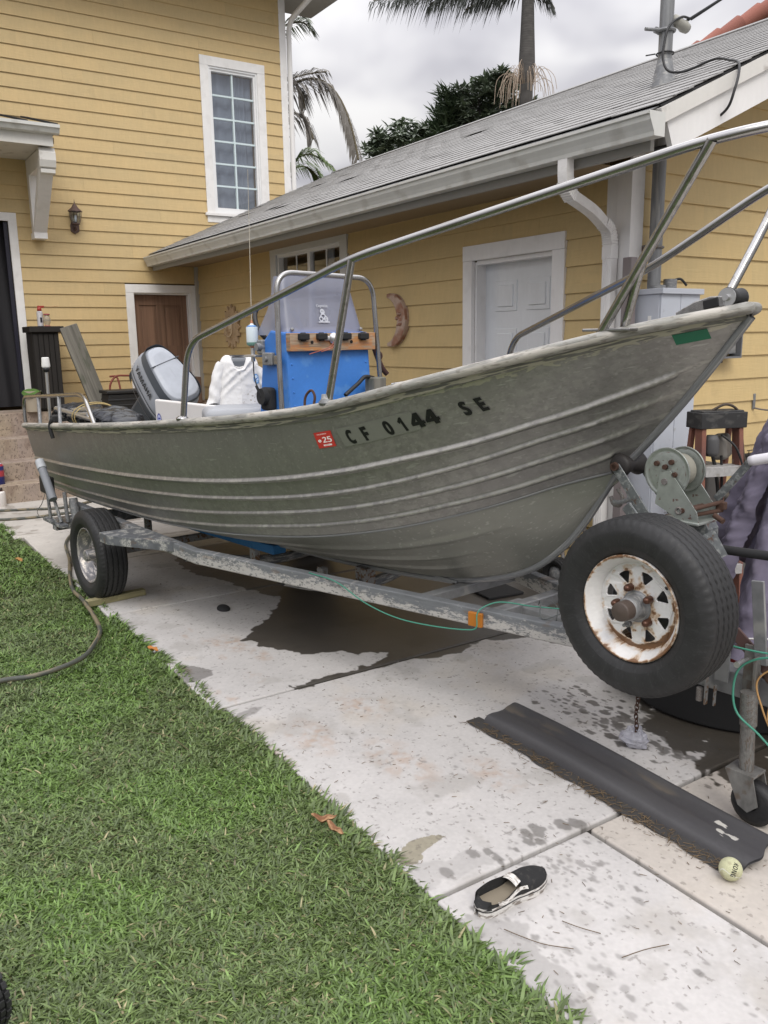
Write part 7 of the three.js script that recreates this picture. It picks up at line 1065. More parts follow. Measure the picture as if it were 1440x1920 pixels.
// ---------------------------------------------------------------- on the concrete
{
  // grey rubber mat folded into a trough
  const rub = std({ map: tex(1024, 256, (u, v) => { const a = fbm(u * 5, v * 3, 5, 0, 2001), s = sst(0.52, 0.72, fbm(u * 9, v * 4, 5, 0, 2003)) * Math.exp(-(((v - 0.62) / 0.16) ** 2)), f = fbm(u * 120, v * 40, 2, 0, 2005); const k = 0.062 + (a - 0.5) * 0.02 + (f - 0.5) * 0.008; let c = mix3([k * 1.0, k * 0.97, k * 1.03], [0.15, 0.125, 0.095], s * 0.7); const w = sst(0.66, 0.69, fbm(u * 24, v * 9, 4, 0, 2007)) * (Math.hypot((u - 0.90) / 0.05, (v - 0.55) / 0.25) < 1 ? 1 : 0); c = mix3(c, [0.5, 0.48, 0.44], w); return c; }), roughness: 0.55, side: THREE.DoubleSide });
  const prof = pchip([[0, 0.004], [0.03, 0.030], [0.09, 0.050], [0.20, 0.058], [0.38, 0.053], [0.60, 0.040], [0.78, 0.043], [0.90, 0.052], [0.97, 0.046], [1.0, 0.02]]);
  const matP = (a, t) => { const x = mix(-2.665, -1.372, a), zl = -2.246, zr = -2.468; return [x + 0.02 * Math.sin(t * 6), prof(t) * (0.85 + 0.15 * Math.sin(a * 5)), mix(zl, zr, t)]; };
  const topg = grid(60, 40, (a, t) => { const p = matP(a, t); return [...p, a, t]; });
  const und = grid(60, 40, (a, t) => { const p = matP(a, 1 - t); return [p[0], Math.max(0.003, p[1] - 0.009), p[2], a, 1 - t]; });
  const mt = thing('rubber_mat', 'long dark grey moulded rubber strip lying on the concrete near the ball', 'rubber strip', [-2.0, 0, -2.4]);
  wpart(mt, 'strip', [topg, und], rub);
  wpart(mt, 'flat_flap', [grid(70, 4, (a, t) => { const x = mix(-2.72, -1.42, a), z = -2.192; return [x, 0.006 + 0.002 * Math.sin(a * 30), z - 0.075 * t + 0.006 * Math.sin(a * 21) * (1 - t) + 0.004 * Math.sin(a * 57) * (1 - t)]; })], std({ color: lin(0.045, 0.042, 0.04), roughness: 0.85, side: THREE.DoubleSide }));
  // dry grass clippings along it
  const tw = new THREE.CylinderGeometry(0.0012, 0.0008, 1, 4), N = 600, im = new THREE.InstancedMesh(tw, std({ color: 0xffffff, roughness: 1 }), N), o = new THREE.Object3D(), cc = new THREE.Color();
  for (let i = 0; i < N; i++) { const onMat = i < 420; const a = onMat ? Math.pow(rnd(), 0.8) : rnd(); const x = onMat ? mix(-2.72, -1.42, a) : rr(-3.4, -1.0), z = onMat ? -2.215 + rr(-0.035, 0.05) * (0.3 + rnd()) * (0.6 + fbm(a * 9, 1, 3, 0, 3)) : rr(-2.9, -1.35); o.position.set(x, 0.003 + (onMat ? rr(0.002, 0.010) : 0), z); o.rotation.set(Math.PI / 2 + rr(-0.12, 0.12), 0, rr(0, 6.28)); o.scale.set(1, onMat ? rr(0.01, 0.042) : rr(0.006, 0.024), 1); o.updateMatrix(); im.setMatrixAt(i, o.matrix); const k = rr(0.5, 1.2); cc.setRGB(0.17 * k, 0.12 * k, 0.07 * k); im.setColorAt(i, cc); }
  im.name = 'dry_clippings'; im.castShadow = im.receiveShadow = true; tag(im, 'dry brown grass clippings strewn along the rubber strip on the concrete', 'clippings', null, 'stuff'); scene.add(im);
  // ball
  const bl = thing('rubber_ball', 'pale yellow-green ball with worn lettering lying by the rubber strip end', 'ball', [-1.375, 0, -2.185]);
  const ballT = tex(512, 256, (u, v) => { const n = fbm(u * 10, v * 6, 5, 0, 2101), f = fbm(u * 120, v * 60, 2, 0, 2103); const k = 0.9 + (f - 0.5) * 0.3; let c = [0.52 * k, 0.52 * k, 0.33 * k]; c = mix3(c, [0.30, 0.27, 0.18], sst(0.52, 0.7, n) * 0.6); const s = Math.abs(v - 0.5 - 0.22 * Math.sin(u * 4 * Math.PI)); return mix3(c, [0.62, 0.62, 0.55], s < 0.018 ? 0.8 : 0); });
  part(bl, 'felt', [new THREE.SphereGeometry(0.036, 40, 28).rotateZ(0.5).rotateY(0.8).translate(0, 0.036, 0)], std({ map: ballT, roughness: 0.95, bumpMap: fineT, bumpScale: 0.001 }));
  const kt = canvasTex(256, 96, (x, w, h) => { x.clearRect(0, 0, w, h); x.fillStyle = '#14161a'; x.font = 'bold 86px sans-serif'; x.save(); x.scale(0.92, 1); x.fillText('KONG', 4, 80); x.restore(); });
  { const dir = V(1.375 + 0.1, 1.664, 2.185).normalize(), rt = V().crossVectors(V(0, 1, 0), dir).normalize(), up = V().crossVectors(dir, rt); const g = grid(16, 8, (a, b) => { const al = (a - 0.5) * 1.5, be = (b - 0.5) * 0.72; const u2 = up.clone().multiplyScalar(-0.97).addScaledVector(rt, -0.22).normalize(), v2 = V().crossVectors(dir, u2).normalize(); const d = dir.clone().multiplyScalar(Math.cos(al) * Math.cos(be)).addScaledVector(u2, Math.sin(al)).addScaledVector(v2, Math.sin(be) + 0.34).normalize(); return [d.x * 0.0364, 0.036 + d.y * 0.0364, d.z * 0.0364]; }); part(bl, 'lettering', g, std({ map: kt, transparent: true, alphaTest: 0.4, roughness: 0.9, side: THREE.DoubleSide })); }
  // slip-on shoe
  const shoe = thing('black_slip_on_shoe', 'worn black slip-on shoe with white sole on the concrete by the lawn', 'shoe', [-1.705, 0, -1.555], 1.64);
  const outline = t => { // half widths of the sole along the length (t from heel to toe)
    return pchip([[0, 0.006], [0.03, 0.022], [0.10, 0.034], [0.25, 0.036], [0.42, 0.034], [0.60, 0.042], [0.74, 0.047], [0.88, 0.040], [0.96, 0.024], [1, 0.005]])(t); };
  const LEN = 0.29, cxs = t => 0.006 * Math.sin(t * 3.0);
  const blk = std({ map: tex(256, 256, (u, v) => { const f = fbm(u * 80, v * 80, 3, 80, 2201), s = sst(0.55, 0.75, fbm(u * 7, v * 7, 5, 7, 2203)); const k = 0.012 + f * 0.008; return mix3([k, k, k * 1.05], [0.06, 0.055, 0.05], s * 0.5); }), roughness: 0.9, side: THREE.DoubleSide });
  const wht = std({ map: tex(256, 64, (u, v) => { const s = sst(0.42, 0.68, fbm(u * 14, v * 4, 5, 0, 2211)); return mix3([0.62, 0.60, 0.57], [0.22, 0.19, 0.165], s); }), roughness: 0.7, side: THREE.DoubleSide });
  part(shoe, 'sole', [grid(80, 10, (u, v) => { const th = u * 2 * Math.PI, t = 0.5 - 0.5 * Math.cos(th), s = Math.sin(th) >= 0 ? 1 : -1; const y = v * 0.03 + (t > 0.8 ? (t - 0.8) ** 2 * 0.25 : 0); const b = 1 + 0.03 * Math.sin(v * Math.PI); return [(t - 0.5) * LEN, y, s * outline(t) * b + cxs(t), u * 3, v]; }), grid(40, 8, (u, v) => [(u - 0.5) * LEN, 0.024 + (u > 0.8 ? (u - 0.8) ** 2 * 0.25 : 0), (v - 0.5) * 2 * outline(u) + cxs(u), u, v])], wht);
  part(shoe, 'sole_stripe', [grid(80, 1, (u, v) => { const th = u * 2 * Math.PI, t = 0.5 - 0.5 * Math.cos(th), s = Math.sin(th) >= 0 ? 1 : -1; const y = 0.020 + v * 0.004 + (t > 0.8 ? (t - 0.8) ** 2 * 0.25 : 0); return [(t - 0.5) * (LEN + 0.003), y, s * (outline(t) * 1.025 + 0.0006) + cxs(t)]; })], M.black);
  // vamp over the toes, open collar, crushed heel
  const top = pchip([[0.02, 0.03], [0.10, 0.046], [0.22, 0.042], [0.34, 0.048], [0.46, 0.062], [0.56, 0.072], [0.68, 0.066], [0.82, 0.053], [0.93, 0.042], [1, 0.03]]);
  part(shoe, 'vamp', [grid(40, 36, (u, v) => { const t = mix(0.50, 0.995, u), a = (v - 0.5) * Math.PI, h = top(t) - 0.026 + 0.004 * Math.sin(v * 12 + u * 7) * (1 - u); return [(t - 0.5) * LEN + 0.010 * Math.cos(a) * (1 - u), 0.026 + Math.pow(Math.cos(a), 0.62) * h + (t > 0.8 ? (t - 0.8) ** 2 * 0.2 : 0), Math.sin(a) * outline(t) * 0.98 + cxs(t), u, v]; })], blk);
  for (const s of [1, -1]) part(shoe, 'quarter', [grid(30, 10, (u, v) => { const t = mix(0.06, 0.54, u), h = mix(0.026, (s > 0 ? 0.052 : 0.058) + 0.010 * Math.sin(u * 3.2) - (s > 0 ? 0.012 * Math.sin(u * 5) : 0), v); return [(t - 0.5) * LEN, h, s * outline(t) * (0.98 + (s > 0 ? 0.22 : -0.1) * v * v) + cxs(t), u, v]; })], blk);
  part(shoe, 'heel_counter', [grid(24, 8, (u, v) => { const a = (u - 0.5) * Math.PI, t = 0.10 - 0.095 * Math.cos(a); return [(t - 0.5) * LEN + v * 0.022 * Math.cos(a), 0.026 + v * 0.026 * (0.6 + 0.4 * Math.abs(Math.sin(a))), Math.sin(a) * outline(0.12) * (1 - 0.12 * v) + cxs(t), u, v]; })], blk);
  part(shoe, 'insole', [grid(20, 8, (u, v) => { const t = mix(0.06, 0.6, u); return [(t - 0.5) * LEN, 0.031, (v - 0.5) * 1.8 * outline(t) + cxs(t), u, v]; })], std({ color: lin(0.20, 0.17, 0.125), roughness: 0.95, side: THREE.DoubleSide }));
  part(shoe, 'lining', [grid(20, 6, (u, v) => { const t = mix(0.16, 0.56, u); return [(t - 0.5) * LEN, 0.050 + 0.010 * Math.sin(u * 3.2) - 0.010 * v - 0.012 * Math.sin(u * 5), outline(t) * (1.17 + 0.12 * v) + cxs(t), u, v]; }), grid(12, 8, (u, v) => { const a = (v - 0.5) * 2.0; return [(0.52 - 0.5 - u * 0.07) * LEN, 0.072 + 0.006 * Math.cos(a * 2) - u * 0.010, Math.sin(a) * 0.034 + cxs(0.5)]; })], wht);
  // garden hose: across the lawn and back to the wheel
  const hose = std({ map: tex(512, 64, (u, v) => { const s = sst(0.40, 0.62, fbm(u * 10, v * 2, 4, 0, 2301)); const f = fbm(u * 90, v * 8, 2, 0, 2303); return mix3([0.055 + f * 0.02, 0.06 + f * 0.02, 0.05 + f * 0.02], [0.24, 0.19, 0.11], s * 0.65); }, { repeat: [3, 1] }), roughness: 0.6 });
  one('garden_hose', [pipe([[-4.25, 0.022, -0.30], [-4.41, 0.022, -0.51], [-4.36, 0.03, -0.65], [-4.38, 0.034, -0.79], [-4.46, 0.036, -0.93], [-4.64, 0.036, -1.04], [-4.83, 0.036, -1.12], [-5.15, 0.034, -1.165], [-5.40, 0.03, -1.185], [-5.60, 0.022, -1.20], [-5.87, 0.016, -1.205], [-6.30, 0.016, -1.28], [-6.75, 0.016, -1.38], [-7.4, 0.016, -1.50], [-8.0, 0.016, -1.75]], 0.0135, 260, 12)], hose, 'weathered garden hose curving over the lawn past the trailer wheel', 'hose');
  one('garden_hose', [pipe([[-9.5, 0.014, -1.0], [-9.3, 0.014, -1.26], [-9.18, 0.014, -1.55], [-9.06, 0.014, -1.79], [-9.19, 0.014, -2.1], [-9.54, 0.014, -2.5]], 0.0135, 90, 10), pipe([[-9.0, 0.014, -0.95], [-8.8, 0.014, -1.18], [-8.71, 0.014, -1.51], [-8.74, 0.014, -1.77], [-8.6, 0.014, -2.2], [-8.2, 0.014, -2.6]], 0.0135, 90, 10)], hose.clone(), 'dark hose loops lying on the concrete below the porch steps', 'hose');
  // wood block in front of the wheel
  { const g = rbox(-0.03, 0.03, 0, 0.042, -0.20, 0.20, 0.004); g.rotateY(0.12); g.translate(-5.50, 0.001, -1.40); one('wood_block', [g], M.woodPale, 'pale wooden board chocking the trailer tyre at the lawn edge', 'block'); }
  // crumpled clear plastic on the chain end and by the jack
  const crum = (n, x, z, r, sd, label) => { const g = grid(40, 28, (u, v) => { const th = u * 6.2832, ph = v * Math.PI, q = r * (0.6 + 0.9 * Math.abs(fbm(u * 6, v * 5, 3, 6, sd) - 0.35)); return [Math.cos(th) * Math.sin(ph) * q, Math.max(0.002, r * 0.45 + Math.cos(ph) * q * 0.75), Math.sin(th) * Math.sin(ph) * q]; }); g.translate(x, 0, z); one(n, [g.toNonIndexed()], phy({ color: lin(0.62, 0.62, 0.68), roughness: 0.15, transmission: 0.45, thickness: 0, side: THREE.DoubleSide, flatShading: true }), label, 'plastic bag'); };
  crum('crumpled_plastic', -2.15, -2.65, 0.07, 2401, 'crumpled clear plastic on the concrete at the rusty chain end');
  crum('crumpled_plastic', -2.00, -3.12, 0.055, 2411, 'crumpled clear plastic lying behind the tongue jack');
  // tar lump, leaves
  one('dark_lump', [new THREE.SphereGeometry(0.05, 20, 12).scale(1.2, 0.5, 0.8).translate(-4.89, 0.005, -1.92)], M.blackMatte, 'small dark lump of debris on the concrete under the trailer rail', 'debris');
  const leaf = (x, z, L, W, cu, yaw, col, label, y = 0.02) => { const g = grid(16, 6, (a, b) => { const w = W * Math.pow(Math.sin(Math.PI * Math.min(0.98, a * 0.92 + 0.06)), 0.8), s = (b - 0.5) * 2; return [(a - 0.5) * L, y + cu * (a - 0.5) ** 2 * 4 + Math.abs(s) * w * 0.6 + 0.004 * Math.sin(a * 12), s * w * 0.6]; }); g.rotateY(yaw); g.translate(x, 0, z); return g; };
  const lf = std({ map: tex(128, 64, (u, v) => { const n = fbm(u * 6, v * 6, 4, 0, 2501); return mix3([0.19, 0.085, 0.04], [0.38, 0.23, 0.12], sst(0.35, 0.7, n)); }), roughness: 0.8, side: THREE.DoubleSide });
  one('dead_leaf', [leaf(-2.345, -1.25, 0.09, 0.030, 0.03, 1.0, 0, '', 0.03), leaf(-2.275, -1.255, 0.10, 0.022, 0.018, 0.1, 0, '', 0.03)], lf, 'curled brown dead leaf lying on the lawn edge in the middle', 'leaf');
  one('dead_leaf', [leaf(-4.38, -1.29, 0.09, 0.03, 0.01, 0.4, 0, '', 0.02)], std({ color: lin(0.42, 0.17, 0.04), roughness: 0.8, side: THREE.DoubleSide }), 'orange dead leaf at the concrete edge near the trailer wheel', 'leaf');
  one('dead_leaf', [leaf(-6.9, -1.03, 0.12, 0.035, 0.01, 0.2, 0, '', 0.03)], std({ color: lin(0.35, 0.19, 0.06), roughness: 0.8, side: THREE.DoubleSide }), 'tan dead leaf on the far lawn left of the trailer wheel', 'leaf');
  const tg = (pts, label) => one('twig', [pipe(pts, 0.0013, 24, 6)], std({ color: lin(0.12, 0.085, 0.05), roughness: 0.95 }), label, 'twig');
  tg([[-1.53, 0.006, -1.60], [-1.48, 0.008, -1.62], [-1.43, 0.005, -1.655]], 'thin dry twig on the concrete right of the shoe');
  tg([[-1.60, 0.006, -1.435], [-1.55, 0.007, -1.455], [-1.49, 0.008, -1.485], [-1.43, 0.005, -1.545]], 'long curved dry twig on the concrete below the shoe');
  tg([[-1.33, 0.006, -1.63], [-1.31, 0.012, -1.70], [-1.29, 0.006, -1.78]], 'dry stem lying on the bare concrete toward the lower right');
  tg([[-3.35, 0.05, -0.95], [-3.25, 0.055, -1.0], [-3.10, 0.05, -1.03]], 'tan stalk lying on the upper part of the lawn');
  // mower wheel at the bottom left corner
  const w = thing('knobby_wheel', 'black knobby wheel cut off by the bottom left corner of the picture', 'wheel', [-2.075, 0.0, -0.10], 0.5);
  const kn = []; for (let i = 0; i < 26; i++) { const a = i / 26 * 6.2832; for (const k of [-1, 0, 1]) kn.push(rbox(-0.009, 0.009, 0.094, 0.106, k * 0.018 - 0.007, k * 0.018 + 0.007, 0.002).rotateZ(a + k * 0.12)); }
  part(w, 'tyre', [rot(lathe([[0.055, -0.026], [0.085, -0.03], [0.097, -0.024], [0.099, 0], [0.097, 0.024], [0.085, 0.03], [0.055, 0.026]], 40), Math.PI / 2), ...kn].map(g => g.translate(0, 0.106, 0)), M.rubber);
  part(w, 'hub', [rot(lathe([[0, -0.02], [0.05, -0.02], [0.057, -0.01], [0.057, 0.012], [0.035, 0.018], [0.02, 0.03], [0, 0.03]], 28), Math.PI / 2).translate(0, 0.106, 0)], std({ color: lin(0.35, 0.34, 0.31), roughness: 0.6 }));
  // small cart wheel by the garage wall, and a black tub under the tongue
  const ct = thing('hand_cart', 'small black cart wheel standing by the garage wall behind the spare wheel', 'cart', [-3.88, 0, -3.93]);
  part(ct, 'tyre', [tyreGeo(0.125, 0.07, 0.075, 3).translate(0, 0.125, 0.02)], M.rubber);
  part(ct, 'hub', [rot(lathe([[0, -0.02], [0.066, -0.02], [0.068, 0.02], [0.045, 0.03], [0.02, 0.04], [0, 0.045]], 28), Math.PI / 2).translate(0, 0.125, 0.02)], M.galv);
  part(ct, 'axle', [rod([0, 0.125, 0.06], [0, 0.125, -0.35], 0.012)], M.rustySteel);
  part(ct, 'cart_frame', [rod([0, 0.125, -0.05], [-0.15, 0.62, -0.08], 0.015), rod([0, 0.125, -0.32], [-0.15, 0.62, -0.29], 0.015), rod([-0.15, 0.62, -0.08], [-0.15, 0.62, -0.29], 0.015)], M.rustySteel);
  const tubT = thing('black_tub', 'low black plastic tub standing under the trailer tongue behind the spare wheel', 'tub', [-2.20, 0.0, -3.22], 0.2);
  part(tubT, 'tub_wall', [lathe([[0, 0.004], [0.30, 0.004], [0.32, 0.02], [0.36, 0.22], [0.385, 0.225], [0.385, 0.235], [0.35, 0.235], [0.31, 0.03], [0, 0.015]], 40).scale(1.15, 1, 0.75)], M.blackMatte);
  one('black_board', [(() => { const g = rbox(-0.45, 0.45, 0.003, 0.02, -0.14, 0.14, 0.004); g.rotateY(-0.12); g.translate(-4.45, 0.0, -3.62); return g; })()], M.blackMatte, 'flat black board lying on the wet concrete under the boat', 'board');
  one('grey_bucket', [lathe([[0, 0], [0.10, 0], [0.12, 0.22], [0.125, 0.225], [0.115, 0.225], [0.095, 0.01]], 28).rotateZ(1.35).translate(-4.05, 0.15, -3.98)], std({ color: lin(0.11, 0.105, 0.095), roughness: 0.7, side: THREE.DoubleSide }), 'grey bucket lying on its side by the garage wall under the bow', 'bucket');
}
const LEFTPALM = (green, grey, bright) => [
  [[-16.75, 6.1, -7.77], [-16.12, 6.94, -9.07], [-15.42, 5.32, -9.52], 0.95, 0.85, grey, 80],
  [[-16.82, 6.53, -7.82], [-16.47, 6.95, -8.52], [-16.07, 7.1, -9.2], 0.62, 0.35, grey, 55],
  [[-17.0, 7.6, -7.96], [-16.66, 8.07, -8.66], [-16.42, 8.01, -9.0], 0.70, 0.3, green, 55],
  [[-16.16, 4.86, -8.21], [-16.05, 5.44, -8.6], [-15.65, 5.13, -9.09], 0.62, 0.35, bright, 60],
  [[-16.2, 4.7, -8.0], [-16.0, 5.2, -8.5], [-15.9, 4.8, -8.95], 0.6, 0.4, bright, 50],
  [[-16.66, 5.89, -7.83], [-16.35, 6.30, -8.55], [-16.0, 5.75, -8.80], 0.75, 0.8, grey, 55],
  [[-16.84, 6.64, -7.83], [-16.5, 7.0, -8.5], [-16.2, 6.35, -8.75], 0.7, 0.75, grey, 55],
  [[-16.75, 6.2, -7.5], [-17.5, 7.6, -7.2], [-18.2, 6.6, -7.0], 0.9, 0.7, green, 50],
  [[-16.75, 6.2, -7.5], [-16.6, 7.8, -6.6], [-16.5, 7.0, -5.6], 0.9, 0.7, green, 50]];
const TALLPALM = (dark, grey) => [
  [[-16.56, 9.8, -15.05], [-17.36, 9.95, -13.97], [-18.56, 9.72, -11.98], 1.05, 0.9, dark, 90],
  [[-16.56, 9.9, -15.05], [-17.5, 10.25, -13.8], [-18.2, 9.75, -12.4], 1.0, 0.95, dark, 90],
  [[-16.56, 9.7, -15.05], [-16.85, 9.9, -14.7], [-17.3, 9.45, -13.8], 0.7, 0.9, dark, 70],
  [[-16.56, 9.75, -15.05], [-16.37, 9.82, -15.39], [-16.12, 9.45, -15.6], 0.6, 0.9, dark, 50],
  [[-16.56, 9.85, -15.05], [-17.15, 10.1, -14.3], [-17.8, 9.6, -13.1], 0.95, 0.95, dark, 85],
  [[-16.56, 9.8, -15.05], [-15.9, 10.6, -15.9], [-15.2, 10.2, -16.9], 1.0, 0.8, dark, 60],
  [[-16.56, 9.9, -15.05], [-16.9, 11.6, -15.8], [-17.4, 11.8, -17.0], 1.0, 0.6, dark, 60],
  [[-16.56, 9.9, -15.05], [-16.0, 11.5, -14.4], [-15.2, 11.4, -13.6], 1.0, 0.6, dark, 60],
  [[-16.56, 9.9, -15.05], [-17.6, 11.3, -15.2], [-18.8, 10.8, -15.3], 1.0, 0.7, dark, 60]];
const TREES = (tree, m) => {
  tree('leafy_tree', 'small dark leafy treetop showing over the middle of the garage roof', [-19.5, 0, -13.4], [[-19.42, 6.75, -13.4, 0.75, 0.62, 1], [-19.75, 6.6, -12.85, 0.4, 0.5, 0.35], [-19.1, 6.75, -13.95, 0.35, 0.5, 0.35]], 0.24, 135, m, [0.10, 0.13, 0.09], [0.20, 0.25, 0.16], 81);
  tree('leafy_tree', 'large dark leafy tree below the tall palm trunk', [-18.3, 0, -15.4], [[-18.45, 7.65, -15.2, 0.85, 0.75, 1], [-18.1, 8.15, -15.6, 0.55, 0.45, 0.5], [-17.85, 7.3, -16.2, 0.6, 0.6, 0.6], [-18.75, 7.0, -14.8, 0.5, 0.6, 0.5], [-18.2, 6.8, -15.5, 1.1, 0.7, 0.8]], 0.25, 150, m, [0.10, 0.13, 0.09], [0.20, 0.25, 0.16], 83);
  tree('bamboo_tree', 'pale green feathery treetop between the two dark leafy trees', [-18.9, 0, -14.4], [[-18.85, 7.35, -14.5, 0.38, 0.75, 1], [-18.95, 6.7, -14.25, 0.5, 0.5, 0.6]], 0.36, 120, m, [0.05, 0.085, 0.045], [0.12, 0.165, 0.09], 87, true);
};
// ---------------------------------------------------------------- palms and trees beyond the garage
{
  const leafM = (a, b) => phy({ color: lin(...a), roughness: 0.65, transmission: 0.25, thickness: 0, side: THREE.DoubleSide });
  const green = leafM([0.10, 0.125, 0.07]), bright = leafM([0.11, 0.17, 0.045]), grey = leafM([0.16, 0.145, 0.125]), darkG = leafM([0.06, 0.068, 0.058]);
  const stemM = std({ color: lin(0.12, 0.10, 0.06), roughness: 0.8 });
  // feather frond along a curve p0-p1-p2, leaflets hanging by droop
  function frond(p0, p1, p2, len, droop, n, seed) {
    const pm = [0, 1, 2].map(k => 2 * p1[k] - (p0[k] + p2[k]) / 2), c = new THREE.QuadraticBezierCurve3(V(...p0), V(...pm), V(...p2)), r = RNG(seed), pos = [], leaf = [];
    for (let i = 0; i < n; i++) {
      const t = 0.10 + 0.90 * i / n, p = c.getPoint(t), tg = c.getTangent(t), side = V().crossVectors(tg, V(0, 1, 0)).normalize(), L = len * (0.35 + 0.65 * Math.sin(Math.PI * Math.min(1, 0.18 + t * 0.78))) * (0.8 + 0.4 * r());
      for (const s of [1, -1]) {
        if (r() < 0.05) continue;
        const d1 = side.clone().multiplyScalar(s * (1 - droop * 0.55)).addScaledVector(tg, 0.5 + 0.25 * r()).addScaledVector(V(0, 1, 0), 0.25 - droop * 0.7 + (r() - 0.5) * 0.3).normalize();
        const d2 = d1.clone().addScaledVector(V(0, -1, 0), 0.35 + droop * (0.9 + r() * 0.7)).normalize();
        const a = p.clone(), b = a.clone().addScaledVector(d1, L * 0.5), e = b.clone().addScaledVector(d2, L * 0.5);
        const w = V().crossVectors(d1, V(0.3, 1, 0.2)).normalize().multiplyScalar(len * 0.022);
        const q = [a.clone().sub(w.clone().multiplyScalar(0.6)), a.clone().add(w.clone().multiplyScalar(0.6)), b.clone().add(w), b.clone().sub(w), e];
        for (const k of [0, 1, 2, 0, 2, 3, 3, 2, 4]) leaf.push(q[k].x, q[k].y, q[k].z);
      }
    }
    const g = new THREE.BufferGeometry(); g.setAttribute('position', new THREE.Float32BufferAttribute(leaf, 3)); g.computeVertexNormals();
    const st = new THREE.TubeGeometry(c, 20, len * 0.028, 5); return [g, st];
  }
  const palm = (T, list) => { for (const [p0, p1, p2, len, droop, m, n] of list) { const rel = q => [q[0] - T.position.x, q[1] - T.position.y, q[2] - T.position.z]; const [g, s] = frond(rel(p0), rel(p1), rel(p2), len, droop, n || 60, 3000 + T.children.length * 7); const f = part(T, 'frond', g, m); part(f, 'frond_stem', s, stemM); } };
  const trunkGeo = (x, z, y0, y1, r0, r1) => pipe([[x, y0, z], [x + 0.03, mix(y0, y1, 0.4), z], [x, mix(y0, y1, 0.7), z + 0.02], [x, y1, z]], 1, 30, 12).scale(1, 1, 1);
  const bark = std({ map: tex(128, 512, (u, v) => { const b = Math.abs(Math.sin(v * 120 + fbm(u * 4, v * 8, 3, 0, 2601) * 3)), n = fbm(u * 10, v * 40, 4, 0, 2603); const k = 0.07 + b * 0.02 + (n - 0.5) * 0.05; return [k * 1.05, k, k * 0.95]; }, { repeat: [1, 3] }), roughness: 0.95 });
  // palm behind the house corner
  const A = thing('feather_palm', 'grey-green feather palm with drooping fronds behind the house corner', 'palm tree', [-16.6, 0, -6.6]);
  part(A, 'trunk', [lathe([[0.22, 0], [0.17, 1], [0.15, 5.6], [0.17, 6.2], [0, 6.3]], 16)], bark);
  palm(A, LEFTPALM(green, grey, bright));
  // tall palm with dried flower stalks
  const Bp = thing('tall_palm', 'tall palm with smooth trunk and dark hanging fronds cut off by the top edge', 'palm tree', [-16.35, 0, -14.95]);
  part(Bp, 'trunk', [lathe([[0.30, 0], [0.20, 1], [0.17, 4], [0.155, 7.75], [0.20, 7.9], [0.195, 8.3], [0.165, 9.0], [0.14, 9.7], [0.10, 10.3], [0, 10.4]], 20)], bark);
  palm(Bp, TALLPALM(darkG, grey));
  const straw = std({ color: lin(0.45, 0.36, 0.28), roughness: 0.9 });
  const r = RNG(77), st = []; for (let i = 0; i < 55; i++) { const a = r() * 6.283, L = 0.2 + r() * 0.4, sp = 0.22 + r() * 0.42; const x = Math.cos(a) * sp, z = Math.sin(a) * sp; st.push(pipe([[0.15 * Math.cos(a), 7.72, 0.15 * Math.sin(a)], [x * 0.7, 7.85 + r() * 0.35, z * 0.7], [x * 1.15, 7.75 + r() * 0.1, z * 1.15], [x * 1.3, 7.75 - L, z * 1.3]], 0.0065, 12, 4)); }
  part(Bp, 'dried_flower_stalk', st, straw);
  // leafy trees: rosettes of long leaves on limbs
  const leaf = (() => { const g = new THREE.BufferGeometry(); g.setAttribute('position', new THREE.Float32BufferAttribute([0, 0, 0, 0.17, 0.02, 0.45, 0, 0.07, 0.48, -0.17, 0.02, 0.45, 0, -0.12, 1.0], 3)); g.setIndex([0, 1, 2, 0, 2, 3, 1, 4, 2, 2, 4, 3]); g.computeVertexNormals(); return g; })();
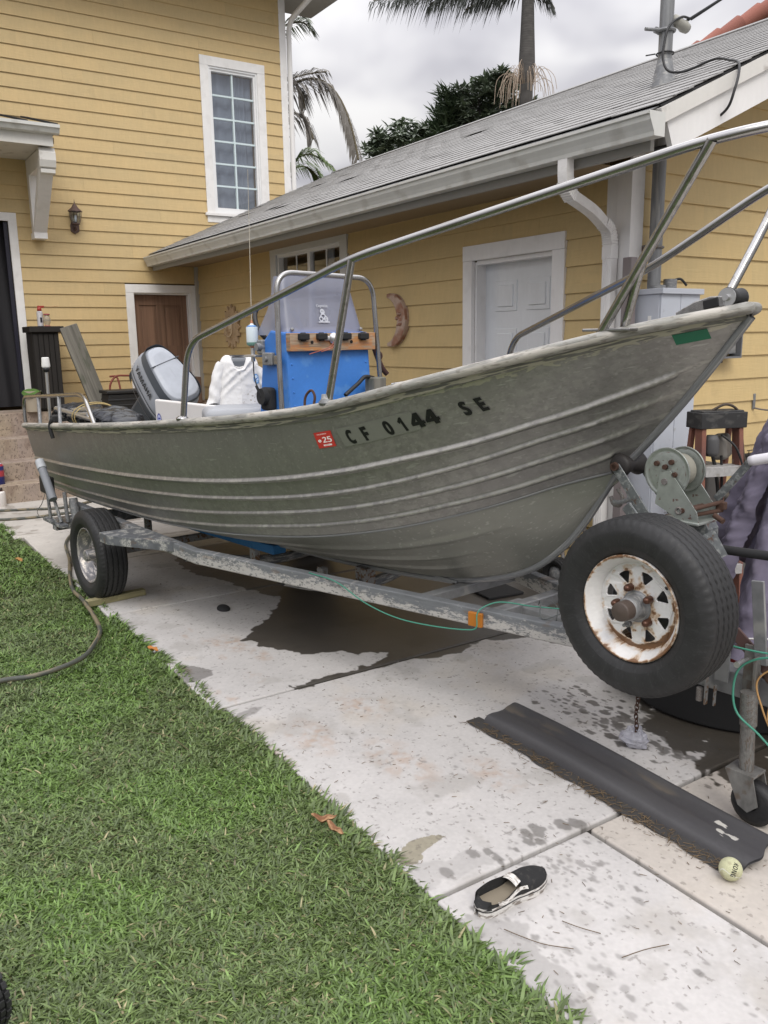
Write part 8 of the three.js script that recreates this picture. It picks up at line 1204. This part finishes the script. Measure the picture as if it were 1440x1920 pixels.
  function tree(name, label, base, lobes, leafL, n, m, colA, colB, seed, narrow) {
    const T = thing(name, label, 'tree', base), q = RNG(seed), o = new THREE.Object3D(), list = [], tips = [];
    for (const [x, y, z, rx, ry, w] of lobes) for (let i = 0; i < n * w; i++) { let a, b, c; do { a = q() * 2 - 1; b = q() * 2 - 1; c = q() * 2 - 1; } while (a * a + b * b + c * c > 1 || fbm((a + 3) * 2.4 + x, (b + 3) * 2.4 + z, 3, 0, seed) < 0.46); tips.push([x + a * rx - base[0], y + b * ry - base[1], z + c * rx - base[2]]); }
    const per = 11, im = new THREE.InstancedMesh(leaf, m, tips.length * per), cc = new THREE.Color(); let k = 0; o.rotation.order = 'YXZ';
    for (const [x, y, z] of tips) { const hue = q(); for (let i = 0; i < per; i++) { o.position.set(x, y, z); o.rotation.set(narrow ? -1.1 + q() * 0.9 : -0.9 + q() * 1.35, i / per * 6.283 + q(), q() - 0.5); const L = leafL * (0.7 + q() * 0.6); o.scale.set(L * (narrow ? 0.45 : 0.95), L, L); o.updateMatrix(); im.setMatrixAt(k, o.matrix); const t = hue * 0.7 + q() * 0.3, s = 0.8 + q() * 0.5; cc.setRGB(...mix3(colA, colB, t).map(v => v * s)); im.setColorAt(k++, cc); } }
    im.name = 'crown'; im.castShadow = im.receiveShadow = true; T.add(im);
    const limbs = []; for (const [x, y, z] of lobes) limbs.push(pipe([[0, 2.2, 0], [(x - base[0]) * 0.4, mix(2.2, y, 0.55), (z - base[2]) * 0.4], [x - base[0], y, z - base[2]]], 0.06, 14, 6)); for (let i = 0; i < tips.length; i += 9) { const t = tips[i]; let best = lobes[0], bd = 1e9; for (const l of lobes) { const d = Math.hypot(l[0] - base[0] - t[0], l[1] - t[1], l[2] - base[2] - t[2]); if (d < bd) { bd = d; best = l; } } limbs.push(rod([best[0] - base[0], best[1], best[2] - base[2]], t, 0.022, 0.008, 5)); }
    part(T, 'trunk', [lathe([[0.2, 0], [0.14, 0.6], [0.11, 2.4], [0, 2.45]], 12), ...limbs], bark);
  }
  TREES(tree, phy({ color: 0xffffff, roughness: 0.45, transmission: 0.4, thickness: 0, side: THREE.DoubleSide }));
}
renderer.render(scene, camera);
